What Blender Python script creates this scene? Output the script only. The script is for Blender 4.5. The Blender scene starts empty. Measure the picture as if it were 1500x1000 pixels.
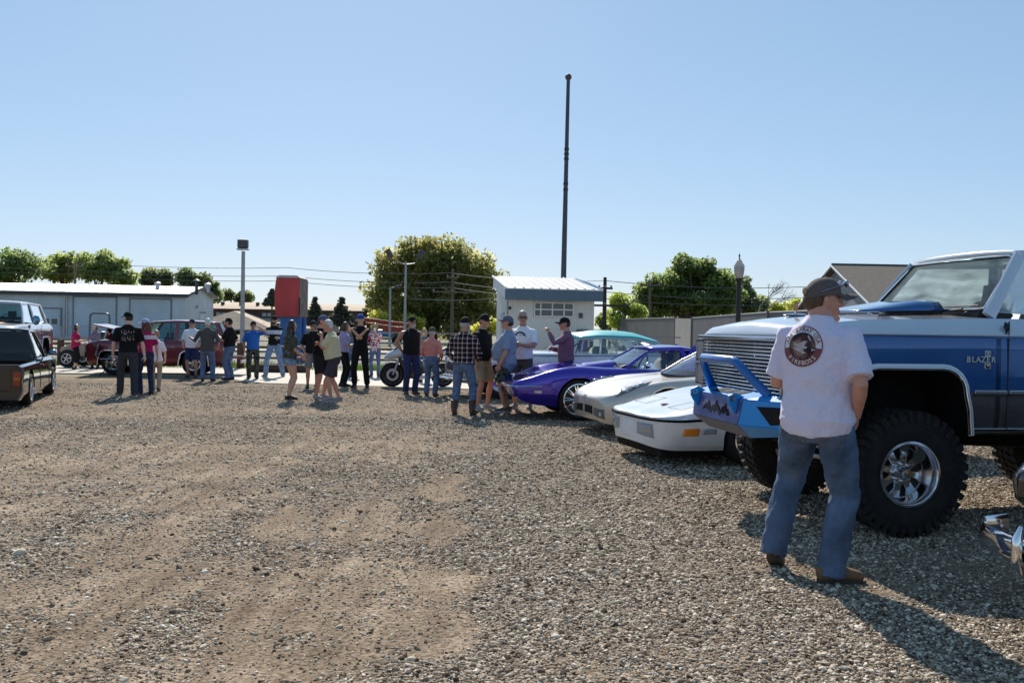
import bpy, bmesh, math, random
import numpy as np
from mathutils import Vector, Matrix, noise
random.seed(7)
rng = np.random.default_rng(11)
S = bpy.context.scene
COL = S.collection
R = math.radians
V = Vector

# ------------------------------------------------------------------ camera
F = 1350.0
CAMH = 1.52
pitch = math.atan(21 / F)
roll = R(1.0)
fw = V((0, math.cos(pitch), -math.sin(pitch)))
r0 = V((1, 0, 0)); u0 = r0.cross(fw)
rt = r0 * math.cos(roll) + u0 * math.sin(roll)
up = -r0 * math.sin(roll) + u0 * math.cos(roll)
cd = bpy.data.cameras.new('camera'); cam = bpy.data.objects.new('camera', cd); COL.objects.link(cam)
M3 = Matrix((rt, up, -fw)).transposed().to_4x4()
M3.translation = V((0, 0, CAMH)); cam.matrix_world = M3
cd.sensor_width = 36; cd.lens = 36 * F / 1500; cd.clip_end = 5000; cd.clip_start = .05
cd.dof.use_dof = True; cd.dof.focus_distance = 6.6; cd.dof.aperture_fstop = 20
S.camera = cam

def ray(u, v):
    return fw + rt * ((u - 750) / F) + up * ((500 - v) / F)
def ground(u, v):
    d = ray(u, v); t = -CAMH / d.z
    return V((d.x * t, d.y * t, 0))
def at(u, v, Y):
    d = ray(u, v); t = Y / d.y
    return V((d.x * t, Y, CAMH + d.z * t))
def zat(u, v, Y): return at(u, v, Y).z
def xat(u, Y, v=480): return at(u, v, Y).x

# ------------------------------------------------------------------ materials
MATS = {}
def lin(c):
    return tuple(c) + (1,)
def mat(name, col, rough=.6, metal=0, coat=0, var=.12, scale=6, bump=0, bscale=60, spec=.5, trans=0, emis=None, stretch=None, flake=0):
    if name in MATS: return MATS[name]
    m = bpy.data.materials.new(name); m.use_nodes = True
    nt = m.node_tree; N = nt.nodes; L = nt.links
    b = N['Principled BSDF']
    b.inputs['Roughness'].default_value = rough
    b.inputs['Metallic'].default_value = metal
    b.inputs['Coat Weight'].default_value = coat
    b.inputs['Coat Roughness'].default_value = .04
    b.inputs['Specular IOR Level'].default_value = spec
    tc = N.new('ShaderNodeTexCoord'); mp = N.new('ShaderNodeMapping')
    L.new(tc.outputs['Object'], mp.inputs[0])
    if stretch: mp.inputs['Scale'].default_value = stretch
    nz = N.new('ShaderNodeTexNoise'); nz.inputs['Scale'].default_value = scale; nz.inputs['Detail'].default_value = 6
    L.new(mp.outputs[0], nz.inputs[0])
    rp = N.new('ShaderNodeValToRGB')
    rp.color_ramp.elements[0].position = .3; rp.color_ramp.elements[1].position = .7
    rp.color_ramp.elements[0].color = lin([max(0, x * (1 - var)) for x in col])
    rp.color_ramp.elements[1].color = lin([min(1, x * (1 + var)) for x in col])
    L.new(nz.outputs[0], rp.inputs[0]); L.new(rp.outputs[0], b.inputs['Base Color'])
    if flake:
        vz = N.new('ShaderNodeTexNoise'); vz.inputs['Scale'].default_value = 3; vz.inputs['Detail'].default_value = 3
        L.new(tc.outputs['Object'], vz.inputs[0])
        mr = N.new('ShaderNodeMapRange'); mr.inputs[3].default_value = rough * .7; mr.inputs[4].default_value = rough * 1.4
        L.new(vz.outputs[0], mr.inputs[0]); L.new(mr.outputs[0], b.inputs['Roughness'])
    if bump:
        n2 = N.new('ShaderNodeTexNoise'); n2.inputs['Scale'].default_value = bscale; n2.inputs['Detail'].default_value = 4
        L.new(mp.outputs[0], n2.inputs[0])
        bp = N.new('ShaderNodeBump'); bp.inputs['Strength'].default_value = 1; bp.inputs['Distance'].default_value = bump
        L.new(n2.outputs[0], bp.inputs['Height']); L.new(bp.outputs[0], b.inputs['Normal'])
    if trans:
        tr = N.new('ShaderNodeBsdfTranslucent'); mx = N.new('ShaderNodeMixShader'); mx.inputs[0].default_value = trans
        L.new(rp.outputs[0], tr.inputs[0]); L.new(b.outputs[0], mx.inputs[1]); L.new(tr.outputs[0], mx.inputs[2])
        L.new(mx.outputs[0], N['Material Output'].inputs[0])
    MATS[name] = m
    return m

def glass(name, tint=(.75, .85, .85), rough=.0, refl=1.0, ior=1.5, glare=0):
    if name in MATS: return MATS[name]
    m = bpy.data.materials.new(name); m.use_nodes = True
    nt = m.node_tree; N = nt.nodes; L = nt.links; N.remove(N['Principled BSDF'])
    t = N.new('ShaderNodeBsdfTransparent'); t.inputs[0].default_value = lin(tint)
    g = N.new('ShaderNodeBsdfGlossy'); g.inputs['Roughness'].default_value = rough + .02
    g.inputs[0].default_value = (refl, refl, refl, 1)
    fr = N.new('ShaderNodeFresnel'); fr.inputs[0].default_value = ior
    nz = N.new('ShaderNodeTexNoise'); nz.inputs['Scale'].default_value = 2.5
    bp = N.new('ShaderNodeBump'); bp.inputs['Distance'].default_value = .002
    L.new(nz.outputs[0], bp.inputs['Height']); L.new(bp.outputs[0], g.inputs['Normal'])
    ge = N.new('ShaderNodeNewGeometry'); mul = N.new('ShaderNodeMath'); mul.operation = 'MULTIPLY'
    inv = N.new('ShaderNodeMath'); inv.operation = 'SUBTRACT'; inv.inputs[0].default_value = 1
    L.new(ge.outputs['Backfacing'], inv.inputs[1]); L.new(fr.outputs[0], mul.inputs[0]); L.new(inv.outputs[0], mul.inputs[1])
    mx = N.new('ShaderNodeMixShader')
    L.new(fr.outputs[0], mx.inputs[0]); L.new(t.outputs[0], mx.inputs[1]); L.new(g.outputs[0], mx.inputs[2])
    if glare:  # streaky pale film mixed into the pane to stand for sun and sky glare
        df = N.new('ShaderNodeBsdfTranslucent'); df.inputs[0].default_value = (.8, .86, .86, 1); n2 = N.new('ShaderNodeTexNoise'); n2.inputs['Scale'].default_value = 2.2; n2.inputs['Detail'].default_value = 6; n2.inputs['Distortion'].default_value = 1.5
        mr = N.new('ShaderNodeMapRange'); mr.inputs[1].default_value = .3; mr.inputs[2].default_value = .75; mr.inputs[3].default_value = glare * .3; mr.inputs[4].default_value = glare; L.new(n2.outputs[0], mr.inputs[0])
        m2 = N.new('ShaderNodeMixShader'); L.new(mr.outputs[0], m2.inputs[0]); L.new(mx.outputs[0], m2.inputs[1]); L.new(df.outputs[0], m2.inputs[2]); mx = m2
    L.new(mx.outputs[0], N['Material Output'].inputs[0])
    MATS[name] = m
    return m

# ------------------------------------------------------------------ mesh builder
class MB:
    def __init__(s): s.v = []; s.f = []; s.m = []; s.mi = 0
    def add(s, vs, fs):
        o = len(s.v); s.v += [tuple(p) for p in vs]
        s.f += [tuple(i + o for i in f) for f in fs]; s.m += [s.mi] * len(fs); return s
    def box(s, c, d, rot=None, taper=1.0):
        x, y, z = d[0] / 2, d[1] / 2, d[2] / 2
        vs = []
        for sz in (-1, 1):
            k = taper if sz > 0 else 1
            for sx, sy in ((-1, -1), (1, -1), (1, 1), (-1, 1)):
                p = V((sx * x * k, sy * y * k, sz * z))
                if rot is not None: p = rot @ p
                vs.append(p + V(c))
        return s.add(vs, [(3, 2, 1, 0), (4, 5, 6, 7), (0, 1, 5, 4), (1, 2, 6, 5), (2, 3, 7, 6), (3, 0, 4, 7)])
    def tube(s, pts, rads, n=10, cap=True, ref=None, sq=1.0):
        pts = [V(p) for p in pts]
        if not isinstance(rads, (list, tuple)): rads = [rads] * len(pts)
        rads = [(r, r) if not isinstance(r, (list, tuple)) else r for r in rads]
        o = len(s.v); last = None
        for i, p in enumerate(pts):
            if i == 0: t = pts[1] - p
            elif i == len(pts) - 1: t = p - pts[i - 1]
            else: t = (pts[i + 1] - p).normalized() + (p - pts[i - 1]).normalized()
            t = t.normalized() if t.length > 1e-9 else V((0, 0, 1))
            rf = V(ref) if ref is not None else (last if last is not None else (V((1, 0, 0)) if abs(t.x) < .9 else V((0, 1, 0))))
            a = rf - t * rf.dot(t)
            if a.length < 1e-6: a = V((0, 0, 1)).cross(t)
            a.normalize(); b = t.cross(a); last = a
            for k in range(n):
                w = 2 * math.pi * k / n
                cw, sw = math.cos(w), math.sin(w)
                if sq != 1.0:
                    cw = math.copysign(abs(cw) ** sq, cw); sw = math.copysign(abs(sw) ** sq, sw)
                q = p + a * (cw * rads[i][0]) + b * (sw * rads[i][1])
                s.v.append(tuple(q))
        for i in range(len(pts) - 1):
            for k in range(n):
                k2 = (k + 1) % n
                s.f.append((o + i * n + k, o + i * n + k2, o + (i + 1) * n + k2, o + (i + 1) * n + k)); s.m.append(s.mi)
        if cap:
            s.f.append(tuple(o + k for k in reversed(range(n)))); s.m.append(s.mi)
            e = o + (len(pts) - 1) * n
            s.f.append(tuple(e + k for k in range(n))); s.m.append(s.mi)
        return s
    def ball(s, c, r, n=12, m=8, rot=None):
        if not isinstance(r, (list, tuple)): r = (r, r, r)
        vs = []; fs = []
        for j in range(m + 1):
            a = math.pi * j / m
            for k in range(n):
                w = 2 * math.pi * k / n
                p = V((math.sin(a) * math.cos(w) * r[0], math.sin(a) * math.sin(w) * r[1], math.cos(a) * r[2]))
                if rot is not None: p = rot @ p
                vs.append(p + V(c))
        for j in range(m):
            for k in range(n):
                k2 = (k + 1) % n
                if j == 0: fs.append((j * n, (j + 1) * n + k, (j + 1) * n + k2))
                elif j == m - 1: fs.append((j * n + k, (j + 1) * n, j * n + k2))
                else: fs.append((j * n + k, (j + 1) * n + k, (j + 1) * n + k2, j * n + k2))
        # collapse pole duplicates
        return s.add(vs, fs)
    def lathe(s, prof, n=32, axis='z', c=(0, 0, 0), closed=False):
        o = len(s.v); P = len(prof)
        for (r, h) in prof:
            for k in range(n):
                w = 2 * math.pi * k / n
                x, y = r * math.cos(w), r * math.sin(w)
                p = {'z': (x, y, h), 'y': (x, h, y), 'x': (h, x, y)}[axis]
                s.v.append((p[0] + c[0], p[1] + c[1], p[2] + c[2]))
        rng_ = range(P) if closed else range(P - 1)
        for i in rng_:
            i2 = (i + 1) % P
            for k in range(n):
                k2 = (k + 1) % n
                s.f.append((o + i * n + k, o + i * n + k2, o + i2 * n + k2, o + i2 * n + k)); s.m.append(s.mi)
        return s
    def prism(s, poly, a, b, axis='y'):
        n = len(poly)
        def P(p, h): return {'y': (p[0], h, p[1]), 'x': (h, p[0], p[1]), 'z': (p[0], p[1], h)}[axis]
        vs = [P(p, a) for p in poly] + [P(p, b) for p in poly]
        fs = [tuple(range(n)), tuple(reversed(range(n, 2 * n)))]
        for i in range(n):
            j = (i + 1) % n; fs.append((i, n + i, n + j, j))
        return s.add(vs, fs)
    def grid(s, rows, closed=False):
        o = len(s.v); n = len(rows[0])
        for r in rows: s.v += [tuple(p) for p in r]
        for i in range(len(rows) - 1):
            for k in range(n if closed else n - 1):
                k2 = (k + 1) % n
                s.f.append((o + i * n + k, o + i * n + k2, o + (i + 1) * n + k2, o + (i + 1) * n + k)); s.m.append(s.mi)
        return s
    def xf(s, fn): s.v = [tuple(fn(V(p))) for p in s.v]; return s
    def build(s, name, mats, parent=None, smooth=35, bevel=0, subs=0, solid=0, fixn=True, loc=None, remesh=0, sm=0, disp=0, dscale=.2, deci=0, seg=2):
        me = bpy.data.meshes.new(name); me.from_pydata(s.v, [], s.f); me.validate()
        if not isinstance(mats, (list, tuple)): mats = [mats]
        um = []
        for q in mats:
            if q not in um: um.append(q)
        s.m = [um.index(mats[min(k, len(mats) - 1)]) for k in s.m]; mats = um
        for q in mats: me.materials.append(q)
        if len(mats) > 1 and len(me.polygons) == len(s.m): me.polygons.foreach_set('material_index', s.m)
        if fixn:
            bm = bmesh.new(); bm.from_mesh(me)
            if remesh: bmesh.ops.remove_doubles(bm, verts=bm.verts, dist=1e-6)
            bmesh.ops.recalc_face_normals(bm, faces=bm.faces); bm.to_mesh(me); bm.free()
        if smooth:
            me.shade_smooth()
            if not remesh: me.set_sharp_from_angle(angle=R(smooth))
        o = bpy.data.objects.new(name, me); COL.objects.link(o)
        if parent is not None: o.parent = parent
        if loc is not None: o.location = loc
        if bevel:
            q = o.modifiers.new('b', 'BEVEL'); q.width = bevel; q.segments = seg; q.limit_method = 'ANGLE'; q.angle_limit = R(35)
            q.harden_normals = True
        if remesh:
            q = o.modifiers.new('r', 'REMESH'); q.mode = 'VOXEL'; q.voxel_size = remesh; q.use_smooth_shade = True
            if sm:
                q = o.modifiers.new('s', 'SMOOTH'); q.factor = .5; q.iterations = sm
        if subs:
            q = o.modifiers.new('u', 'SUBSURF'); q.levels = subs; q.render_levels = subs
        if solid:
            q = o.modifiers.new('t', 'SOLIDIFY'); q.thickness = solid; q.offset = -1
        if disp:
            t = bpy.data.textures.get('cl%g' % dscale) or bpy.data.textures.new('cl%g' % dscale, 'CLOUDS')
            t.noise_scale = dscale; t.noise_depth = 2
            q = o.modifiers.new('d', 'DISPLACE'); q.texture = t; q.strength = disp; q.mid_level = .5; q.texture_coords = 'LOCAL'
        return o

def empty(name, loc=(0, 0, 0), rz=0, sc=1):
    o = bpy.data.objects.new(name, None); COL.objects.link(o); o.location = loc; o.rotation_euler = (0, 0, rz)
    o.scale = (sc, sc, sc); o.empty_display_size = .2
    return o
def tag(o, label, cat, group=None):
    o['label'] = label; o['category'] = cat
    if group: o['group'] = group
    return o
def struct(o): o['kind'] = 'structure'; return o
def thing(name, label, cat, loc=(0, 0, 0), rz=0, group=None, sc=1):
    return tag(empty(name, loc, rz, sc), label, cat, group)
def kids(o): return [c for c in bpy.data.objects if c.parent == o]
def copy_tree(o, parent=None):
    c = o.copy(); COL.objects.link(c)
    if parent is not None: c.parent = parent
    for ch in kids(o): copy_tree(ch, c)
    return c

def text_mesh(txt, size, depth=.002, sy=1.0):
    """letters as an MB in the XZ plane (x right, z up), centred, facing -y"""
    cu = bpy.data.curves.new('t', 'FONT'); cu.body = txt; cu.size = size; cu.align_x = 'CENTER'; cu.align_y = 'CENTER'
    cu.resolution_u = 2; cu.offset = size * .012
    ob = bpy.data.objects.new('t', cu); COL.objects.link(ob)
    dg = bpy.context.evaluated_depsgraph_get()
    me = bpy.data.meshes.new_from_object(ob.evaluated_get(dg))
    vs = [(p.co.x, 0, p.co.y) for p in me.vertices]; fs = [tuple(p.vertices) for p in me.polygons]
    bpy.data.objects.remove(ob); bpy.data.curves.remove(cu); bpy.data.meshes.remove(me)
    return vs, fs

def bake(o):
    dg = bpy.context.evaluated_depsgraph_get()
    me = bpy.data.meshes.new_from_object(o.evaluated_get(dg), depsgraph=dg)
    o.modifiers.clear(); o.data = me
    return o

def cr(p0, p1, p2, p3, t):
    return .5 * (2 * p1 + (p2 - p0) * t + (2 * p0 - 5 * p1 + 4 * p2 - p3) * t * t + (3 * p1 - p0 - 3 * p2 + p3) * t ** 3)

# common materials
CHROME = mat('chrome', (.75, .75, .77), .08, 1, var=.04)
STEEL = mat('brushed_steel', (.45, .45, .46), .35, 1, var=.15)
BLACK = mat('black_plastic', (.015, .015, .016), .45, var=.2)
RUBBER = mat('tyre_rubber', (.018, .0175, .017), .82, var=.35, scale=12, bump=.002, bscale=70, spec=.3)
DARK = mat('dark_underbody', (.012, .011, .011), .8, var=.4, spec=.2)
INTER = mat('dark_interior', (.025, .024, .026), .7, var=.3)
ALLOY = mat('polished_alloy', (.62, .62, .64), .16, 1, var=.06)
AMBER = mat('amber_lens', (.75, .22, .01), .15, coat=.6, var=.1)
WGLASS = glass('car_glass', (.62, .74, .74))
CLEAR = glass('clear_glass', (.85, .92, .95))
DGLASS = glass('tinted_glass', (.22, .25, .27))
# ------------------------------------------------------------------ world / light
SUN_AZ = R(-10)      # from +Y toward -X
SUN_EL = R(39)
w = bpy.data.worlds.new('World'); S.world = w; w.use_nodes = True
nt = w.node_tree; bg = nt.nodes['Background']
sky = nt.nodes.new('ShaderNodeTexSky'); sky.sky_type = 'NISHITA'; sky.sun_disc = False
sky.sun_elevation = SUN_EL; sky.sun_rotation = SUN_AZ; sky.altitude = 900
sky.air_density = 1.0; sky.dust_density = .5; sky.ozone_density = 1.0
sc_ = nt.nodes.new('ShaderNodeSeparateColor'); cc_ = nt.nodes.new('ShaderNodeCombineColor'); nt.links.new(sky.outputs[0], sc_.inputs[0])
for i_, (g_, k_) in enumerate(((.62, .715), (.51, .805), (.49, .955))):
    a_ = nt.nodes.new('ShaderNodeMath'); a_.operation = 'MULTIPLY'; a_.inputs[1].default_value = .1; nt.links.new(sc_.outputs[i_], a_.inputs[0])
    b_ = nt.nodes.new('ShaderNodeMath'); b_.operation = 'POWER'; b_.inputs[1].default_value = g_; nt.links.new(a_.outputs[0], b_.inputs[0])
    c_ = nt.nodes.new('ShaderNodeMath'); c_.operation = 'MULTIPLY'; c_.inputs[1].default_value = k_ / 1.338 * 10; nt.links.new(b_.outputs[0], c_.inputs[0])
    nt.links.new(c_.outputs[0], cc_.inputs[i_])
nt.links.new(cc_.outputs[0], bg.inputs[0]); bg.inputs[1].default_value = .1
ld = bpy.data.lights.new('sun', 'SUN'); ld.energy = 4.9; ld.angle = R(.53); ld.color = (1, .93, .82)
sun = bpy.data.objects.new('sun', ld); COL.objects.link(sun)
sd = V((math.sin(SUN_AZ) * math.cos(SUN_EL), math.cos(SUN_AZ) * math.cos(SUN_EL), math.sin(SUN_EL)))
sun.rotation_euler = sd.to_track_quat('Z', 'Y').to_euler(); sun.location = (0, 0, 30)
S.view_settings.view_transform = 'Standard'; S.view_settings.look = 'None'
S.view_settings.exposure = 0.42; S.view_settings.gamma = 1
S.cycles.use_denoising = True
S.cycles.max_bounces = 8; S.cycles.transparent_max_bounces = 16; S.cycles.caustics_reflective = False
S.cycles.sample_clamp_indirect = 6

# ------------------------------------------------------------------ ground
def sn(x, y, f, o=0): return noise.noise(V((x * f + o, y * f - o * 1.7, o * .37)))
TR = [((500, 1010), (545, 680), .26), ((60, 1010), (300, 700), .30), ((330, 1000), (420, 760), .12), ((-150, 760), (120, 600), .5),
      ((420, 660), (560, 585), .22), ((240, 640), (60, 620), .3), ((640, 1000), (640, 720), .07)]
TR = [(ground(*a), ground(*b), w_) for a, b, w_ in TR]
def dirt(x, y):
    d = 0
    for a, b, w_ in TR:
        ab = b - a; t = ((x - a.x) * ab.x + (y - a.y) * ab.y) / (ab.x ** 2 + ab.y ** 2)
        tc = min(1.15, max(-.3, t))
        px, py = a.x + ab.x * tc, a.y + ab.y * tc
        dd = math.hypot(x - px, y - py) + .5 * sn(x, y, 1.1, 3) + .25 * sn(x, y, 3, 9)
        d = max(d, .74 - dd / (w_ * 4.6))
    left = max(0, min(1, (1.6 - x) / 5)) * .50
    d = max(d * 1.1 + .34 * sn(x, y, 2.2, 8), left + .9 * sn(x * .5, y, .8, 5) + .35 * sn(x, y, 3.1, 7))
    near = max(0., min(1, (14 - y) / 4))
    d = d * near + (1 - near) * max(0, .28 + .8 * sn(x * .35, y, .7, 2))
    # tyre ground under the parked truck is bare dirt
    if x > 1.2: d = d - .35 * min(1, (x - 1.2))
    d = max(d, .75 - .45 * math.hypot((x - 3.4) / 1.7, (y - 6.0) / .9) + .3 * sn(x, y, 2, 4))
    d = d * .85 + .22 * sn(x, y, 9, 3) + .05
    return max(0, min(1, d))
def hgt(x, y):
    return .010 * sn(x, y, .9, 1) + .006 * sn(x, y, 2.7, 2)

def gravel_material():
    m = bpy.data.materials.new('gravel'); m.use_nodes = True
    nt = m.node_tree; N = nt.nodes; L = nt.links; b = N['Principled BSDF']
    b.inputs['Roughness'].default_value = .97; b.inputs['Specular IOR Level'].default_value = .1
    tc = N.new('ShaderNodeTexCoord')
    def noise_(s, d=5):
        n = N.new('ShaderNodeTexNoise'); n.inputs['Scale'].default_value = s; n.inputs['Detail'].default_value = d
        L.new(tc.outputs['Object'], n.inputs[0]); return n
    def ramp(inp, stops):
        r = N.new('ShaderNodeValToRGB'); L.new(inp, r.inputs[0])
        e = r.color_ramp.elements
        while len(e) < len(stops): e.new(.5)
        for q, (p, c) in zip(e, stops): q.position = p; q.color = lin(c)
        return r
    def mix(f, a, c, t='MIX'):
        q = N.new('ShaderNodeMix'); q.data_type = 'RGBA'; q.blend_type = t
        if isinstance(f, float): q.inputs[0].default_value = f
        else: L.new(f, q.inputs[0])
        L.new(a, q.inputs[6]); L.new(c, q.inputs[7]); return q.outputs[2]
    def vor(s):
        v = N.new('ShaderNodeTexVoronoi'); v.inputs['Scale'].default_value = s
        mp = N.new('ShaderNodeMapping'); mp.inputs['Scale'].default_value = (1, 1, .2)
        L.new(tc.outputs['Object'], mp.inputs[0]); L.new(mp.outputs[0], v.inputs[0]); return v
    v1 = vor(32); v2 = vor(75); v3 = vor(13)
    st = [(.0, (.05, .037, .028)), (.3, (.17, .13, .095)), (.55, (.34, .28, .215)), (.8, (.56, .48, .39)), (1, (.85, .78, .68))]
    def cellcol(v):
        sp = N.new('ShaderNodeSeparateColor'); L.new(v.outputs['Color'], sp.inputs[0]); return ramp(sp.outputs[0], st).outputs[0]
    c1 = cellcol(v1); c2 = cellcol(v2); c3 = cellcol(v3)
    grav = mix(.42, c1, c2); grav = mix(.22, grav, c3)
    dk = N.new('ShaderNodeRGB'); dk.outputs[0].default_value = (.74, .70, .66, 1); grav = mix(1.0, grav, dk.outputs[0], 'MULTIPLY')
    d1 = noise_(1.7, 8); d2 = noise_(38, 8)
    dcol = ramp(d1.outputs[0], [(.3, (.23, .17, .118)), (.55, (.335, .26, .187)), (.75, (.45, .36, .27))]).outputs[0]
    dd = ramp(d2.outputs[0], [(.36, (.42, .40, .38)), (.58, (1.05, 1.05, 1.05))]).outputs[0]
    dcol = mix(1.0, dcol, dd, 'MULTIPLY')
    mpt = N.new('ShaderNodeMapping'); mpt.inputs['Scale'].default_value = (7, .55, 1); mpt.inputs['Rotation'].default_value = (0, 0, -.12); L.new(tc.outputs['Object'], mpt.inputs[0])
    nt3 = N.new('ShaderNodeTexNoise'); nt3.inputs['Scale'].default_value = 1.0; nt3.inputs['Detail'].default_value = 5; L.new(mpt.outputs[0], nt3.inputs[0])
    trk = ramp(nt3.outputs[0], [(.36, (.66, .63, .60)), (.62, (1.1, 1.1, 1.1))]).outputs[0]; dcol = mix(1.0, dcol, trk, 'MULTIPLY')
    at_ = N.new('ShaderNodeAttribute'); at_.attribute_name = 'dirt'
    n3 = noise_(9, 6)
    ad = N.new('ShaderNodeMath'); ad.operation = 'MULTIPLY_ADD'; L.new(n3.outputs[0], ad.inputs[0]); ad.inputs[1].default_value = .9; ad.inputs[2].default_value = -.45
    a2 = N.new('ShaderNodeMath'); a2.operation = 'ADD'; L.new(at_.outputs['Fac'], a2.inputs[0]); L.new(ad.outputs[0], a2.inputs[1])
    fac = ramp(a2.outputs[0], [(.22, (0, 0, 0)), (.66, (.88, .88, .88))]).outputs[0]
    col = mix(fac, grav, dcol)
    big = noise_(.35, 4); bm_ = ramp(big.outputs[0], [(.35, (.86, .84, .82)), (.65, (1.08, 1.08, 1.08))]).outputs[0]
    col = mix(1.0, col, bm_, 'MULTIPLY')
    L.new(col, b.inputs['Base Color'])
    # relief
    def inv(o, k):
        q = N.new('ShaderNodeMath'); q.operation = 'MULTIPLY'; L.new(o, q.inputs[0]); q.inputs[1].default_value = k; return q.outputs[0]
    h = N.new('ShaderNodeMath'); h.operation = 'ADD'; L.new(inv(v1.outputs['Distance'], -1.), h.inputs[0]); L.new(inv(v2.outputs['Distance'], -.4), h.inputs[1])
    one = N.new('ShaderNodeMath'); one.operation = 'MULTIPLY_ADD'; L.new(fac, one.inputs[0]); one.inputs[1].default_value = -.97; one.inputs[2].default_value = 1
    hm = N.new('ShaderNodeMath'); hm.operation = 'MULTIPLY'; L.new(h.outputs[0], hm.inputs[0]); L.new(one.outputs[0], hm.inputs[1])
    h3 = N.new('ShaderNodeMath'); h3.operation = 'MULTIPLY_ADD'; L.new(d2.outputs[0], h3.inputs[0]); h3.inputs[1].default_value = .12; L.new(hm.outputs[0], h3.inputs[2])
    bp = N.new('ShaderNodeBump'); bp.inputs['Distance'].default_value = .035; bp.inputs['Strength'].default_value = 1
    L.new(h3.outputs[0], bp.inputs['Height']); L.new(bp.outputs[0], b.inputs['Normal'])
    return m
GRAVEL = gravel_material()

def lot():
    # fine near sheet of the gravel lot
    xs = np.concatenate([np.linspace(-16, -6, 70, endpoint=False), np.linspace(-6, 6, 200, endpoint=False), np.linspace(6, 16, 70)])
    ys = np.concatenate([np.linspace(-8, 2.5, 20, endpoint=False), np.linspace(2.5, 12, 170, endpoint=False), np.linspace(12, 24.5, 90)])
    vs = []; dv = []
    for y in ys:
        for x in xs:
            e = min(1, max(0, min(x + 16, 16 - x, y + 8, 24.5 - y) / .5))
            vs.append((x, y, hgt(x, y) * e)); dv.append(dirt(x, y))
    n = len(xs); fs = [(j * n + i, j * n + i + 1, (j + 1) * n + i + 1, (j + 1) * n + i) for j in range(len(ys) - 1) for i in range(n - 1)]
    me = bpy.data.meshes.new('gravel_lot'); me.from_pydata(vs, [], fs); me.shade_smooth()
    a = me.attributes.new('dirt', 'FLOAT', 'POINT'); a.data.foreach_set('value', dv)
    me.materials.append(GRAVEL)
    o = bpy.data.objects.new('gravel_lot', me); COL.objects.link(o); struct(o)
lot()

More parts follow.
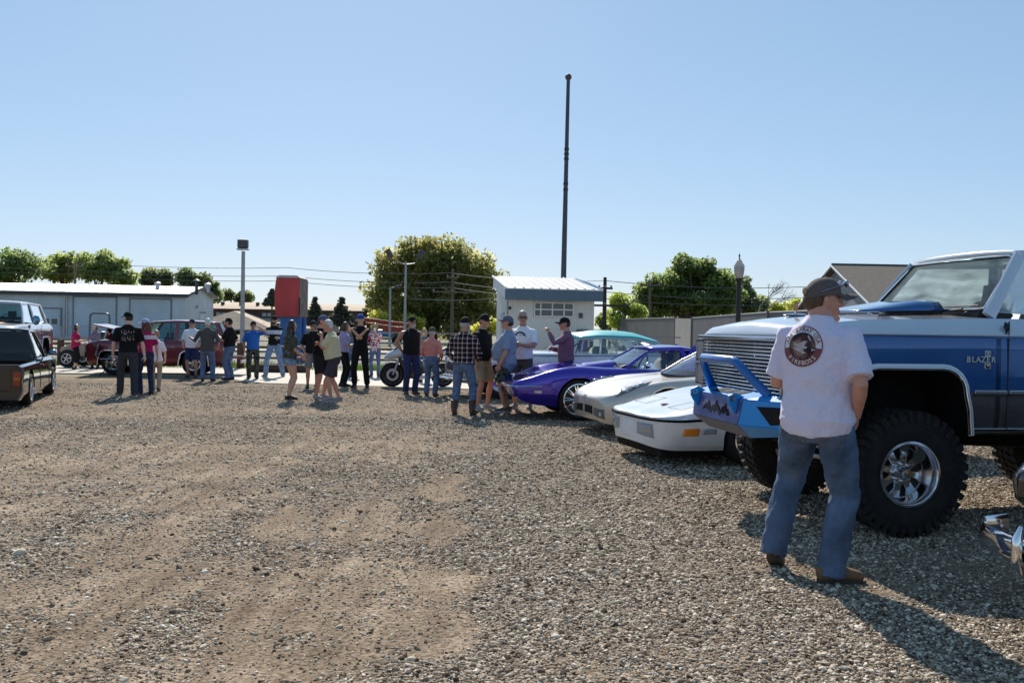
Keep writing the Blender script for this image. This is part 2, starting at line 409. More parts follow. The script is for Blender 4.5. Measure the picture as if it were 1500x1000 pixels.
def pebbles():
    pts = []; sc = []; 
    # (ymin, ymax, density per m2, size)
    for (y0, y1, den, s0) in ((3.3, 5.2, 5000, .0060), (5.2, 7.5, 3500, .0068), (7.5, 11, 1800, .0075), (11, 15, 750, .0085), (15, 22, 160, .0100)):
        hw = (y1 * .62)
        n = int(den * 2 * hw * (y1 - y0))
        X = rng.uniform(-hw, hw, n); Y = rng.uniform(y0, y1, n); Rr = rng.random(n); Z = rng.lognormal(0, .42, n)
        for x, y, r, z in zip(X, Y, Rr, Z):
            if abs(x) > y * .60: continue
            d = dirt(x, y)
            k = max(0, 1.12 - 1.2 * d + .6 * sn(x, y, 6, 12))
            k = max(k, .30 + .30 * sn(x, y, 3, 2))
            if r > k: continue
            s = s0 * z * (1 - .38 * min(1, d))
            if s > .019: s = .019
            pts.append((x, y, hgt(x, y) + s * .18)); sc.append(s)
    # a few big stones
    for (u, v, s) in ((28, 812, .045), (145, 826, .022), (262, 832, .022), (300, 838, .02), (376, 834, .024), (345, 560, .03), (510, 622, .03), (866, 838, .03), (560, 870, .022), (490, 775, .02), (408, 620, .03), (418, 668, .02)):
        g = ground(u, v); pts.append((g.x, g.y, s * .25)); sc.append(s)
    me = bpy.data.meshes.new('loose_gravel'); me.vertices.add(len(pts)); me.vertices.foreach_set('co', np.array(pts, dtype='f').ravel())
    a = me.attributes.new('sz', 'FLOAT', 'POINT'); a.data.foreach_set('value', sc)
    o = bpy.data.objects.new('loose_gravel', me); COL.objects.link(o); o['kind'] = 'stuff'
    o['label'] = 'loose grey and tan gravel stones scattered over the lot'; o['category'] = 'gravel'
    m = bpy.data.materials.new('pebble'); m.use_nodes = True; N = m.node_tree.nodes; L = m.node_tree.links
    oi = N.new('ShaderNodeObjectInfo'); r = N.new('ShaderNodeValToRGB')
    st = [(.0, (.06, .041, .029)), (.22, (.20, .15, .105)), (.48, (.37, .295, .215)), (.72, (.53, .44, .335)), (.92, (.70, .60, .475)), (1, (.90, .81, .67))]
    e = r.color_ramp.elements
    while len(e) < len(st): e.new(.5)
    for q, (p, c) in zip(e, st): q.position = p; q.color = lin(c)
    L.new(oi.outputs['Random'], r.inputs[0]); L.new(r.outputs[0], N['Principled BSDF'].inputs['Base Color'])
    N['Principled BSDF'].inputs['Roughness'].default_value = .95; N['Principled BSDF'].inputs['Specular IOR Level'].default_value = .12
    me.materials.append(m)
    ng = bpy.data.node_groups.new('scatter', 'GeometryNodeTree')
    ng.interface.new_socket('Geometry', in_out='INPUT', socket_type='NodeSocketGeometry')
    ng.interface.new_socket('Geometry', in_out='OUTPUT', socket_type='NodeSocketGeometry')
    n = ng.nodes; l = ng.links
    gi = n.new('NodeGroupInput'); go = n.new('NodeGroupOutput')
    ico = n.new('GeometryNodeMeshIcoSphere'); ico.inputs['Subdivisions'].default_value = 2; ico.inputs['Radius'].default_value = 1
    sp = n.new('GeometryNodeSetPosition'); ns = n.new('ShaderNodeTexNoise'); ns.inputs['Scale'].default_value = 1.1
    vm = n.new('ShaderNodeVectorMath'); vm.operation = 'MULTIPLY_ADD'
    l.new(ns.outputs['Color'], vm.inputs[0]); vm.inputs[1].default_value = (1.1, 1.1, 1.1); vm.inputs[2].default_value = (-.55, -.55, -.55)
    l.new(ico.outputs[0], sp.inputs['Geometry']); l.new(vm.outputs[0], sp.inputs['Offset'])
    sm = n.new('GeometryNodeSetMaterial'); sm.inputs['Material'].default_value = m
    l.new(sp.outputs[0], sm.inputs['Geometry'])
    ip = n.new('GeometryNodeInstanceOnPoints'); mp = n.new('GeometryNodeMeshToPoints')
    l.new(gi.outputs[0], mp.inputs[0]); l.new(mp.outputs[0], ip.inputs['Points']); l.new(sm.outputs[0], ip.inputs['Instance'])
    na = n.new('GeometryNodeInputNamedAttribute'); na.data_type = 'FLOAT'; na.inputs['Name'].default_value = 'sz'
    rv = n.new('FunctionNodeRandomValue'); rv.data_type = 'FLOAT_VECTOR'
    rv.inputs[0].default_value = (.8, .7, .45); rv.inputs[1].default_value = (1.5, 1.15, .85)
    ms = n.new('ShaderNodeVectorMath'); ms.operation = 'SCALE'
    l.new(rv.outputs[0], ms.inputs[0]); l.new(na.outputs[0], ms.inputs['Scale'])
    l.new(ms.outputs[0], ip.inputs['Scale'])
    rr = n.new('FunctionNodeRandomValue'); rr.data_type = 'FLOAT_VECTOR'
    rr.inputs[0].default_value = (-.5, -.5, 0); rr.inputs[1].default_value = (.5, .5, 6.28); rr.inputs['Seed'].default_value = 5
    l.new(rr.outputs[0], ip.inputs['Rotation'])
    l.new(ip.outputs[0], go.inputs[0])
    md = o.modifiers.new('g', 'NODES'); md.node_group = ng
    print('pebbles', len(pts))
pebbles()

def sheet(name, x0, x1, y0, y1, z, m):
    return struct(MB().add([(x0, y0, z), (x1, y0, z), (x1, y1, z), (x0, y1, z)], [(0, 1, 2, 3)]).build(name, m, smooth=0))
DIRT = mat('dry_dirt_land', (.17, .155, .10), .95, var=.3, scale=.25, bump=.01, bscale=5)
ASPH = mat('asphalt_street', (.14, .135, .13), .9, var=.15, scale=.8, bump=.004, bscale=40)
CONC = mat('pale_concrete', (.46, .42, .36), .85, var=.12, scale=1.2, bump=.003, bscale=30)
GRASSM = mat('roadside_grass_soil', (.10, .13, .035), .95, var=.4, scale=2)
sheet('ground', -1500, 1500, -300, 3000, -.02, DIRT)
def strip(name, pts, z, th, m):
    mb = MB(); mb.prism([(p[0], p[1]) for p in pts], z - th, z, 'z'); return struct(mb.build(name, m, smooth=0))
# concrete apron in front of the rail, street and verge behind it
strip('concrete_apron', [(-40, 25.9), (-8.4, 25.9), (-6.5, 23.2), (0.8, 22.0), (18, 22.5), (40, 23), (40, 30.2), (-40, 30.2)], .012, .25, CONC)
strip('street', [(-120, 33), (120, 33), (120, 46), (-120, 46)], -.004, .01, ASPH)
strip('pavement', [(-120, 47.5), (120, 47.5), (120, 50), (-120, 50)], .10, .3, CONC)
def grass():
    pts = []; fs = []
    r = random.Random(3)
    zones = [(-26, 0, 30.6, 32.2, 5200), (-40, 20, 50.5, 56, 5000), (14, 30, 24, 27, 900)]
    for x0, x1, y0, y1, n in zones:
        for i in range(n):
            x = r.uniform(x0, x1); y = r.uniform(y0, y1)
            if sn(x, y, .5, 4) < -.05 and r.random() < .9: continue
            h = r.uniform(.10, .30); a = r.uniform(0, 6.28); w_ = .025
            dx, dy = math.cos(a) * w_, math.sin(a) * w_; o = len(pts)
            pts += [(x - dx, y - dy, -.03), (x + dx, y + dy, -.03), (x + r.uniform(-.08, .08), y + r.uniform(-.08, .08), h)]
            fs.append((o, o + 1, o + 2))
    mb = MB(); mb.add(pts, fs)
    o = mb.build('grass', mat('grass_blades', (.13, .22, .03), .6, var=.4, scale=3, trans=.4), smooth=0, fixn=False); o['kind'] = 'stuff'
    o['label'] = 'green roadside grass behind the rail fence'; o['category'] = 'grass'
grass()
# ------------------------------------------------------------------ trees
def leafmat(name, c, tr=.6):
    if name in MATS: return MATS[name]
    m = bpy.data.materials.new(name); m.use_nodes = True; N = m.node_tree.nodes; L = m.node_tree.links
    b = N['Principled BSDF']; b.inputs['Roughness'].default_value = .55; b.inputs['Specular IOR Level'].default_value = .3
    a = N.new('ShaderNodeAttribute'); a.attribute_name = 'tone'
    r = N.new('ShaderNodeValToRGB'); e = r.color_ramp.elements; e.new(.5)
    c = [c[0] * 2.35, c[1] * 1.85, c[2] * 2.3]; e[0].color = lin([x * .6 for x in c]); e[1].color = lin(c); e[2].color = lin([c[0] * 1.7, c[1] * 1.45, c[2] * 1.1])
    L.new(a.outputs['Fac'], r.inputs[0]); L.new(r.outputs[0], b.inputs['Base Color'])
    t = N.new('ShaderNodeBsdfTranslucent'); mx = N.new('ShaderNodeMixShader'); mx.inputs[0].default_value = tr
    hs = N.new('ShaderNodeHueSaturation'); hs.inputs['Value'].default_value = 3.0; hs.inputs['Saturation'].default_value = .88; hs.inputs['Hue'].default_value = .49
    L.new(r.outputs[0], hs.inputs['Color']); L.new(hs.outputs[0], t.inputs[0])
    L.new(b.outputs[0], mx.inputs[1]); L.new(t.outputs[0], mx.inputs[2]); L.new(mx.outputs[0], N['Material Output'].inputs[0])
    MATS[name] = m; return m
BARK = mat('bark', (.10, .075, .055), .9, var=.35, scale=3, bump=.02, bscale=12)
def leaves(name, centers, radii, counts, size, m, parent, flat=.8):
    tot = int(sum(counts)); 
    C = np.repeat(np.array(centers), counts, axis=0); Rr = np.repeat(np.array(radii), counts)
    tone = np.clip(np.repeat(rng.normal(.45, .2, len(centers)), counts) + rng.normal(0, .16, tot), 0, 1)
    P = rng.normal(0, 1, (tot, 3)); P /= np.linalg.norm(P, axis=1)[:, None] + 1e-9
    P *= (rng.random(tot) ** .45)[:, None]; P[:, 2] *= flat
    C = C + P * Rr[:, None]
    a = rng.normal(0, 1, (tot, 3)); a /= np.linalg.norm(a, axis=1)[:, None]
    b = np.cross(a, rng.normal(0, 1, (tot, 3))); b /= np.linalg.norm(b, axis=1)[:, None] + 1e-9
    s = (size * rng.uniform(.6, 1.35, tot))[:, None]
    Vv = np.stack([C - a * s * .5, C - b * s * .33 , C + a * s * .5, C + b * s * .33], axis=1).reshape(-1, 3)
    me = bpy.data.meshes.new(name); me.vertices.add(tot * 4); me.vertices.foreach_set('co', Vv.astype('f').ravel())
    me.loops.add(tot * 4); me.loops.foreach_set('vertex_index', np.arange(tot * 4, dtype='i'))
    me.polygons.add(tot); me.polygons.foreach_set('loop_start', np.arange(0, tot * 4, 4, dtype='i'))
    me.update(); me.validate()
    t = me.attributes.new('tone', 'FLOAT', 'POINT'); t.data.foreach_set('value', np.repeat(tone, 4).astype('f'))
    me.materials.append(m)
    o = bpy.data.objects.new(name, me); COL.objects.link(o); o.parent = parent
    return o
def tree(u, Y, blobs, label, c=(.055, .095, .02), trunk_r=.3, n=9000, size=.3, group=None, seed=1, clump=.75, kind='broadleaf_tree', cat='tree', gap=.0, base_z=0, lm='leaf_green'):
    """blobs: (u, v, rpx_x, rpx_y) ellipses of crown outline in the photo turned into real ellipsoids at depth Y"""
    r = random.Random(seed); base = V((xat(u, Y), Y, base_z)); ppm = F / Y; lm = lm + '_%g_%g' % (c[0], c[1])
    root = thing(kind, label, cat, base, 0, group)
    cents = []; rad = []
    tops = []
    for (bu, bv, rx, ry) in blobs:
        c0 = at(bu, bv, Y) - base; RX, RZ = rx / ppm, ry / ppm; RY = (RX + RZ) * .45
        vol = RX * RY * RZ; k = max(6, int(vol ** .667 * 9 / (clump ** 1.2)))
        for i in range(k):
            d = V((r.gauss(0, 1), r.gauss(0, 1), r.gauss(0, 1))).normalized() * (r.random() ** .38)
            p = c0 + V((d.x * RX, d.y * RY, d.z * RZ)) * .92
            if noise.noise(p * (.5 / clump) + V((seed * 3.1, 0, 0))) < -.18 - gap * -1 and r.random() < .7: continue
            cents.append(tuple(p)); rad.append(clump * r.uniform(.45, 1.15)); 
            if r.random() < .28: tops.append(p)
    w_ = np.array(rad) ** 2; cnt = np.maximum(8, (n * w_ / w_.sum())).astype(int)
    mb = MB()
    lowest = min(c[2] for c in cents); fork = max(.6, lowest * .6 + .6)
    mb.tube([(0, 0, -.3), (0.02, 0, fork * .5), (.06, 0, fork)], [trunk_r * 1.25, trunk_r, trunk_r * .85], 8)
    for p in tops[:46]:
        a = V((.06, 0, fork - .2)); mid = a.lerp(p, .5) + V((r.uniform(-.4, .4), r.uniform(-.4, .4), .25 * (p - a).length * .6))
        mb.tube([a, a.lerp(mid, .5) + V((r.uniform(-.15, .15), 0, .1)), mid, p], [trunk_r * .5, trunk_r * .36, trunk_r * .2, trunk_r * .06], 5)
    mb.build('trunk', BARK, root)
    leaves('crown', cents, rad, cnt, size, leafmat(lm, c), root)
    return root
GRP = 'leafy trees behind the long white building'
# left rows
tree(22, 108, [(10, 395, 36, 30), (42, 388, 26, 24), (-40, 392, 40, 30)], 'dark leafy tree at the far left end of the row behind the long white building', (.045, .085, .02), n=7000, size=.42, seed=2, clump=1.3, group=GRP)
tree(92, 112, [(82, 392, 24, 19), (104, 396, 22, 18)], 'rounded tree standing behind the brown wooden pole above the white building', (.06, .10, .02), n=5200, size=.42, seed=3, clump=1.2, group=GRP)
tree(140, 106, [(122, 393, 20, 21), (148, 388, 20, 20), (168, 395, 20, 20), (190, 408, 16, 12)], 'tallest bushy tree in the row behind the white building roof', (.06, .10, .02), n=7000, size=.42, seed=4, clump=1.2, group=GRP)
tree(228, 118, [(222, 410, 20, 11), (240, 409, 14, 11)], 'low pale green tree behind the roof vents of the white building', (.05, .08, .03), n=3400, size=.45, seed=5, clump=1.2, group=GRP)
tree(285, 116, [(275, 412, 20, 12), (298, 416, 22, 14), (312, 424, 12, 10)], 'rounded tree rising over the right end of the white building', (.05, .085, .03), n=4600, size=.45, seed=6, clump=1.2, group=GRP)
tree(345, 140, [(338, 433, 12, 8), (360, 434, 14, 9)], 'small dark tree behind the tan motel roof left of the floodlight pole', (.035, .06, .02), n=2000, size=.5, seed=7, clump=1.1, group=GRP)
# big central tree
tree(632, 84, [(622, 384, 34, 32), (655, 392, 44, 38), (590, 400, 42, 40), (640, 384, 48, 34), (690, 402, 40, 40), (575, 440, 34, 36), (640, 430, 60, 46), (706, 446, 26, 32), (722, 412, 14, 18), (600, 470, 50, 22), (665, 472, 56, 22), (712, 468, 20, 20), (600, 372, 22, 20), (655, 368, 30, 18), (556, 418, 16, 22)],
     'huge round leafy tree rising behind the crowd left of the white shed', (.075, .10, .026), .55, n=40000, size=.34, seed=9, clump=1.15, lm='leaf_bright', gap=-.25)
tree(596, 78, [(585, 474, 20, 14), (610, 478, 14, 12), (560, 470, 14, 10)], 'low bright bush under the huge round tree', (.10, .14, .02), .12, n=2600, size=.3, seed=10, clump=.8, kind='bush', cat='bush', lm='leaf_yellow')
tree(718, 60, [(716, 478, 14, 14), (700, 486, 12, 9)], 'yellow green bush beside the left wall of the white shed', (.12, .16, .02), .1, n=1800, size=.22, seed=12, clump=.6, kind='bush', cat='bush', lm='leaf_yellow')
# right group
tree(1010, 82, [(1000, 398, 24, 24), (1030, 402, 26, 22), (980, 418, 32, 24), (950, 428, 20, 14), (1025, 436, 52, 28), (1060, 412, 22, 20), (1062, 438, 30, 28), (958, 444, 28, 22), (995, 450, 40, 16)],
     'large leafy tree behind the grey metal fence left of the globe lamp', (.05, .09, .022), .4, n=25000, size=.34, seed=14, clump=1.05)
tree(1092, 86, [(1090, 420, 20, 18), (1080, 440, 26, 22), (1108, 446, 24, 16)], 'leafy tree right of the globe lamp post above the fence', (.05, .085, .02), .3, n=7000, size=.34, seed=15, clump=1.0)
tree(1148, 74, [(1150, 452, 16, 7), (1166, 448, 7, 8), (1136, 450, 8, 7)], 'small bright green bush at the left foot of the shingled roof', (.10, .15, .02), .12, n=1500, size=.26, seed=16, clump=.6, kind='bush', cat='bush', lm='leaf_yellow')
tree(916, 66, [(914, 446, 15, 12), (934, 458, 14, 10), (905, 462, 12, 12), (926, 470, 12, 8)], 'young spindly tree between the utility pole and the grey fence', (.075, .125, .02), .12, n=3000, size=.26, seed=17, clump=.7, lm='leaf_bright')
tree(893, 72, [(892, 466, 9, 12), (884, 474, 8, 8)], 'small tree at the foot of the cross-armed utility pole', (.06, .10, .03), .1, n=1500, size=.26, seed=18, clump=.6)
def conifer(u, Y, vtop, vbot, wpx, label, seed, c=(.035, .05, .03)):
    r = random.Random(seed); ppm = F / Y; zt = zat(u, vtop, Y); base = V((xat(u, Y), Y, 0))
    root = thing('conifer_tree', label, 'tree', base, 0, 'dark conifers on the skyline'); zb = max(.3, zat(u, vbot, Y)); W = wpx / ppm / 2
    cents = []; rad = []; mb = MB(); mb.tube([(0, 0, -.2), (0, 0, zt)], [.22, .03], 7)
    L_ = 20
    for i in range(L_):
        t = i / (L_ - 1); z = zb + (zt - zb) * t; rr = W * (1 - t) ** .85
        k = max(2, int(13 * (1 - t)))
        for j in range(k):
            a = r.uniform(0, 6.28); q = rr * r.uniform(.35, 1.1)
            p = V((math.cos(a) * q, math.sin(a) * q, z - q * .12)); cents.append(tuple(p)); rad.append(.12 * W + .10)
            mb.tube([(0, 0, z), p], [.05, .02], 4)
    mb.build('trunk', BARK, root)
    leaves('crown', cents, rad, [34] * len(cents), .26, leafmat('needle_green', c, .15), root, .5)
conifer(461, 96, 436, 474, 26, 'dark pointed conifer just right of the red and blue sign', 31)
conifer(500, 100, 437, 474, 44, 'broad dark conifer left of the huge round tree', 32)
conifer(539, 94, 438, 474, 24, 'slender dark conifer at the left foot of the huge round tree', 33)
conifer(398, 118, 424, 446, 26, 'dark conifer peeping over the tan roof left of the red sign', 34)
tree(560, 100, [(556, 462, 13, 8), (548, 466, 8, 6)], 'rust coloured shrub at the left foot of the huge round tree', (.17, .085, .035), .1, n=1400, size=.3, seed=35, clump=.7, kind='bush', cat='bush', lm='leaf_rust')
def bare_tree(u, Y, label):
    r = random.Random(5); base = V((xat(u, Y), Y, 0)); root = thing('bare_tree', label, 'tree', base)
    mb = MB()
    def br(p, d, L_, rad, dep):
        q = p + d * L_; m_ = p.lerp(q, .5) + V((r.uniform(-.1, .1), 0, r.uniform(-.1, .1))) * L_
        mb.tube([p, m_, q], [rad, rad * .8, rad * .6], 5)
        if dep:
            for k in range(r.choice((2, 3))):
                nd = (d + V((r.uniform(-.8, .8) + .15, r.uniform(-.5, .5), r.uniform(-.35, .5)))).normalized()
                br(q, nd, L_ * r.uniform(.6, .85), rad * .6, dep - 1)
    br(V((0, 0, -.2)), V((.05, 0, 1)), 2.6, .16, 0); br(V((.1, 0, 2.4)), V((.25, 0, 1)).normalized(), 1.15, .11, 6)
    br(V((.1, 0, 2.4)), V((.7, 0, .75)).normalized(), 1.1, .08, 5)
    mb.build('trunk', mat('dead_bark', (.22, .19, .16), .9), root)
bare_tree(1106, 72, 'leafless grey tree between the globe lamp and the shingled roof')

# ------------------------------------------------------------------ buildings
def siding(name, col, sc, axis='X', depth=.02, rough=.5):
    m = bpy.data.materials.new(name); m.use_nodes = True; N = m.node_tree.nodes; L = m.node_tree.links; b = N['Principled BSDF']
    b.inputs['Roughness'].default_value = rough
    tc = N.new('ShaderNodeTexCoord'); w_ = N.new('ShaderNodeTexWave'); w_.bands_direction = axis; w_.wave_profile = 'SIN'
    w_.inputs['Scale'].default_value = sc; L.new(tc.outputs['Object'], w_.inputs[0])
    r = N.new('ShaderNodeValToRGB'); r.color_ramp.elements[0].position = .0; r.color_ramp.elements[1].position = .25
    r.color_ramp.elements[0].color = lin([x * .8 for x in col]); r.color_ramp.elements[1].color = lin(col)
    nz = N.new('ShaderNodeTexNoise'); nz.inputs['Scale'].default_value = .7; nz.inputs['Detail'].default_value = 6; L.new(tc.outputs['Object'], nz.inputs[0])
    r2 = N.new('ShaderNodeValToRGB'); r2.color_ramp.elements[0].position = .3; r2.color_ramp.elements[1].position = .65
    r2.color_ramp.elements[0].color = (.84, .83, .80, 1); r2.color_ramp.elements[1].color = (1, 1, 1, 1); L.new(nz.outputs[0], r2.inputs[0])
    mx = N.new('ShaderNodeMix'); mx.data_type = 'RGBA'; mx.blend_type = 'MULTIPLY'; mx.inputs[0].default_value = 1
    L.new(w_.outputs['Fac'], r.inputs[0]); L.new(r.outputs[0], mx.inputs[6]); L.new(r2.outputs[0], mx.inputs[7]); L.new(mx.outputs[2], b.inputs['Base Color'])
    bp = N.new('ShaderNodeBump'); bp.inputs['Distance'].default_value = depth; L.new(w_.outputs['Fac'], bp.inputs['Height']); L.new(bp.outputs[0], b.inputs['Normal'])
    return m
WHITE = mat('white_paint', (.72, .72, .72), .5, var=.05, scale=2)
FASC = mat('dark_fascia', (.05, .055, .065), .5, var=.1)
GLZ = mat('window_glazing', (.03, .04, .045), .08, var=.2, spec=.8)

def white_building():
    P1 = at(272, 480, 73); L_ = 42.0
    P0 = V((P1.x - L_, 69.0, 0)); ang = math.atan2(P1.y - P0.y, P1.x - P0.x); L_ = math.hypot(P1.x - P0.x, P1.y - P0.y)
    root = thing('metal_building', 'long low white metal building with garage doors and shallow gabled roof', 'building', (P1.x, P1.y, 0), ang)
    he = 3.62; hr = 4.35; D = 9.5
    wall = siding('white_siding', (.74, .80, .88), 3.2)  # blue of the skylit shade is mixed into the white wall colour
    mb = MB(); mb.prism([(0, -.3), (0, he), (D / 2, hr - .06), (D, he), (D, -.3)], -L_, 0, 'x'); mb.build('wall', wall, root, smooth=0)
    rf = siding('white_metal_roof', (.66, .66, .66), 2.4, rough=.4)
    mb = MB(); mb.prism([(-.35, he - .03), (D / 2, hr + .02), (D / 2, hr + .10), (-.35, he + .06)], -L_ - .3, .3, 'x')
    mb.prism([(D / 2 + .002, hr + .02), (D + .35, he - .03), (D + .35, he + .06), (D / 2 + .002, hr + .10)], -L_ - .3, .3, 'x')
    roof = mb.build('roof', rf, root, smooth=0)
    mb = MB(); mb.box((-L_ / 2, -.40, he - .09), (L_ + .6, .05, .26)); mb.build('eave_trim', FASC, root)
    mb = MB()
    for s in (0, 1):
        a = V((.33, -.35 if s == 0 else D + .35, he - .02)); b = V((.33, D / 2, hr + .04)); mb.tube([a, b], [(.03, .11)] * 2, 4)
    mb.build('rake_trim', FASC, root)
    dm = siding('door_panels', (.70, .77, .86), 2.1, 'Z', .03)  # doors carry the same painted-in blue shade as the wall
    def dx(u): return (xat(u, 71.5) - P1.x) * 1.01
    for (u0, u1, vt) in ((103, 162, 435), (183, 240, 438), (57, 84, 452)):
        x0, x1 = dx(u0), dx(u1); zt = zat((u0 + u1) / 2, vt, 71.5)
        fr = MB(); fr.box(((x0 + x1) / 2, -.03, zt + .05), (x1 - x0 + .2, .10, .10))
        fr.box((x0 - .05, -.03, zt / 2), (.10, .10, zt)); fr.box((x1 + .05, -.03, zt / 2), (.10, .10, zt))
        d = MB(); d.box(((x0 + x1) / 2, -.02, zt / 2), (x1 - x0, .06, zt)); g = d.build('garage_door', dm, root)
        fr.build('door_frame', mat('grey_trim', (.22, .22, .24), .6), g)
        if u0 == 57:
            for k in range(2):
                w_ = MB(); w_.box((x0 + (x1 - x0) * (.28 + .42 * k), -.06, 1.35), (.44 * .9, .04, .42)); w_.build('window_pane', GLZ, g)
    for u in (90, 93.5):
        x = dx(u); mb = MB(); mb.tube([(x, -.12, .1), (x, -.12, he - .1)], .045, 8); mb.build('conduit', STEEL, root)
    for u, sz in ((206, .35), (281, .4)):
        x = dx(u); mb = MB(); mb.lathe([(0.001, 0), (sz * .45, 0), (sz * .45, .5), (sz * .7, .5), (sz * .7, .72), (.001, .82)], 14, c=(x, D * .3, he + .3)); mb.build('roof_vent', STEEL, roof)
    x = dx(268); mb = MB(); mb.tube([(x, 2, he + .1), (x, 2, he + 1.2)], .13, 10); mb.lathe([(.001, 0), (.3, .02), (.001, .22)], 12, c=(x, 2, he + 1.2)); mb.build('chimney_pipe', FASC, roof)
    mb = MB(); mb.box((.05, 3.4, 2.75), (.28, .3, .2)); mb.build('junction_box', STEEL, root)
    mb = MB(); mb.tube([(0, 4.8, 2.3), (.35, 4.8, 2.32)], .05, 8); mb.box((.35, 4.8, 2.28), (.3, .22, .14)); mb.build('wall_lamp', STEEL, root)
    mb = MB(); mb.box((.03, 4.9, 1.05), (.05, .95, 2.1)); mb.build('door', dm, root)
white_building()

def motel():
    Y = 125; ppm = F / Y
    x0 = xat(300, Y); x1 = xat(612, Y); root = thing('motel', 'brown two storey motel with tan shingle roofs behind the parked vehicles', 'building', (x0, Y, 0), 0)
    L_ = x1 - x0; tan = mat('tan_shingles', (.46, .36, .27), .9, var=.1, scale=1.2, bump=.03, bscale=6); br = mat('brown_siding', (.085, .055, .045), .8, var=.2, scale=.5)
    xs = xat(560, Y) - x0
    zt = zat(360, 442, Y); zw = zat(360, 452, Y); zl = zat(360, 465, Y)
    mb = MB(); mb.box((xs / 2, 4, zw / 2), (xs, 8, zw)); mb.build('wall', br, root)
    mb = MB(); mb.prism([(-.5, zw - .05), (4, zt), (8.5, zw - .05)], -.5, xs + .3, 'x'); rf = mb.build('roof', tan, root)
    for u in (319, 346, 371, 398): 
        mb = MB(); p = at(u, 445, Y); mb.box((p.x - x0, 2.2, zt - .25), (.4, .4, .5)); mb.build('roof_vent', br, rf)
    za = zat(360, 465, Y); zb = zat(360, 479, Y)
    mb = MB(); mb.prism([(-6, zb), (-.02, za), (-.02, za - .4), (-6, zb - .25)], -1, L_ + 4, 'x'); mb.build('lower_roof', tan, root)
    xp = xat(357, Y) - x0; zp = zat(357, 456, Y)
    mb = MB(); mb.add([(xp - 6.5, -8.5, zb - .3), (xp + 6.5, -8.5, zb - .3), (xp, -4.5, zp), (xp - 6.5, 0, zb), (xp + 6.5, 0, zb), (xp, 0, zp)], [(0, 1, 2), (1, 4, 5, 2), (3, 0, 2, 5), (0, 3, 4, 1)]); mb.build('porch_roof', tan, root, smooth=0)
    mb = MB(); mb.box((L_ / 2 - 1, -4, (zb - .4) / 2), (L_ + 2, 3, zb - .4)); mb.build('lower_wall', br, root)
    for (ua, ub) in ((317, 331), (384, 398)):
        xa, xb = xat(ua, Y) - x0, xat(ub, Y) - x0; mb = MB(); mb.box(((xa + xb) / 2, -.06, (zat(360, 458, Y) + zat(360, 463, Y)) / 2), (xb - xa, .1, .46)); wn = mb.build('window', mat('pale_window', (.35, .37, .38), .2), root)
        mb = MB(); mb.box(((xa + xb) / 2, -.13, (zat(360, 458, Y) + zat(360, 463, Y)) / 2), (.12, .06, .5)); mb.build('frame', br, wn)
    for u in range(320, 600, 26):
        x = xat(u, Y) - x0; mb = MB(); mb.box((x, -5.56, 1.0), (1.0, .1, 1.0)); mb.build('window', GLZ, root)
motel()

def shed():
    a = R(8); P = at(745, 480, 33); P.z = 0
    root = thing('shed', 'small white shed with blue fascia and ribbed metal roof', 'shed', P, a)
    W = 3.12; D = 3.6; zf = 2.52; zb = 3.2
    mb = MB(); mb.prism([(0, -.1), (0, zf), (D, zb), (D, -.1)], 0, W, 'x'); mb.build('wall', siding('shed_siding', (.84, .81, .76), 5.2, depth=.012), root, smooth=0)
    zt = 2.86
    mb = MB(); mb.box((W / 2 + .02, -.36, 2.68), (3.55, .06, .38)); mb.build('fascia', mat('blue_fascia', (.08, .13, .19), .45, var=.08), root)
    rm = mat('white_roof_metal', (.74, .74, .74), .35, var=.05)
    mb = MB(); mb.prism([(-.40, zt + .012), (D + .15, zt + .62), (D + .15, zt + .66), (-.40, zt + .05)], -.18, W + .22, 'x')
    for k in range(12):
        x = -.16 + k * (W + .36) / 11; mb.tube([(x, -.42, zt + .06), (x, D + .15, zt + .67)], .035, 6)
    mb.build('roof', rm, root)
    mb = MB(); mb.prism([(-.33, 2.5), (-.33, zt), (D + .1, zt + .58), (D + .1, 3.1)], -.14, -.10, 'x'); mb.build('side_fascia', WHITE, root, smooth=0)
    x0, x1, z0, z1 = .92, 2.34, 1.93, 2.42
    mb = MB(); mb.box(((x0 + x1) / 2, -.01, (z0 + z1) / 2), (x1 - x0, .04, z1 - z0)); wd = mb.build('window', GLZ, root)
    mb = MB(); t = .045
    for x in (x0, x0 + (x1 - x0) * .16, x0 + (x1 - x0) * .46, x0 + (x1 - x0) * .76, x1): mb.box((x, -.04, (z0 + z1) / 2), (t, .04, z1 - z0 + t))
    for z in (z0, (z0 + z1) / 2, z1): mb.box(((x0 + x1) / 2, -.045, z), (x1 - x0 + t, .045, t))
    mb.build('frame', WHITE, wd)
    mb = MB(); mb.ball((.02, -.12, 2.2), .06); mb.tube([(.02, 0, 2.25), (.02, -.12, 2.2)], .02, 6); mb.build('wall_lamp', BLACK, root)
    mb = MB(); mb.box((2.62, -.04, 1.98), (.13, .08, .18)); mb.build('meter_box', FASC, root, bevel=.01)
    mb = MB(); mb.box((2.66, -.12, 1.28), (.36, .24, .40)); mb.tube([(2.88, -.06, 1.1), (2.88, -.06, 1.5)], .02, 6); mb.build('cooler_box', mat('grey_box', (.11, .12, .14), .5), root, bevel=.015)
    mb = MB(); mb.box((-.02, 1.6, 1.05), (.05, .9, 2.0)); mb.build('door', mat('pale_door', (.42, .46, .48), .5), root)
    mb = MB(); mb.tube([(-.03, .25, .1), (-.03, .25, 2.5)], .035, 8); mb.build('downpipe', STEEL, root)
shed()

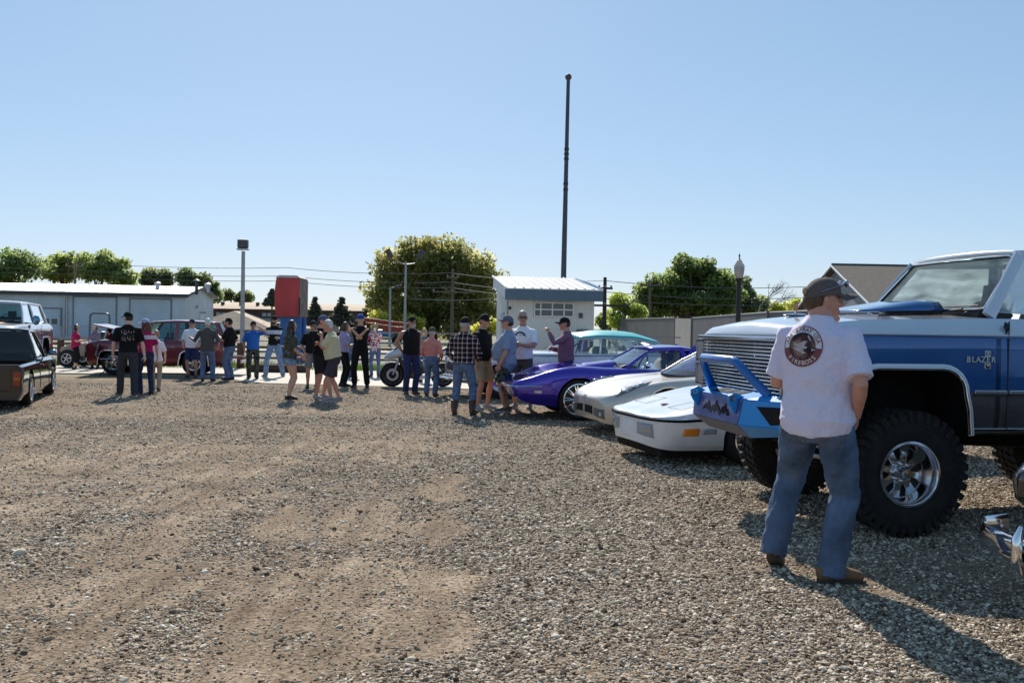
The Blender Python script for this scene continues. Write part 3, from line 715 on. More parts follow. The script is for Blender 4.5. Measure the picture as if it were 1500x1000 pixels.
def house():
    Zr, Zf, Zb = 46, 40, 52; X = xat(1216, Zr); L_ = 16
    root = thing('shingled_house', 'house with grey brown shingle roof and white gable trim behind the big pickup hood', 'house', (X, 0, 0))
    zr = zat(1216, 390, Zr); zf = 2.35; zb = 2.6
    mb = MB(); mb.prism([(Zf, -.1), (Zf, zf), (Zr, zr - .12), (Zb, zb), (Zb, -.1)], .3, L_, 'x'); mb.build('wall', siding('grey_siding', (.30, .31, .33), 2.6, 'Y', .02), root, smooth=0)
    sh = mat('grey_shingles', (.135, .115, .095), .95, var=.3, scale=7, bump=.02, bscale=14, stretch=(1, 3, 3))
    mb = MB()
    mb.prism([(Zf - .5, zf - .2), (Zr, zr), (Zr, zr + .1), (Zf - .5, zf - .08)], 0, L_ + .4, 'x')
    mb.prism([(Zb + .5, zb - .2), (Zr + .002, zr), (Zr + .002, zr + .1), (Zb + .5, zb - .08)], 0, L_ + .4, 'x'); mb.build('roof', sh, root, smooth=0)
    mb = MB(); mb.tube([(0, Zr, zr + .10), (L_ + .4, Zr, zr + .10)], .06, 6); mb.build('ridge_cap', mat('green_ridge', (.05, .07, .065), .6), root)
    mb = MB()
    for q, z in ((Zf - .5, zf - .15), (Zb + .5, zb - .15)): mb.tube([(-.03, q, z), (-.03, Zr, zr + .02)], [(.03, .07)] * 2, 4, ref=(1, 0, 0))
    mb.build('gable_trim', WHITE, root)
house()

# grey metal fence, three straight stretches
def fence():
    root = thing('metal_fence', 'tall grey corrugated metal fence with one lighter gate stretch', 'fence', (0, 0, 0))
    pts = [(905, 468, 66), (989, 466, 51), (1014, 466.5, 46), (1125, 458.5, 34), (1300, 452, 26)]
    g1 = siding('grey_fence_metal', (.16, .16, .17), 2.2, depth=.03); g2 = siding('pale_gate_metal', (.38, .36, .35), 2.6, depth=.03)
    W = [at(u, v, Y) for u, v, Y in pts]
    for i in range(4):
        a, b = W[i], W[i + 1]
        off = V((0, .25, 0)) if i == 1 else V((0, 0, 0))
        p = empty('x', (a.x, a.y, 0) + off if False else V((a.x, a.y, 0)) + off, math.atan2(b.y - a.y, b.x - a.x)); L_ = math.hypot(b.x - a.x, b.y - a.y)
        mb = MB(); h0, h1 = a.z, b.z
        mb.add([(0, -.03, 0), (L_, -.03, 0), (L_, -.03, h1), (0, -.03, h0), (0, .03, 0), (L_, .03, 0), (L_, .03, h1), (0, .03, h0)], [(0, 1, 2, 3), (7, 6, 5, 4), (3, 2, 6, 7), (0, 3, 7, 4), (1, 5, 6, 2)])
        o = mb.build('gate_panel' if i == 1 else 'fence_panel', g2 if i == 1 else g1, root, smooth=0); o.location = p.location; o.rotation_euler = p.rotation_euler
        if i != 1:
            mb = MB(); mb.tube([(0, 0, h0 + .02), (L_, 0, h1 + .02)], [(.05, .04)] * 2, 6); q = mb.build('top_rail', mat('dark_cap', (.07, .07, .075), .5), root); q.location = p.location; q.rotation_euler = p.rotation_euler
        mb = MB(); mb.box((b.x, b.y - .05, b.z / 2 + .05), (.12, .12, b.z + .1)); mb.build('post', MATS['dark_cap'] if 'dark_cap' in MATS else FASC, root)
        bpy.data.objects.remove(p)
fence()

# ------------------------------------------------------------------ poles and wires
WOOD = mat('weathered_wood', (.16, .115, .085), .9, var=.3, scale=4, bump=.01, bscale=30, stretch=(6, 6, .5))
GALV = mat('galvanised_pole', (.33, .33, .34), .45, .6, var=.12)
def tall_pole():
    p = at(823, 500, 39); p.z = 0; top = zat(832, 116, 39); root = thing('tall_pole', 'very tall slim dark pole topped by a ball behind the shed', 'pole', p)
    mb = MB(); prof = [(.13, 0), (.12, 3), (.10, 6.5), (.085, 9), (.075, top)]
    mb.lathe([(.001, 0)] + prof + [(.001, top)], 14); mb.xf(lambda q: V((q.x + q.z * .006, q.y, q.z))); mb.build('pole_shaft', mat('dark_pole', (.06, .07, .085), .4, .5), root)
    for z in (7.3, 7.55, 8.6, 8.8, 9.0):
        mb = MB(); mb.lathe([(.001, z), (.105, z), (.105, z + .1), (.001, z + .1)], 12, c=(z * .006, 0, 0)); mb.build('clamp_ring', BLACK, root)
    mb = MB(); mb.ball((top * .006, 0, top + .08), .14, 16, 12); mb.build('finial_ball', mat('rust_ball', (.09, .06, .05), .6), root)
tall_pole()
def floodlight(u, Y, vtop, label, style):
    p = at(u, 480, Y); p.z = 0; zt = zat(u, vtop, Y); root = thing('floodlight_pole', label, 'light pole', p, group='floodlight poles around the lot')
    mb = MB(); mb.tube([(0, 0, 0), (0, 0, zt)], [.10 if style else .085, .06], 12); mb.build('shaft', WOOD if style == 3 else GALV, root)
    hm = mat('lamp_housing', (.07, .065, .07), .5)
    if style == 0:
        mb = MB(); mb.box((0, -.05, zt + .24), (.34, .22, .30), taper=1.0); mb.build('lamp_head', hm, root, bevel=.04)
        mb = MB(); mb.box((0, -.05, zt + .06), (.36, .26, .05)); mb.build('lens_frame', STEEL, root, bevel=.01)
    elif style == 1:
        mb = MB(); mb.tube([(-.55, 0, zt + .05), (-.3, 0, zt - .12), (0, 0, zt - .18), (.3, 0, zt - .15), (.6, 0, zt - .1)], .035, 6); mb.build('arm', GALV, root)
        for x, r_ in ((-1.05, -.5), (.95, .6)):
            mb = MB(); mb.box((x, 0, zt + .48), (.34, .34, .55), rot=Matrix.Rotation(r_, 3, 'Y')); mb.tube([(x * .6, 0, zt - .08), (x * .9, 0, zt + .18)], .03, 6); mb.build('lamp_head', hm, root, bevel=.04)
    elif style == 2:
        mb = MB(); mb.tube([(0, 0, zt - .05), (.3, 0, zt + .03)], .03, 6); mb.box((.55, 0, zt + .1), (.5, .25, .16), rot=Matrix.Rotation(-.25, 3, 'Y')); mb.build('lamp_head', hm, root, bevel=.03)
floodlight(355, 31, 368, 'slim pole with one square floodlight left of the red sign', 0)
floodlight(593, 58, 383, 'tall pole with two angled floodlights in front of the huge tree', 1)
floodlight(571, 66, 421, 'shorter pole with a single side lamp left of the twin floodlights', 2)
def utility(u, Y, vtop, label, arms):
    p = at(u, 480, Y); p.z = 0; zt = zat(u, vtop, Y); root = thing('utility_pole', label, 'utility pole', p, group='utility poles')
    mb = MB(); mb.tube([(0, 0, 0), (0, 0, zt)], [.17, .11], 10); mb.build('shaft', WOOD if arms != 2 else mat('dark_wood_pole', (.05, .04, .035), .9), root)
    tops = []
    for z, w_ in ([(zt - 1.9, 1.6), (zt - .75, .5)] if arms else [(zt - .4, .9)]):
        mb = MB(); mb.box((0, -.16, z), (w_ * 2, .12, .14)); mb.build('crossarm', WOOD if arms != 2 else MATS['dark_wood_pole'], root)
        for x in (-w_ + .1, w_ - .1, 0):
            mb = MB(); mb.lathe([(.001, 0), (.05, 0), (.07, .08), (.03, .14), (.001, .16)], 8, c=(x, -.16, z + .07)); mb.build('insulator', mat('insulator', (.30, .28, .26), .3), root)
    return root, zt
UP = []
for a in ((109, 92, 384, 'plain wooden utility pole above the left trees', 0), (662, 74, 393, 'brown wooden utility pole in front of the huge tree', 1), (885, 62, 406, 'dark utility pole with a wide crossarm right of the shed', 2), (951, 80, 411, 'plain wooden utility pole beside the large right tree', 0)):
    UP.append(utility(*a))
def wire(pts, label, sag=.6):
    mb = MB(); P = []
    for a, b in zip(pts[:-1], pts[1:]):
        for k in range(13):
            t = k / 12; q = a.lerp(b, t); q.z -= sag * 4 * t * (1 - t); P.append(q)
    mb.tube(P, .022, 4, cap=False); o = mb.build('power_line', mat('cable', (.10, .10, .11), .6), fixn=False); tag(o, label, 'power line')
for k, (dz, lb) in enumerate(((0, 'uppermost long power line crossing the sky behind the lot'), (-.75, 'middle long power line crossing the sky behind the lot'), (-1.2, 'lowest long power line crossing the sky behind the lot'))):
    w_ = [at(-260, 366, 100), at(109, 384, 92), at(420, 392, 84), at(662, 400, 76), at(885, 411, 62), at(1180, 420, 64), at(1500, 428, 66)]
    for q in w_: q.z += dz
    wire(w_, lb, .25)
wire([at(600, 437, 64), at(735, 436, 58)], 'short low cable in front of the huge tree', .15)

def lamp_post():
    Y = 27; p = at(1081, 480, Y); p.z = 0; ppm = F / Y; zt = zat(1083, 408, Y)
    root = thing('globe_lamp_post', 'black lamp post with acorn glass globe above the fence', 'street lamp', p)
    bl = mat('black_iron', (.012, .012, .013), .4, .3)
    mb = MB(); mb.lathe([(.001, 0), (.2, 0), (.2, .12), (.12, .3), (.09, .5), (.075, .55), (.07, zt - .1), (.1, zt - .08), (.11, zt), (.001, zt)], 16); mb.build('shaft', bl, root)
    mb = MB(); mb.lathe([(.10, zt), (.135, zt + .14), (.155, zt + .28), (.15, zt + .34)], 20); mb.build('globe', mat('frosted_globe', (.55, .55, .54), .25, var=.1, trans=.55), root, solid=.006)
    mb = MB(); mb.lathe([(.16, zt + .34), (.15, zt + .38), (.10, zt + .46), (.06, zt + .54), (.03, zt + .56)], 20); mb.build('globe_top', MATS['frosted_globe'], root)
    mb = MB(); mb.lathe([(.001, zt + .55), (.03, zt + .56), (.012, zt + .62), (.03, zt + .66), (.006, zt + .72), (.001, zt + .78)], 10); mb.build('finial', bl, root)
lamp_post()

# ------------------------------------------------------------------ red and blue sign
def sign():
    Y = 36; x0 = xat(404, Y); x1 = xat(438, Y); zt = zat(425, 407, Y); zb = zat(425, 464, Y)
    root = thing('roadside_sign', 'tall red barrel shaped sign with slatted side on a blue base', 'sign', (x0, Y, 0), 0)
    red = mat('faded_red', (.50, .052, .05), .6, var=.25, scale=.9); D = 1.3
    mb = MB(); rows = []
    for k in range(9):
        t = k / 8; z = zb + (zt - zb) * t; b = .07 * (1 - (2 * t - 1) ** 2); rows.append([(-b, 0, z), (x1 - x0, 0, z), (x1 - x0 + .03, .05, z)])
    mb.grid(rows)
    # solid body behind the face, bulging
    W = x1 - x0; pl = []
    for k in range(9):
        t = k / 8; z = zb + (zt - zb) * t; b = .07 * (1 - (2 * t - 1) ** 2); pl.append((-b, W + .01, z))
    mb2 = MB()
    poly = [(-a, z) for (a, _, z) in [(-q[0], 0, q[2]) for q in pl]]
    mb2.prism([(q[0], q[2]) for q in pl] + [(W, zt), (W, zb)], 0, D, 'y'); mb2.build('red_panel', red, root, smooth=0)
    mb = MB(); xr = xat(451, Y + 1.3) - x0
    for k in range(7):
        t = k / 6; xx = W + (xr - W) * t; mb.box((W + .02, .06 + t * (D - .12), (zt + zb) / 2), (.05, .10, zt - zb - .06))
    mb.build('slatted_side', mat('dirty_slats', (.33, .27, .22), .8, var=.3, scale=4), root)
    mb = MB(); mb.prism([(-.03, zt + .005), (W + .03, zt + .005), (W - .1, zt + .1), (.1, zt + .1)], -.03, D + .05, 'y'); mb.build('cap', mat('dirty_white_cap', (.5, .47, .45), .7, var=.3), root, smooth=0)
    blu = mat('sign_blue', (.035, .13, .36), .5, var=.15, scale=2)
    mb = MB(); mb.box((.16 + .37, .55, (zb - .01) / 2), (.78, .9, zb - .01)); mb.build('blue_base', blu, root, bevel=.02)
    mb = MB(); mb.tube([(W + .06, .6, 0), (W + .06, .6, zb - .01)], .09, 12); mb.build('support_post', blu, root)
    mb = MB(); mb.tube([(W + .02, -.06, zb + .05), (W + .02, -.06, zb + .75)], .03, 8); mb.build('conduit', BLACK, root)
sign()

# ------------------------------------------------------------------ rail fence, log, pipe fence
def rail():
    root = thing('rail_fence', 'low pipe rail fence on brown wooden posts behind the crowd', 'fence', (0, 0, 0))
    us = [-60, 89, 233, 352, 507, 640, 770]
    P = [at(u, 520, 30.7) for u in us]
    wd = mat('brown_post', (.10, .045, .03), .85, var=.3, scale=5)
    for p in P:
        mb = MB(); mb.tube([(p.x, p.y, -.1), (p.x, p.y, .84)], [.115, .11], 12); mb.build('post', wd, root)
    for z in (.72, .36):
        mb = MB(); mb.tube([(P[0].x, 30.7, z), (P[-1].x, 30.7, z)], .045, 8); mb.build('rail', mat('rusty_pipe', (.16, .11, .085), .7, .3, var=.3, scale=6), root)
rail()
p0, p1 = ground(368, 545), ground(452, 546)
mb = MB(); mb.tube([(p0.x, p0.y, .12), ((p0.x + p1.x) / 2, p0.y, .125), (p1.x, p1.y, .12)], [.14, .13, .12], 12)
tag(mb.build('log', mat('dark_log', (.07, .04, .03), .9, var=.3, scale=8, bump=.01), smooth=40), 'dark brown log lying on the ground behind the man with crossed arms', 'log')
def pipe_fence():
    root = thing('pipe_fence', 'thin grey pipe fence running in front of the white building', 'fence', (0, 0, 0))
    Y = 49
    m = mat('grey_pipe', (.25, .25, .26), .5, .5)
    for z in (.55, 1.12):
        mb = MB(); mb.tube([(-33, Y, z), (18, Y, z)], .035, 6); mb.build('rail', m, root)
    for k in range(18):
        x = -33 + k * 3; mb = MB(); mb.tube([(x, Y, 0), (x, Y, 1.16)], .045, 8); mb.build('post', m, root)
pipe_fence()
def implement():
    Y = 68; root = thing('farm_implement', 'red farm implement with long boom and blue tank in the far yard', 'farm machine', (xat(562, Y), Y, 0), 0, None, .86)
    red = mat('implement_red', (.34, .035, .03), .5, var=.2)
    mb = MB(); mb.tube([(-2.0, 0, 2.25), (2.3, 0, 1.8)], [(.12, .18), (.12, .14)], 6); mb.tube([(-1.6, .3, 1.9), (1.6, .3, 1.5)], .09, 6)
    mb.box((.9, 0, 1.35), (1.9, 1.2, .55)); mb.build('boom', red, root, bevel=.03)
    mb = MB(); mb.tube([(-.7, -.3, 1.05), (.9, -.3, 1.05)], .32, 14); mb.build('tank', mat('tank_blue', (.05, .26, .55), .4), root)
    mb = MB(); mb.box((0, 0, .6), (3.4, 1.0, .18)); mb.build('frame', mat('frame_grey', (.16, .16, .17), .6), root)
    for x in (-1.2, 1.2):
        mb = MB(); mb.lathe([(.001, -.14), (.42, -.14), (.42, .14), (.001, .14)], 20, 'y', (x, -.6, .42)); mb.build('wheel', RUBBER, root)
implement()
# ------------------------------------------------------------------ vehicles (local frame: +x forward, +y left, z up)
def catm(rows, n):
    rows = np.array(rows, float); out = []
    for i in range(len(rows) - 1):
        p0 = rows[max(i - 1, 0)]; p1 = rows[i]; p2 = rows[i + 1]; p3 = rows[min(i + 2, len(rows) - 1)]
        for k in range(n): out.append(cr(p0, p1, p2, p3, k / n))
    out.append(rows[-1]); return np.array(out)
class Hull:
    """stations: (x, [(y,z)...]) from sill up to the centre line; smooth in x, optional smooth across"""
    def __init__(s, st, nx=5, smooth_t=True, nt_=4):
        st = sorted(st, key=lambda q: q[0]); k = len(st[0][1])
        A = catm([[x] + [c for p in sec for c in p] for x, sec in st], nx)
        s.x = A[:, 0]; s.P = A[:, 1:].reshape(len(A), k, 2); s.k = k; s.sm = smooth_t; s.nt = nt_
    def sec(s, x):
        i = np.clip(np.searchsorted(s.x, x) - 1, 0, len(s.x) - 2); t = (x - s.x[i]) / (s.x[i + 1] - s.x[i] + 1e-12)
        t = min(1, max(0, t)); return s.P[i] * (1 - t) + s.P[i + 1] * t
    def at(s, x, t, side=1, sec=None):
        c = s.sec(x) if sec is None else sec; i = int(min(max(t, 0), s.k - 1.0001)); f = t - i
        if s.sm: p = cr(c[max(i - 1, 0)], c[i], c[i + 1], c[min(i + 2, s.k - 1)] if i + 2 < s.k else np.array([-c[i][0], c[i][1]]), f)
        else: p = c[i] * (1 - f) + c[i + 1] * f
        return V((x, side * max(0, p[0]), p[1]))
    def xfory(s, y, t):
        lo, hi = 0.0, float(s.x[-1]); 
        for _ in range(26):
            m = (lo + hi) / 2
            if s.at(m, t).y > y: lo = m
            else: hi = m
        return lo
    def mesh(s):
        mb = MB(); rows = []; T = [i * (s.k - 1) / ((s.k - 1) * s.nt) for i in range((s.k - 1) * s.nt + 1)]
        for x, P in zip(s.x, s.P):
            R_ = [s.at(x, t, 1, P) for t in T]; L_ = [V((p.x, -p.y, p.z)) for p in R_[:-1]]
            rows.append(R_ + L_[::-1])
        mb.grid(rows, closed=True)
        n = len(rows[0]); mb.f.append(tuple(range(n))); mb.m.append(0); e = (len(rows) - 1) * n
        mb.f.append(tuple(e + k for k in reversed(range(n)))); mb.m.append(0)
        return mb
    def patch(s, c4, side=1, n=8, off=.006):
        """c4: four (x,t) corners a,b,c,d"""
        a, b, c, d = [np.array(q, float) for q in c4]; rows = []
        for i in range(n + 1):
            u = i / n; r = []
            for j in range(n + 1):
                v = j / n; q = (a * (1 - u) + b * u) * (1 - v) + (d * (1 - u) + c * u) * v
                p = s.at(q[0], q[1], side); e = 1e-3
                dx = s.at(q[0] + .01, q[1], side) - p; dt = s.at(q[0], min(s.k - 1.01, q[1] + .02), side) - p
                nn = dx.cross(dt); nn.normalize()
                if nn.y * side < 0 and abs(nn.y) > .2 or (abs(nn.y) <= .2 and nn.z < 0 and q[1] > 1.5): nn = -nn
                r.append(p + nn * off)
            rows.append(r)
        return rows
    def fpatch(s, y0, y1, t0, t1, n=8, off=.008, sides=(1,)):
        """patch on the nose between lateral positions y0..y1 (signed) and heights t0..t1"""
        rows = []
        for i in range(n + 1):
            y = y0 + (y1 - y0) * i / n; r = []
            for j in range(n + 1):
                t = t0 + (t1 - t0) * j / n; x = s.xfory(abs(y), t); p = s.at(x, t); r.append(V((x + off, y, p.z)))
            rows.append(r)
        return rows
def put(rows, name, m, parent, solid=.008, smooth=60):
    mb = MB(); mb.grid(rows); o = mb.build(name, m, parent, smooth=smooth)
    q = o.modifiers.new('t', 'SOLIDIFY'); q.thickness = solid; q.offset = 0; return o
def cut(o, cutters, dark=DARK):
    cs = []
    for mbc in cutters:
        c = mbc.build('cut', dark, smooth=0); c.parent = o.parent; cs.append(c)
        q = o.modifiers.new('c', 'BOOLEAN'); q.operation = 'DIFFERENCE'; q.solver = 'EXACT'; q.object = c
        try: q.material_mode = 'TRANSFER'
        except Exception: pass
    bpy.context.view_layer.update(); bake(o)
    for c in cs: bpy.data.objects.remove(c)
    o.data.shade_smooth(); o.data.set_sharp_from_angle(angle=R(32)); return o
def arch(x, r, y0, y1, z, n=40): 
    mb = MB(); mb.lathe([(r, y0), (r, y1)], n, 'y', (x, 0, z)); k = len(mb.v) // 2
    mb.f.append(tuple(range(k))); mb.f.append(tuple(range(2 * k - 1, k - 1, -1))); mb.m += [0, 0]; return mb
def wheel(parent, x, y, r, w_, rim, spokes=5, style='star', rimmat=ALLOY, dish=.03, knob=False, caliper=None, steer=0, white=False, side=1, capm=None):
    """side=+1 outer face toward +y"""
    n = 48; h = w_ / 2; P = []
    tr = r - (.012 if not knob else .02)
    prof = [(rim - .012, -h * .82), (rim + .01, -h * .92), (rim + (r - rim) * .45, -h * 1.02), (r - .035, -h * .96), (tr - .008, -h * .84), (tr, -h * .5), (tr, 0), (tr, h * .5), (tr - .008, h * .84), (r - .035, h * .96), (rim + (r - rim) * .45, h * 1.02), (rim + .01, h * .92), (rim - .012, h * .82)]
    wm = MB()
    # barrel and lip
    wm.lathe([(rim + .008, h * .90), (rim + .012, h * .97), (rim - .004, h * .99), (rim - .016, h * .90), (rim - .022, h * .6), (rim - .035, h * .2), (rim - .04, -h * .8), (rim + .002, -h * .9)], n, 'y')
    d = h * .96 - dish
    if style == 'star':
        for k in range(spokes):
            a = 2 * math.pi * k / spokes + .2; ca, sa = math.cos(a), math.sin(a); ta = V((-sa, 0, ca))
            p = [V((ca * q, yy, sa * q)) for q, yy in ((rim * .18, d), (rim * .5, d + .006), (rim * .94, d - .02))]; ws = (rim * .16, rim * .13, rim * .21)
            wm.tube(p, [(ww, .016) for ww in ws], 8, ref=ta, sq=.6)
        wm.lathe([(.001, d + .02), (rim * .26, d + .02), (rim * .30, d + .008), (rim * .30, d - .03), (.001, d - .03)], 28, 'y')
        wm.lathe([(.001, d + .07), (rim * .14, d + .065), (rim * .16, d + .05), (rim * .16, d + .0)], 20, 'y')
    elif style == 'slot':
        for k in range(spokes):
            a = 2 * math.pi * k / spokes + .2; ca, sa = math.cos(a), math.sin(a); ta = V((-sa, 0, ca))
            p = [V((ca * q, yy, sa * q)) for q, yy in ((rim * .30, d - .004), (rim * .55, d), (rim * .90, d - .035))]; ws = (rim * .15, rim * .12, rim * .26)
            wm.tube(p, [(ww, .014) for ww in ws], 8, ref=ta, sq=.6)
        wm.lathe([(.001, d + .012), (rim * .34, d + .012), (rim * .40, d + .0), (rim * .40, d - .04), (.001, d - .04)], 28, 'y')
        wm.lathe([(rim * .82, d - .02), (rim * .98, d - .015), (rim * .98, d - .05), (rim * .82, d - .05)], 40, 'y', closed=True)
        wm.lathe([(.001, d + .10), (rim * .15, d + .098), (rim * .19, d + .085), (rim * .19, d + .0)], 24, 'y')
    elif style == 'multi':
        for k in range(spokes):
            a = 2 * math.pi * k / spokes; 
            for s in (-.10, .10):
                ca, sa = math.cos(a + s), math.sin(a + s); cb, sb = math.cos(a + s * .5), math.sin(a + s * .5)
                wm.tube([V((cb * rim * .16, d + .012, sb * rim * .16)), V((ca * rim * .95, d - .01, sa * rim * .95))], [(.011, .012)] * 2, 6)
        wm.lathe([(.001, d + .025), (rim * .13, d + .022), (rim * .19, d + .008), (rim * .19, d - .02)], 24, 'y')
    elif style == 'cap':
        wm.lathe([(.001, d + .03), (rim * .3, d + .028), (rim * .34, d + .01), (rim * .6, d), (rim * .8, d + .012), (rim * .97, d - .01), (rim * .97, d - .05)], 36, 'y')
    loc = (x, y, r); sgn = side
    fix = (lambda mb: mb.xf(lambda p: V((p.x, p.y * sgn, p.z))))
    fix(wm); wo = wm.build('wheel', rimmat, parent, smooth=40, loc=loc); wo.rotation_euler = (0, 0, steer)
    ty = MB(); ty.lathe(prof, n, 'y')
    if knob:
        for k in range(38):
            for s in (-1, 1):
                a = 2 * math.pi * (k + .25 * (s > 0)) / 38; rot = Matrix.Rotation(-a, 3, 'Y')
                ty.box(rot @ V((tr + .004, s * h * .80, 0)), (.032, h * .42, .042 if k % 2 else .052), rot=rot @ Matrix.Rotation(s * .25, 3, 'X'))
                ty.box(rot @ V((tr - .034, s * h * 1.0, .006)), (.06, h * .10, .030 if k % 2 else .046), rot=rot)
                ty.box(rot @ V((tr + .002, s * h * .30, .02)), (.030, h * .42, .036), rot=rot @ Matrix.Rotation(-s * .6, 3, 'X'))
            a = 2 * math.pi * k / 38; rot = Matrix.Rotation(-a, 3, 'Y')
        for q in (.55, .8):
            rr = rim + (r - rim) * q; ty.lathe([(rr - .004, h * 1.03), (rr, h * 1.045), (rr + .004, h * 1.03)], n, 'y')
    fix(ty); ty.build('tyre', RUBBER, wo, smooth=30)
    if white:
        m = MB(); m.lathe([(rim + .03, h * .99), (rim + (r - rim) * .4, h * 1.035), (rim + (r - rim) * .62, h * 1.02)], n, 'y'); fix(m); m.build('whitewall', WHITE, wo)
    bk = MB(); bk.lathe([(.001, -h * .2), (rim * .9, -h * .2), (rim * .9, -h * .32), (.001, -h * .32)], 32, 'y'); fix(bk); bk.build('brake_disc', mat('dark_steel', (.08, .08, .085), .5, .6), wo)
    if caliper:
        m = MB(); m.box((-rim * .55, h * .0, rim * .12), (rim * .34, h * .5, rim * .6)); fix(m); m.build('brake_caliper', caliper, wo, bevel=.01)
    if style == 'slot':
        lg = MB()
        for k in range(8):
            a = 2 * math.pi * k / 8; lg.tube([(math.cos(a) * rim * .285, d + .01, math.sin(a) * rim * .285), (math.cos(a) * rim * .285, d + .045, math.sin(a) * rim * .285)], .013, 6)
        fix(lg); lg.build('lug_nuts', CHROME, wo)
    if style == 'star':
        lg = MB(); nl = 8 if knob else 5
        for k in range(nl):
            a = 2 * math.pi * k / nl; lg.tube([(math.cos(a) * rim * .23, d + .015, math.sin(a) * rim * .23), (math.cos(a) * rim * .23, d + .045, math.sin(a) * rim * .23)], .012, 6)
        fix(lg); lg.build('lug_nuts', CHROME, wo)
    return wo
def rail_pt(a, b, t): return V(a).lerp(V(b), t)
def cabin(root, posts, yb, yt, crown, paint, gl, roofm=None, bow=.10, tbow=.05, pw=(.05, .05, .06), skip=(), rear_glass=True, roof_drop=(0, 0), interior=None, seats=(), roof_t=.035, zb_drop=0):
    """posts: (xb, zb, xt, zt) front to back. bottoms at half width yb, tops at yt"""
    roofm = roofm or paint; n = 10
    def B(i, s, u=1): p = posts[i]; return V((p[0], s * yb, p[1]))
    def Tt(i, s): p = posts[i]; return V((p[2], s * yt, p[3]))
    body = MB()
    for i in range(len(posts)):
        for s in (-1, 1):
            a, b = B(i, s), Tt(i, s); w_ = pw[min(i, len(pw) - 1)] if i < len(posts) - 1 else pw[-1]
            body.tube([a + V((0, 0, -.03)), a.lerp(b, .5) + V((0, s * .012, 0)), b], [(w_ / 2 * 1.15, .022), (w_ / 2, .02), (w_ / 2, .02)], 8, ref=(1, 0, 0), sq=.6)
    for s in (-1, 1):
        body.tube([Tt(i, s) for i in range(len(posts))], [(.02, .022)] * len(posts), 8)
    body.build('window_pillars', paint, root, smooth=50)
    f, l = posts[0], posts[-1]; rows = []
    m_ = 12
    for i in range(m_ + 1):
        t = i / m_; x = f[2] + (l[2] - f[2]) * t; zz = np.interp(-x, [-p[2] for p in posts], [p[3] for p in posts]); r = []
        for j in range(n * 2 + 1):
            q = (j / n - 1); bowx = (tbow * (1 - q * q)) * (1 - 2 * t) if True else 0
            r.append(V((x + bowx, q * (yt + .012) , zz + crown * (1 - q * q) * math.sin(math.pi * (.12 + .76 * t)) + .012 + .012 * (1 - abs(q) ** 6))))
        rows.append(r)
    put(rows, 'roof', roofm, root, roof_t)
    def glass_end(p, k, name):
        rows = []
        for i in range(7):
            t = i / 6; r = []
            for j in range(13):
                q = j / 6 - 1; yy = q * (yb * (1 - t) + yt * t) * .985; b_ = (bow * (1 - t) + tbow * t) * (1 - q * q) * k
                r.append(V((p[0] + (p[2] - p[0]) * t + b_, yy, p[1] + (p[3] - p[1]) * t + crown * .3 * t * (1 - q * q))))
            rows.append(r)
        if k < 0: rows = rows[::-1]
        mb = MB(); mb.grid(rows); mb.build(name, gl, root, smooth=60, fixn=False)
    glass_end(f, 1, 'windscreen')
    if rear_glass: glass_end(l, -1, 'rear_window')
    for i in range(len(posts) - 1):
        if i in skip: continue
        for s in (-1, 1):
            a, b, c, d = B(i, s), B(i + 1, s), Tt(i + 1, s), Tt(i, s); off = V((0, -s * .012, 0)); mb = MB()
            mb.add([a + off, b + off, c + off, d + off], [(0, 1, 2, 3) if s < 0 else (3, 2, 1, 0)]); mb.build('side_window', gl, root, smooth=0, fixn=False)
    for (sx, sw_, col) in seats:
        for s in ((-.36, .36) if sw_ < .8 else (0,)):
            zb = posts[0][1]; mb = MB(); mb.tube([(sx, s, zb - .25), (sx - .10, s, zb + .06), (sx - .13, s, zb + .12)], [(.07, sw_ / 2), (.06, sw_ / 2 * .95), (.04, sw_ / 2 * .7)], 12, ref=(1, 0, 0), sq=.6)
            if sw_ < .8: mb.tube([(sx - .13, s, zb + .12), (sx - .14, s, zb + .28)], [(.04, .11), (.03, .10)], 10, ref=(1, 0, 0), sq=.7)
            mb.build('seat', col, root)
    zb = posts[0][1]; mb = MB(); mb.tube([(f[0] - .10, -yb * .93, zb - .02), (f[0] - .10, yb * .93, zb - .02)], [(.16, .07)] * 2, 10, ref=(1, 0, 0)); mb.build('dashboard', INTER, root)
    mb = MB(); mb.lathe([(.175, -.012), (.187, 0), (.175, .012), (.163, 0)], 24, 'x', closed=True); mb.xf(lambda p: Matrix.Rotation(-.4, 3, 'Y') @ p + V((f[0] - .42, .36, zb + .04))); mb.build('steering_wheel', INTER, root)
def paintm(name, c, rough=.22, metal=.35, coat=1.0, var=.05): return mat('paint_' + name, c, rough, metal, coat, var=var, scale=1.5, flake=1)
def mirror(root, x, y, z, m, sz=(.09, .11, .07), s=1):
    mb = MB(); mb.ball((0, s * .10, .05), sz, 14, 10); mb.tube([(0, 0, 0), (0, s * .08, .03)], .018, 8); mb.build('door_mirror', m, root, loc=(x, y, z))
HEAD = 190
def place(u, v, Y=None, dx=0, dy=0):
    g = ground(u, v) if Y is None else V((xat(u, Y, v), Y, 0)); return g + V((dx, dy, 0))
def frontaxle_from_wheel(g, head, half):
    """g: ground point under the near front (left) wheel"""
    a = R(head); L_ = V((-math.sin(a), math.cos(a), 0)); return g - L_ * half
GR_CAR = 'cars parked in a row on the right of the lot'

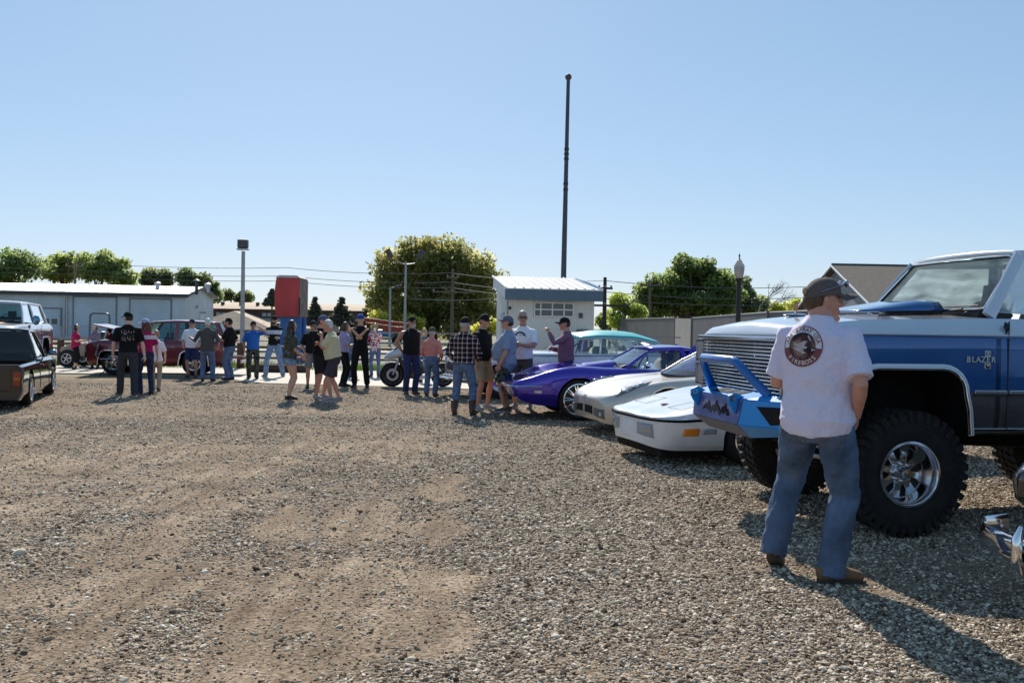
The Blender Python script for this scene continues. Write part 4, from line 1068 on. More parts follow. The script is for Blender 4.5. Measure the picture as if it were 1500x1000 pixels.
# ---- wedge nosed white coupe (nearest low car)
def c4():
    h = 196; g = V((2.68, 10.35, 0)); root = thing('sports_car', 'white wedge nosed sports car with dark rub strip parked beside the tall pickup', 'car', frontaxle_from_wheel(g, h, .76), R(h), GR_CAR)
    pa = paintm('arctic_white', (.66, .68, .70), .25, 0.0)
    def S_(x, wb, zb, wm, zm, ws, zs, wt, zt, zc): return (x, [(wb * .93, zb), (wb, zb + .07), (wm, zm - .02), (wm, zm + .02), (ws, zs), (wt, zt), (wt * .45, (zt + zc * 2) / 3 ), (0, zc)])
    st = [S_(1.14, .30, .24, .32, .50, .28, .545, .2, .55, .552), S_(1.10, .50, .22, .56, .50, .53, .55, .45, .56, .562), S_(1.02, .66, .20, .73, .50, .70, .56, .6, .575, .578), S_(.90, .76, .19, .81, .50, .78, .575, .66, .60, .60), S_(.72, .80, .19, .855, .51, .83, .61, .70, .645, .64), S_(.4, .83, .19, .88, .53, .86, .68, .72, .72, .70), S_(0, .84, .19, .895, .54, .88, .745, .74, .80, .77),
          S_(-.45, .84, .19, .895, .55, .87, .80, .74, .85, .85), S_(-.75, .84, .19, .895, .55, .86, .82, .70, .86, .88), S_(-1.6, .84, .19, .895, .56, .86, .83, .70, .84, .84), S_(-2.44, .84, .20, .90, .58, .88, .86, .74, .90, .90), S_(-3.1, .80, .24, .88, .60, .86, .86, .72, .90, .90), S_(-3.42, .70, .3, .84, .62, .82, .84, .7, .87, .87)]
    H = Hull(st, 6, False, 2); o = H.mesh().build('body', pa, root, smooth=30)
    cut(o, [arch(0, .355, .58, 1.2, .33), arch(0, .355, -1.2, -.58, .33), arch(-2.44, .365, .58, 1.2, .34), arch(-2.44, .365, -1.2, -.58, .34)])
    blk = mat('rub_strip', (.008, .007, .009), .95, spec=.05)
    # rub strip wraps the nose and sides
    for s in (1, -1):
        P_ = [H.at(x, 3.0, s) + V((0, s * .004, 0)) for x in np.linspace(-3.3, 1.0, 50)] + [H.at(x, 3.0, s) + V((.006, s * .004, 0)) for x in (1.04, 1.08, 1.11, 1.135, 1.14)]
        if s == 1: keep = P_
        else: keep += P_[::-1]
    mb = MB(); mb.tube(keep, [(.014, .012)] * len(keep), 6, ref=(0, 0, 1)); mb.xf(lambda p: p); mb.build('rub_strip', blk, root)
    # nose details
    mb = MB(); mb.box((1.125, 0, .385), (.05, .32, .19)); mb.build('plate_panel', mat('panel_white', (.70, .72, .74), .3), root, bevel=.012)
    for s in (1, -1):
        rows = H.fpatch(s * .26, s * .58, 1.15, 1.95, 8, .001); q = put(rows, 'lamp_recess', mat('recess_grey', (.30, .33, .37), .4), root, .004)
        rows = H.fpatch(s * .36, s * .56, 1.35, 1.80, 8, .004); put(rows, 'fog_lamp', mat('lamp_glass', (.35, .37, .40), .08, .3, .6), q, .012)
        rows = H.patch([(.60, 2.35), (.84, 2.35), (.82, 2.0), (.62, 2.0)], s, 6, .004) if False else H.patch([(.66, 1.45), (.84, 1.45), (.83, 1.8), (.66, 1.8)], s, 6, .004)
        put(rows, 'marker_lamp', AMBER, root, .010)
        rows = H.patch([(.46, 1.5), (.62, 1.5), (.62, 1.75), (.46, 1.75)], s, 6, .003); put(rows, 'cornering_lamp', mat('lamp_glass', (.35, .37, .40), .08), root, .008)
        # pop up lamp seam
        P_ = [H.at(a, b, s) + V((0, 0, .003)) for a, b in ((.78, 5.1), (.52, 5.1), (.50, 6.0), (.78, 6.05), (.78, 5.1))]
        mb = MB(); mb.tube(P_, .0016, 4); mb.build('headlamp_seam', mat('seam', (.2, .2, .22), .6), root)
    mb = MB(); mb.lathe([(.001, 0), (.055, 0), (.055, .006), (.001, .008)], 20, c=(.70, .06, H.at(.70, 7).z + .001)); em = mb.build('hood_emblem', mat('emblem_dark', (.10, .06, .07), .3, .4), root)
    mb = MB(); mb.box((.70, .06, H.at(.70, 7).z + .011), (.05, .015, .003), rot=Matrix.Rotation(.7, 3, 'Z')); mb.box((.70, .06, H.at(.70, 7).z + .012), (.05, .015, .003), rot=Matrix.Rotation(-.7, 3, 'Z')); mb.build('crossed_flags', mat('emblem_red', (.45, .04, .04), .4), em)
    mb = MB(); mb.prism([(1.0, .11), (1.02, .22), (.2, .20), (.2, .11)], -.62, .62, 'y'); mb.build('chin_spoiler', DARK, root)
    
    cabin(root, [(-.62, .86, -1.25, 1.14), (-1.72, .84, -1.62, 1.16), (-2.75, .88, -1.85, 1.14)], .70, .52, .03, pa, CLEAR, roofm=DGLASS, bow=.22, tbow=.10, seats=[(-1.75, .5, INTER)], pw=(.05, .10, .12))
    for x in (0, -2.44):
        for s in (1, -1): wheel(root, x, s * .76, .325, .25, .225, 8, 'multi', dish=.03, side=s)
    mirror(root, -.85, .88, .84, pa)
c4()
# ---- silver modern coupe
def c6():
    h = 195; g = V((2.17, 12.95, 0)); root = thing('sports_car', 'silver sports car with teardrop headlamps between the white wedge car and the purple car', 'car', frontaxle_from_wheel(g, h, .79), R(h), GR_CAR)
    pa = mat('paint_silver', (.50, .47, .42), .30, .45, .8, var=.02, scale=1)
    def S_(x, wb, zb, wm, zm, ws, zs, wt, zt, wi, zi, zc): return (x, [(wb, zb), (wm * .985, (zb + zm) / 2), (wm, zm), (ws, zs), (wt, zt), (wi, zi), (0, zc)])
    st = [S_(1.03, .22, .28, .28, .42, .25, .50, .2, .52, .1, .53, .535), S_(.99, .50, .22, .58, .40, .55, .51, .45, .545, .25, .555, .56), S_(.88, .70, .19, .76, .42, .73, .55, .62, .60, .35, .61, .61), S_(.68, .79, .18, .86, .45, .83, .60, .72, .67, .42, .665, .655), S_(.4, .82, .17, .91, .48, .89, .66, .78, .745, .48, .72, .70), S_(0, .84, .17, .925, .50, .91, .72, .80, .805, .5, .775, .75),
          S_(-.45, .84, .17, .92, .52, .90, .745, .79, .835, .5, .835, .82), S_(-.8, .84, .17, .905, .52, .89, .77, .78, .86, .45, .87, .88), S_(-1.7, .84, .17, .905, .54, .89, .80, .78, .86, .45, .86, .86), S_(-2.68, .84, .18, .935, .56, .92, .84, .80, .93, .5, .93, .93), S_(-3.3, .78, .24, .9, .6, .89, .86, .76, .94, .5, .95, .95), S_(-3.42, .7, .34, .86, .62, .85, .84, .72, .92, .5, .93, .93)]
    st = [(x * .90 if x > 0 else x, q) for x, q in st]
    H = Hull(st, 6, True, 4); o = H.mesh().build('body', pa, root, smooth=40)
    cut(o, [arch(0, .372, .60, 1.2, .345), arch(0, .372, -1.2, -.6, .345), arch(-2.68, .38, .6, 1.2, .35), arch(-2.68, .38, -1.2, -.6, .35)])
    for s in (1, -1):
        mb = MB(); P_ = []
        for k in range(25):
            a = math.pi * (k / 24) ; x = math.cos(a) * .375; z = .345 + math.sin(a) * .375
            yy = max(H.at(x, t).y for t in (1.5, 2, 2.5, 3)) if z < .7 else H.at(x, 3.3).y
            c_ = min(np.linspace(0.2, 4.6, 90), key=lambda t: abs(H.at(x, t).z - z)); P_.append(H.at(x, c_, s) + V((0, s * .004, 0)))
        mb.tube(P_, [(.014, .020)] * len(P_), 8, ref=(0, 1, 0)); mb.build('arch_lip', pa, root)
        # headlamp: teardrop lens on the fender top
        rows = H.patch([(.74, 3.05), (.28, 3.9), (.18, 4.3), (.62, 4.2)], s, 10, .006); q = put(rows, 'headlamp', mat('lamp_lens_dark', (.10, .11, .13), .04, .0, 1), root, .012)
        for a, b in ((.60, 3.6), (.46, 3.85), (.34, 4.05)):
            p = H.at(a, b, s); mb = MB(); mb.ball(p + V((0, 0, .006)), (.055, .045, .022), 12, 8); mb.build('projector', CHROME, q)
        rows = H.patch([(.38, 2.15), (.66, 2.05), (.64, 2.40), (.40, 2.36)], s, 6, .010); put(rows, 'marker_lamp', AMBER, root, .01)
        rows = H.fpatch(s * .05, s * .34, .55, 2.0, 8, .006); put(rows, 'air_intake', DARK, root, .006)
        rows = H.fpatch(s * .40, s * .66, .60, 1.9, 8, .006); q = put(rows, 'fog_recess', mat('recess_dark', (.10, .10, .10), .4), root, .006)
        p = H.at(H.xfory(.6, 1.1), 1.1, s); mb = MB(); mb.ball((p.x + .01, s * .585, p.z), (.02, .035, .032), 12, 8); mb.build('fog_lamp', mat('lamp_lens', (.42, .45, .50), .05), q)
        P_ = [H.at(x, 5.0, s) + V((0, 0, .003)) for x in np.linspace(.86, -.45, 14)]; mb = MB(); mb.tube(P_, .0018, 4); mb.build('bonnet_seam', mat('seam_dark', (.08, .08, .08), .6), root)
    mb = MB(); mb.ball(H.at(.90, 6) + V((0, 0, .003)), (.028, .05, .008), 14, 6); mb.build('nose_emblem', mat('emblem_dark', (.10, .06, .07), .3, .4), root)
    cabin(root, [(-.62, .86, -1.25, 1.21), (-1.85, .86, -1.75, 1.24), (-2.95, .92, -2.1, 1.20)], .74, .54, .03, pa, CLEAR, bow=.24, tbow=.12, seats=[(-1.75, .5, INTER)], pw=(.05, .08, .12))
    mb = MB(); mb.tube([(-.58, .1, .89), (-.70, .55, .915)], .008, 6); mb.tube([(-.58, -.4, .89), (-.72, .02, .925)], .008, 6); mb.build('wipers', BLACK, root)
    for x in (0, -2.68):
        for s in (1, -1): wheel(root, x, s * .79, .335, .27, .24, 5, 'star', mat('dark_alloy', (.22, .22, .23), .3, .9), side=s)
    mirror(root, -.95, .9, .86, pa)
c6()
# ---- purple classic
def c3():
    h = 190; g = V((1.10, 15.25, 0)); root = thing('sports_car', 'glossy purple classic sports car with chrome front bumper blade', 'car', frontaxle_from_wheel(g, h, .76), R(h), GR_CAR)
    pa = paintm('purple', (.045, .018, .38), .16, .45)
    def S_(x, wb, zb, wm, zm, ws, zs, wt, zt, wi, zi, zc): return (x, [(wb, zb), (wm * .98, (zb + zm) / 2), (wm, zm), (ws, zs), (wt, zt), (wi, zi), (0, zc)])
    st = [S_(1.10, .66, .52, .70, .55, .69, .575, .60, .59, .3, .60, .60), S_(1.0, .70, .36, .77, .52, .74, .62, .64, .645, .35, .63, .625), S_(.75, .73, .26, .82, .54, .80, .67, .70, .72, .4, .68, .665), S_(.4, .76, .22, .87, .55, .85, .76, .72, .835, .42, .735, .71), S_(0, .78, .20, .885, .55, .87, .80, .72, .89, .44, .78, .76),
          S_(-.5, .80, .19, .84, .54, .83, .78, .70, .87, .44, .84, .82), S_(-.95, .82, .19, .80, .54, .79, .78, .70, .86, .4, .87, .88), S_(-1.5, .82, .19, .79, .55, .79, .79, .70, .85, .4, .85, .85), S_(-2.05, .80, .19, .86, .56, .85, .82, .74, .93, .44, .88, .88), S_(-2.5, .80, .22, .885, .58, .87, .84, .74, .95, .44, .90, .90), S_(-3.2, .74, .34, .82, .62, .81, .80, .70, .86, .4, .86, .86), S_(-3.48, .68, .42, .74, .64, .73, .76, .62, .80, .4, .81, .81)]
    H = Hull(st, 6, True, 4); o = H.mesh().build('body', pa, root, smooth=40)
    cut(o, [arch(0, .365, .58, 1.2, .35), arch(0, .365, -1.2, -.58, .35), arch(-2.49, .365, .58, 1.2, .35), arch(-2.49, .365, -1.2, -.58, .35)])
    # chrome blade
    P_ = [V((x, y, .555)) for x, y in ((.62, .845), (.85, .81), (1.02, .77), (1.12, .70), (1.16, .4), (1.175, 0))]
    P_ = P_ + [V((p.x, -p.y, p.z)) for p in P_[-2::-1]]
    mb = MB(); mb.tube(P_, [(.014, .024)] * len(P_), 8, ref=(0, 0, 1)); mb.xf(lambda p: p); mb.build('front_bumper', CHROME, root)
    mb = MB(); mb.box((.98, 0, .44), (.10, 1.2, .15)); mb.build('grille', BLACK, root)
    for s in (1, -1):
        mb = MB(); mb.tube([(.95, s * .5, .40), (1.08, s * .47, .42), (1.10, s * .46, .53)], .014, 8); mb.build('bumper_bracket', STEEL, root)
        rows = H.patch([(.62, 1.35), (.74, 1.35), (.74, 1.62), (.62, 1.62)], s, 5, .006); put(rows, 'marker_lamp', mat('clear_lamp', (.7, .6, .55), .2), root, .012)
        P_ = []
        for k in range(25):
            a = math.pi * (k / 24); x = math.cos(a) * .37; z = .35 + math.sin(a) * .37
            c_ = min(np.linspace(0.2, 4.6, 90), key=lambda t: abs(H.at(x, t).z - z)); P_.append(H.at(x, c_, s) + V((0, s * .003, 0)))
        mb = MB(); mb.tube(P_, [(.012, .018)] * len(P_), 8, ref=(0, 1, 0)); mb.build('arch_lip', pa, root)
        rows = H.patch([(.62, 4.5), (.36, 4.6), (.36, 5.35), (.62, 5.35)], s, 5, .004); put(rows, 'headlamp_door', pa, root, .006)
        for k in range(4):
            rows = H.patch([(-.46 - k * .07, 1.4), (-.49 - k * .07, 1.4), (-.52 - k * .07, 2.9), (-.49 - k * .07, 2.9)], s, 4, .003); put(rows, 'side_gill', BLACK, root, .006)
    # bonnet scoop, open at the back
    mb = MB(); rows = []
    for i in range(9):
        t = i / 8; x = .35 - 1.12 * t; r = []
        for j in range(13):
            q = j / 6 - 1; z0 = H.at(x, 6 - abs(q) * 1.1).z; r.append(V((x, q * .34, z0 + (.11 * math.sin(min(1, t * 1.6) * math.pi / 2)) * (1 - abs(q) ** 5))))
        rows.append(r)
    mb.grid(rows); so = mb.build('bonnet_scoop', pa, root, smooth=50)
    mb = MB(); mb.box((-.775, 0, .90), (.02, .62, .10)); mb.build('scoop_opening', BLACK, so)
    cabin(root, [(-.82, .87, -1.35, 1.17), (-1.98, .84, -1.88, 1.19), (-2.5, .90, -2.05, 1.17)], .68, .50, .03, pa, CLEAR, bow=.16, tbow=.08, seats=[(-1.72, .48, mat('seat_pale', (.30, .28, .26), .7))], pw=(.05, .10, .30), skip=(1,))
    for s in (1, -1):
        mb = MB(); mb.prism([(-2.0, .84), (-1.92, 1.11), (-2.08, 1.10), (-2.9, .86)], s * .48 - .06, s * .48 + .06, 'y'); mb.build('buttress', pa, root, bevel=.03)
    for x in (0, -2.49):
        for s in (1, -1): wheel(root, x, s * .765, .345, .25, .255, 9, 'multi', CHROME, dish=.05, caliper=mat('caliper_blue', (.02, .35, .65), .3), side=s)
    mb = MB(); mb.ball((0, .06, .06), (.05, .08, .055), 14, 10); mb.tube([(0, 0, 0), (0, .04, .04)], .012, 6); mb.build('door_mirror', CHROME, root, loc=(-1.18, .76, .86))
c3()
# ---- turquoise roofed fifties hardtop
def teal():
    h = 192; g = V((-.24, 19.4, 0)); root = thing('classic_car', 'pale silver fifties hardtop with turquoise roof behind the purple sports car', 'car', frontaxle_from_wheel(g, h, .76), R(h), GR_CAR)
    pa = paintm('pale_silver', (.52, .52, .57), .25, .3); tq = paintm('turquoise', (.04, .42, .43), .35, 0, .2)
    def S_(x, wb, zb, wm, zm, ws, zs, wt, zt, zc): return (x, [(wb, zb), (wm, zm), (wm, zm + .08), (ws, zs), (wt, zt), (wt * .5, zc - .01), (0, zc)])
    st = [S_(.95, .72, .40, .86, .55, .84, .80, .70, .88, .90), S_(.80, .78, .34, .90, .55, .88, .88, .74, .95, .97), S_(.3, .82, .32, .92, .56, .90, .92, .74, .97, 1.02), S_(-.5, .82, .32, .92, .56, .90, .93, .74, .98, 1.03), S_(-1.3, .82, .3, .92, .56, .90, .94, .76, .98, 1.02), S_(-2.6, .82, .3, .92, .56, .91, .95, .76, .98, .98), S_(-3.6, .82, .32, .93, .58, .91, .97, .78, 1.0, 1.0), S_(-4.3, .78, .4, .90, .6, .88, .92, .74, .97, .97), S_(-4.5, .72, .46, .84, .6, .82, .86, .7, .9, .9)]
    H = Hull(st, 5, True, 3); o = H.mesh().build('body', pa, root, smooth=40)
    cut(o, [arch(0, .40, .58, 1.2, .36), arch(0, .40, -1.2, -.58, .36), arch(-2.92, .38, .58, 1.2, .35), arch(-2.92, .38, -1.2, -.58, .35)])
    cabin(root, [(-1.30, .98, -1.72, 1.28), (-2.20, .97, -2.25, 1.32), (-3.05, .97, -3.05, 1.30), (-4.0, .98, -3.55, 1.20)], .74, .64, .12, pa, CLEAR, roofm=tq, bow=.16, tbow=.08, seats=[(-2.3, 1.3, mat('seat_cream', (.42, .40, .34), .7)), (-3.2, 1.3, mat('seat_cream', (.42, .40, .34), .7))], pw=(.05, .04, .03, .11), roof_t=.06)
    for s in (1, -1):
        mb = MB(); mb.tube([H.at(x, 3.0, s) + V((0, s * .008, 0)) for x in np.linspace(-4.3, .8, 14)], .014, 6); mb.build('side_trim', CHROME, root)
        mb = MB(); mb.ball((.93, s * .62, .78), (.05, .10, .10), 16, 12); q = mb.build('headlamp', mat('lamp_lens', (.42, .45, .50), .05), root)
        mb = MB(); mb.lathe([(.10, 0), (.12, .01), (.12, .03), (.10, .03)], 24, 'x', (.93, s * .62, .78)); mb.build('bezel', CHROME, q)
    mb = MB(); mb.tube([(.55, .95, .42), (.95, .88, .42), (1.08, .5, .42), (1.12, 0, .42), (1.08, -.5, .42), (.95, -.88, .42), (.55, -.95, .42)], [(.03, .07)] * 7, 10, ref=(0, 0, 1)); mb.xf(lambda p: p); mb.build('front_bumper', CHROME, root)
    mb = MB(); mb.box((.93, 0, .66), (.06, 1.0, .22)); mb.build('grille', CHROME, root, bevel=.02)
    for x in (0, -2.92):
        for s in (1, -1): wheel(root, x, s * .76, .36, .20, .20, 5, 'cap', CHROME, dish=.02, side=s, white=False)
    mirror(root, -1.2, .90, 1.0, CHROME, (.05, .07, .05))
teal()
def cream():
    h = 186; root = thing('classic_car', 'white sixties coupe with cream roof half hidden behind the man in plum shirt', 'car', V((.55, 23.6, 0)), R(h), GR_CAR)
    pa = paintm('white_cream', (.66, .64, .60), .25, 0)
    def S_(x, w_, zb, zm, zs, zc): return (x, [(w_ * .92, zb), (w_, zm), (w_, zm + .1), (w_ * .97, zs), (w_ * .8, zc - .03), (w_ * .4, zc - .005), (0, zc)])
    H = Hull([S_(.95, .80, .3, .5, .74, .78), S_(.7, .90, .24, .5, .80, .84), S_(0, .93, .22, .5, .86, .90), S_(-.7, .93, .22, .5, .87, .93), S_(-2.2, .93, .22, .5, .88, .93), S_(-3.4, .92, .24, .5, .90, .93), S_(-3.8, .86, .34, .55, .84, .88)], 5, True, 3)
    o = H.mesh().build('body', pa, root, smooth=40)
    cut(o, [arch(0, .38, .58, 1.2, .34), arch(-2.75, .38, .58, 1.2, .34)])
    cabin(root, [(-.35, .92, -.85, 1.32), (-.75, .92, -.95, 1.33), (-1.6, .91, -1.6, 1.36), (-2.5, .92, -2.15, 1.31)], .76, .62, .05, pa, CLEAR, roofm=mat('cream_roof', (.55, .50, .40), .4), bow=.15, tbow=.08, seats=[(-1.3, .5, INTER)], pw=(.05, .03, .06, .2))
    mb = MB(); mb.ball((0, 0, 0), (.12, .16, .17), 16, 12); mb.build('seat_headrest', mat('purple_cover', (.12, .02, .25), .6), root, loc=(-1.2, .36, 1.06))
    for x in (0, -2.75):
        for s in (1, -1): wheel(root, x, s * .77, .335, .2, .19, 5, 'cap', CHROME, dish=.02, side=s)
cream()
# ------------------------------------------------------------------ tall square bodied 4x4
def k5(root, low, mid, top, roofm, lift=0., wr=.475, ww=.32, rim=.235, knob=True, fancy=True, hoodm=None, gl=None, rimm=ALLOY, hood_up=False, style='slot', posts=None, dish=.13, nosp=8, grillm=CHROME):
    L0 = lift; gl = gl or CLEAR
    def S_(x, w_, ztop, zc, zb=.76): 
        q = [(w_ * .93, zb), (w_ * .985, zb + .05), (w_, .95), (w_, 1.086), (w_, 1.30), (w_ * .995, 1.50 if ztop > 1.54 else ztop - .03), (w_ * .965, (1.50 + ztop) / 2 if ztop > 1.54 else ztop - .012), (w_ * .90, ztop), (w_ * .5, ztop * .4 + zc * .6), (0, zc)]
        return (x, [(a, b + L0) for a, b in q])
    st = [S_(.87, .955, 1.49, 1.515, .86), S_(.80, .975, 1.55, 1.595, .80), S_(.55, .985, 1.60, 1.645), S_(.2, .985, 1.625, 1.665), S_(-.3, .985, 1.64, 1.685), S_(-.74, .985, 1.65, 1.70), S_(-.80, .985, 1.65, 1.67), S_(-2, .985, 1.65, 1.67), S_(-3.3, .985, 1.65, 1.67), S_(-3.72, .975, 1.64, 1.66)]
    H = Hull(st, 4, False, 2); mb = H.mesh()
    for i, f in enumerate(mb.f):
        z = sum(mb.v[k][2] for k in f) / len(f) - L0; y = abs(sum(mb.v[k][1] for k in f) / len(f))
        mb.m[i] = 0 if z < 1.086 else (1 if z < 1.50 and y > .9 else 2)
    if not fancy: mb.m = [1 if q == 0 and low is mid else q for q in mb.m]
    o = mb.build('body', [low, mid, top], root, smooth=25)
    hw = .50 if fancy else max(.46, wr + .08)
    def archpoly(cx, hw=hw, zt=1.275 + L0, r=.20):
        p = [(cx + hw + .05, .55 + L0), (cx + hw, .95 + L0)]
        for k in range(7): a = math.pi / 2 * k / 6; p.append((cx + hw - .03 - r + r * math.cos(a), zt - r + r * math.sin(a)))
        for k in range(7): a = math.pi / 2 * (1 + k / 6); p.append((cx - hw + .03 + r + r * math.cos(a), zt - r + r * math.sin(a)))
        p += [(cx - hw, .95 + L0), (cx - hw - .05, .55 + L0)]; return p
    cs = []
    for cx in (0, -2.7):
        for s in (1, -1):
            m = MB(); a, b = (.45, 1.2) if s > 0 else (-1.2, -.45); m.prism(archpoly(cx), a, b, 'y'); cs.append(m)
    cut(o, cs)
    for cx in (0, -2.7):
        for s in (1, -1):
            P_ = [V((x, s * .990, z)) for x, z in archpoly(cx) if z > .74 + L0]
            P_ = [V((P_[0].x + .02, s * .985, .76 + L0))] + P_ + [V((P_[-1].x - .02, s * .985, .76 + L0))]
            m = MB(); m.tube(P_, [(.012, .024)] * len(P_), 8, ref=(0, 1, 0)); m.build('arch_trim', top if fancy else CHROME, root)
            if fancy:
                m = MB(); m.tube([p + V((0, s * .010, -.0)) + (V((cx, s * .99, 1.0)) - p) * .035 for p in P_], [(.010, .010)] * len(P_), 8, ref=(0, 1, 0)); m.build('arch_chrome', CHROME, root)
    for s in (1, -1):
        if fancy:
            for a, b in ((-.535, -.805), (-.83, -2.14)):
                m = MB(); m.box(((a + b) / 2, s * .992, 1.09), (a - b, .014, .028)); m.build('side_moulding', CHROME, root, bevel=.004)
                m = MB(); m.box(((a + b) / 2, s * .990, 1.065), (a - b, .008, .018)); m.build('moulding_insert', BLACK, root)
            m = MB(); m.box((-1.7, s * .978, .800), (2.35, .02, .028)); m.build('rocker_trim', CHROME, root, bevel=.004)
            for zz, mm, t in ((1.507, mid, .010), (1.522, mat('pin_silver', (.62, .63, .66), .3, .4), .006)):
                m = MB(); m.box((-1.1, s * .985, zz), (3.4, .008, t)); m.build('pinstripe', mm, root)
        for xx in (-.815, -2.14):
            m = MB(); m.box((xx, s * .9855, 1.22 + L0), (.009, .006, .82)); m.build('door_seam', BLACK, root)
        m = MB(); m.box((-.808, s * .955, 1.565 + L0), (.009, .05, .11), rot=Matrix.Rotation(-s * .35, 3, 'X')); m.build('door_seam', BLACK, root)
        m = MB(); m.box((-1.98, s * .995, 1.40 + L0), (.16, .03, .035)); m.build('door_handle', CHROME, root, bevel=.008)
    # grille and lamps
    gx = .875
    m = MB(); m.box((gx, 0, 1.225 + L0), (.02, 1.86, .46)); m.build('grille_backing', BLACK, root)
    gr = MB()
    nb = 15
    for k in range(nb): z = 1.02 + L0 + k * (.40 / (nb - 1)); gr.tube([(gx + .03, -.76, z), (gx + .035, .76, z)], [(.010, .006)] * 2, 6, ref=(1, 0, 0))
    for y in (-.76, -.25, .25, .76): gr.box((gx + .02, y, 1.22 + L0), (.02, .014, .42))
    gr.build('billet_grille', grillm, root)
    m = MB(); m.box((gx + .02, 0, 1.462 + L0), (.05, 1.90, .035)); m.box((gx + .02, 0, .992 + L0), (.05, 1.9, .035)); m.build('grille_surround', CHROME, root, bevel=.008)
    for s in (1, -1):
        for z in (1.335, 1.12):
            m = MB(); m.box((gx + .035, s * .86, z + L0), (.03, .16, .17)); q = m.build('headlamp', mat('sealed_lamp', (.35, .36, .38), .08, .2, 1, bump=.002, bscale=90), root, bevel=.012)
            m = MB()
            for dy, dz, a, b in ((0, .092, .19, .014), (0, -.092, .19, .014), (.09, 0, .014, .18), (-.09, 0, .014, .18)): m.box((gx + .04, s * .86 + dy, z + L0 + dz), (.04, a, b))
            m.build('bezel', CHROME, q)
    if posts is None: posts = [(-.765, 1.70, -1.115, 2.16), (-2.05, 1.66, -1.98, 2.19), (-3.62, 1.66, -3.3, 2.16)]
    posts = [(a, b + L0, c, d + L0) for a, b, c, d in posts]
    cabin(root, posts, .82, .70, .035, top, gl, roofm=roofm, bow=.10, tbow=.05, pw=(.105, .14, .16), roof_t=.05, seats=[(-1.55, .5, mat('seat_blue_grey', (.06, .07, .09), .8)), (-2.6, 1.3, INTER)])
    f = posts[0]
    P_ = [V((f[0] + .012, -.80, f[1] + .03))] + [V((f[0] + .012 + .10 * (1 - q * q), q * .80, f[1] + .025)) for q in np.linspace(-.9, .9, 9)] + [V((f[0] + .012, .80, f[1] + .03)), V((f[2] + .02, .69, f[3] - .02))] + [V((f[2] + .025 + .05 * (1 - q * q), q * .68, f[3] + .0)) for q in np.linspace(.93, -.93, 9)] + [V((f[2] + .02, -.69, f[3] - .02)), V((f[0] + .012, -.80, f[1] + .03))]
    m = MB(); m.tube(P_, [(.016, .016)] * len(P_), 8, cap=False); g_ = m.build('windscreen_gasket', BLACK, root)
    m = MB(); m.tube([p + V((.016, 0, .004)) for p in P_], .0065, 6, cap=False); m.build('gasket_trim', CHROME, g_)
    m = MB(); m.tube([(f[0] + .10, .25, f[1] - .0), (f[0] + .085, .62, f[1] + .03)], .009, 6); m.tube([(f[0] + .09, .30, f[1] + .045), (f[0] + .045, .76, f[1] + .055)], .007, 6); m.ball((f[0] + .10, .25, f[1]), .022, 8, 6); m.build('wiper', BLACK, root)
    m = MB(); m.tube([(f[0] + .14, -.45, f[1] + .0), (f[0] + .12, -.08, f[1] + .035)], .009, 6); m.tube([(f[0] + .15, -.40, f[1] + .05), (f[0] + .12, .10, f[1] + .06)], .007, 6); m.build('wiper', BLACK, root)
    for x, sd in ((0, 1), (0, -1), (-2.7, 1), (-2.7, -1)):
        wheel(root, x, sd * (.86 if ww > .3 else .82), wr, ww, rim, nosp, style, rimm, dish=dish, knob=knob, side=sd)
    m = MB(); zc = wr
    m.tube([(0, -.75, zc), (0, .75, zc)], .055, 10); m.ball((.02, -.22, zc), (.18, .17, .17), 14, 10); m.build('front_axle', DARK, root)
    m = MB(); m.tube([(-2.7, -.75, zc), (-2.7, .75, zc)], .055, 10); m.ball((-2.72, 0, zc), (.18, .17, .17), 14, 10); m.build('rear_axle', DARK, root)
    if fancy:
        for s in (1, -1):
            m = MB(); m.box((-1.4, s * .42, .72), (4.4, .08, .14)); m.build('chassis_rail', DARK, root)
            m = MB(); m.tube([(.55, s * .42, .72), (.3, s * .43, .58), (0, s * .43, .54), (-.3, s * .43, .58), (-.6, s * .42, .70)], [(.035, .03)] * 5, 8); m.build('leaf_spring', mat('spring_steel', (.05, .05, .05), .5, .5), root)
            m = MB(); m.tube([(.10, s * .52, .50), (.14, s * .46, 1.15)], .032, 10); m.build('shock_absorber', mat('shock_grey', (.16, .16, .17), .4, .5), root)
        m = MB(); m.tube([(.25, -.6, .46), (.25, .62, .50)], .022, 8); m.tube([(.20, -.3, .55), (.22, .4, .60)], .035, 8); m.build('steering_rod', STEEL, root)
        m = MB(); m.box((-1.1, 0, .70), (1.2, .5, .22)); m.tube([(-1.0, .2, .62), (-2.5, .05, .55)], .04, 8); m.build('transmission', DARK, root, bevel=.04)
    if hoodm: 
        rows = H.patch([(.80, 8.02), (-.70, 8.02), (-.70, 8.98), (.80, 8.98)], 1, 6, .004); put(rows, 'hood_stripe', hoodm, root, .004)
        rows = H.patch([(.80, 8.02), (-.70, 8.02), (-.70, 8.98), (.80, 8.98)], -1, 6, .004); put(rows, 'hood_stripe', hoodm, root, .004)
    if hood_up:
        m = MB(); m.box((0, 0, 0), (1.55, 1.8, .04)); q = m.build('open_hood', mid, root, bevel=.015, loc=(-.02, 0, 2.0 + L0)); q.rotation_euler = (0, R(-12), 0)
    return H

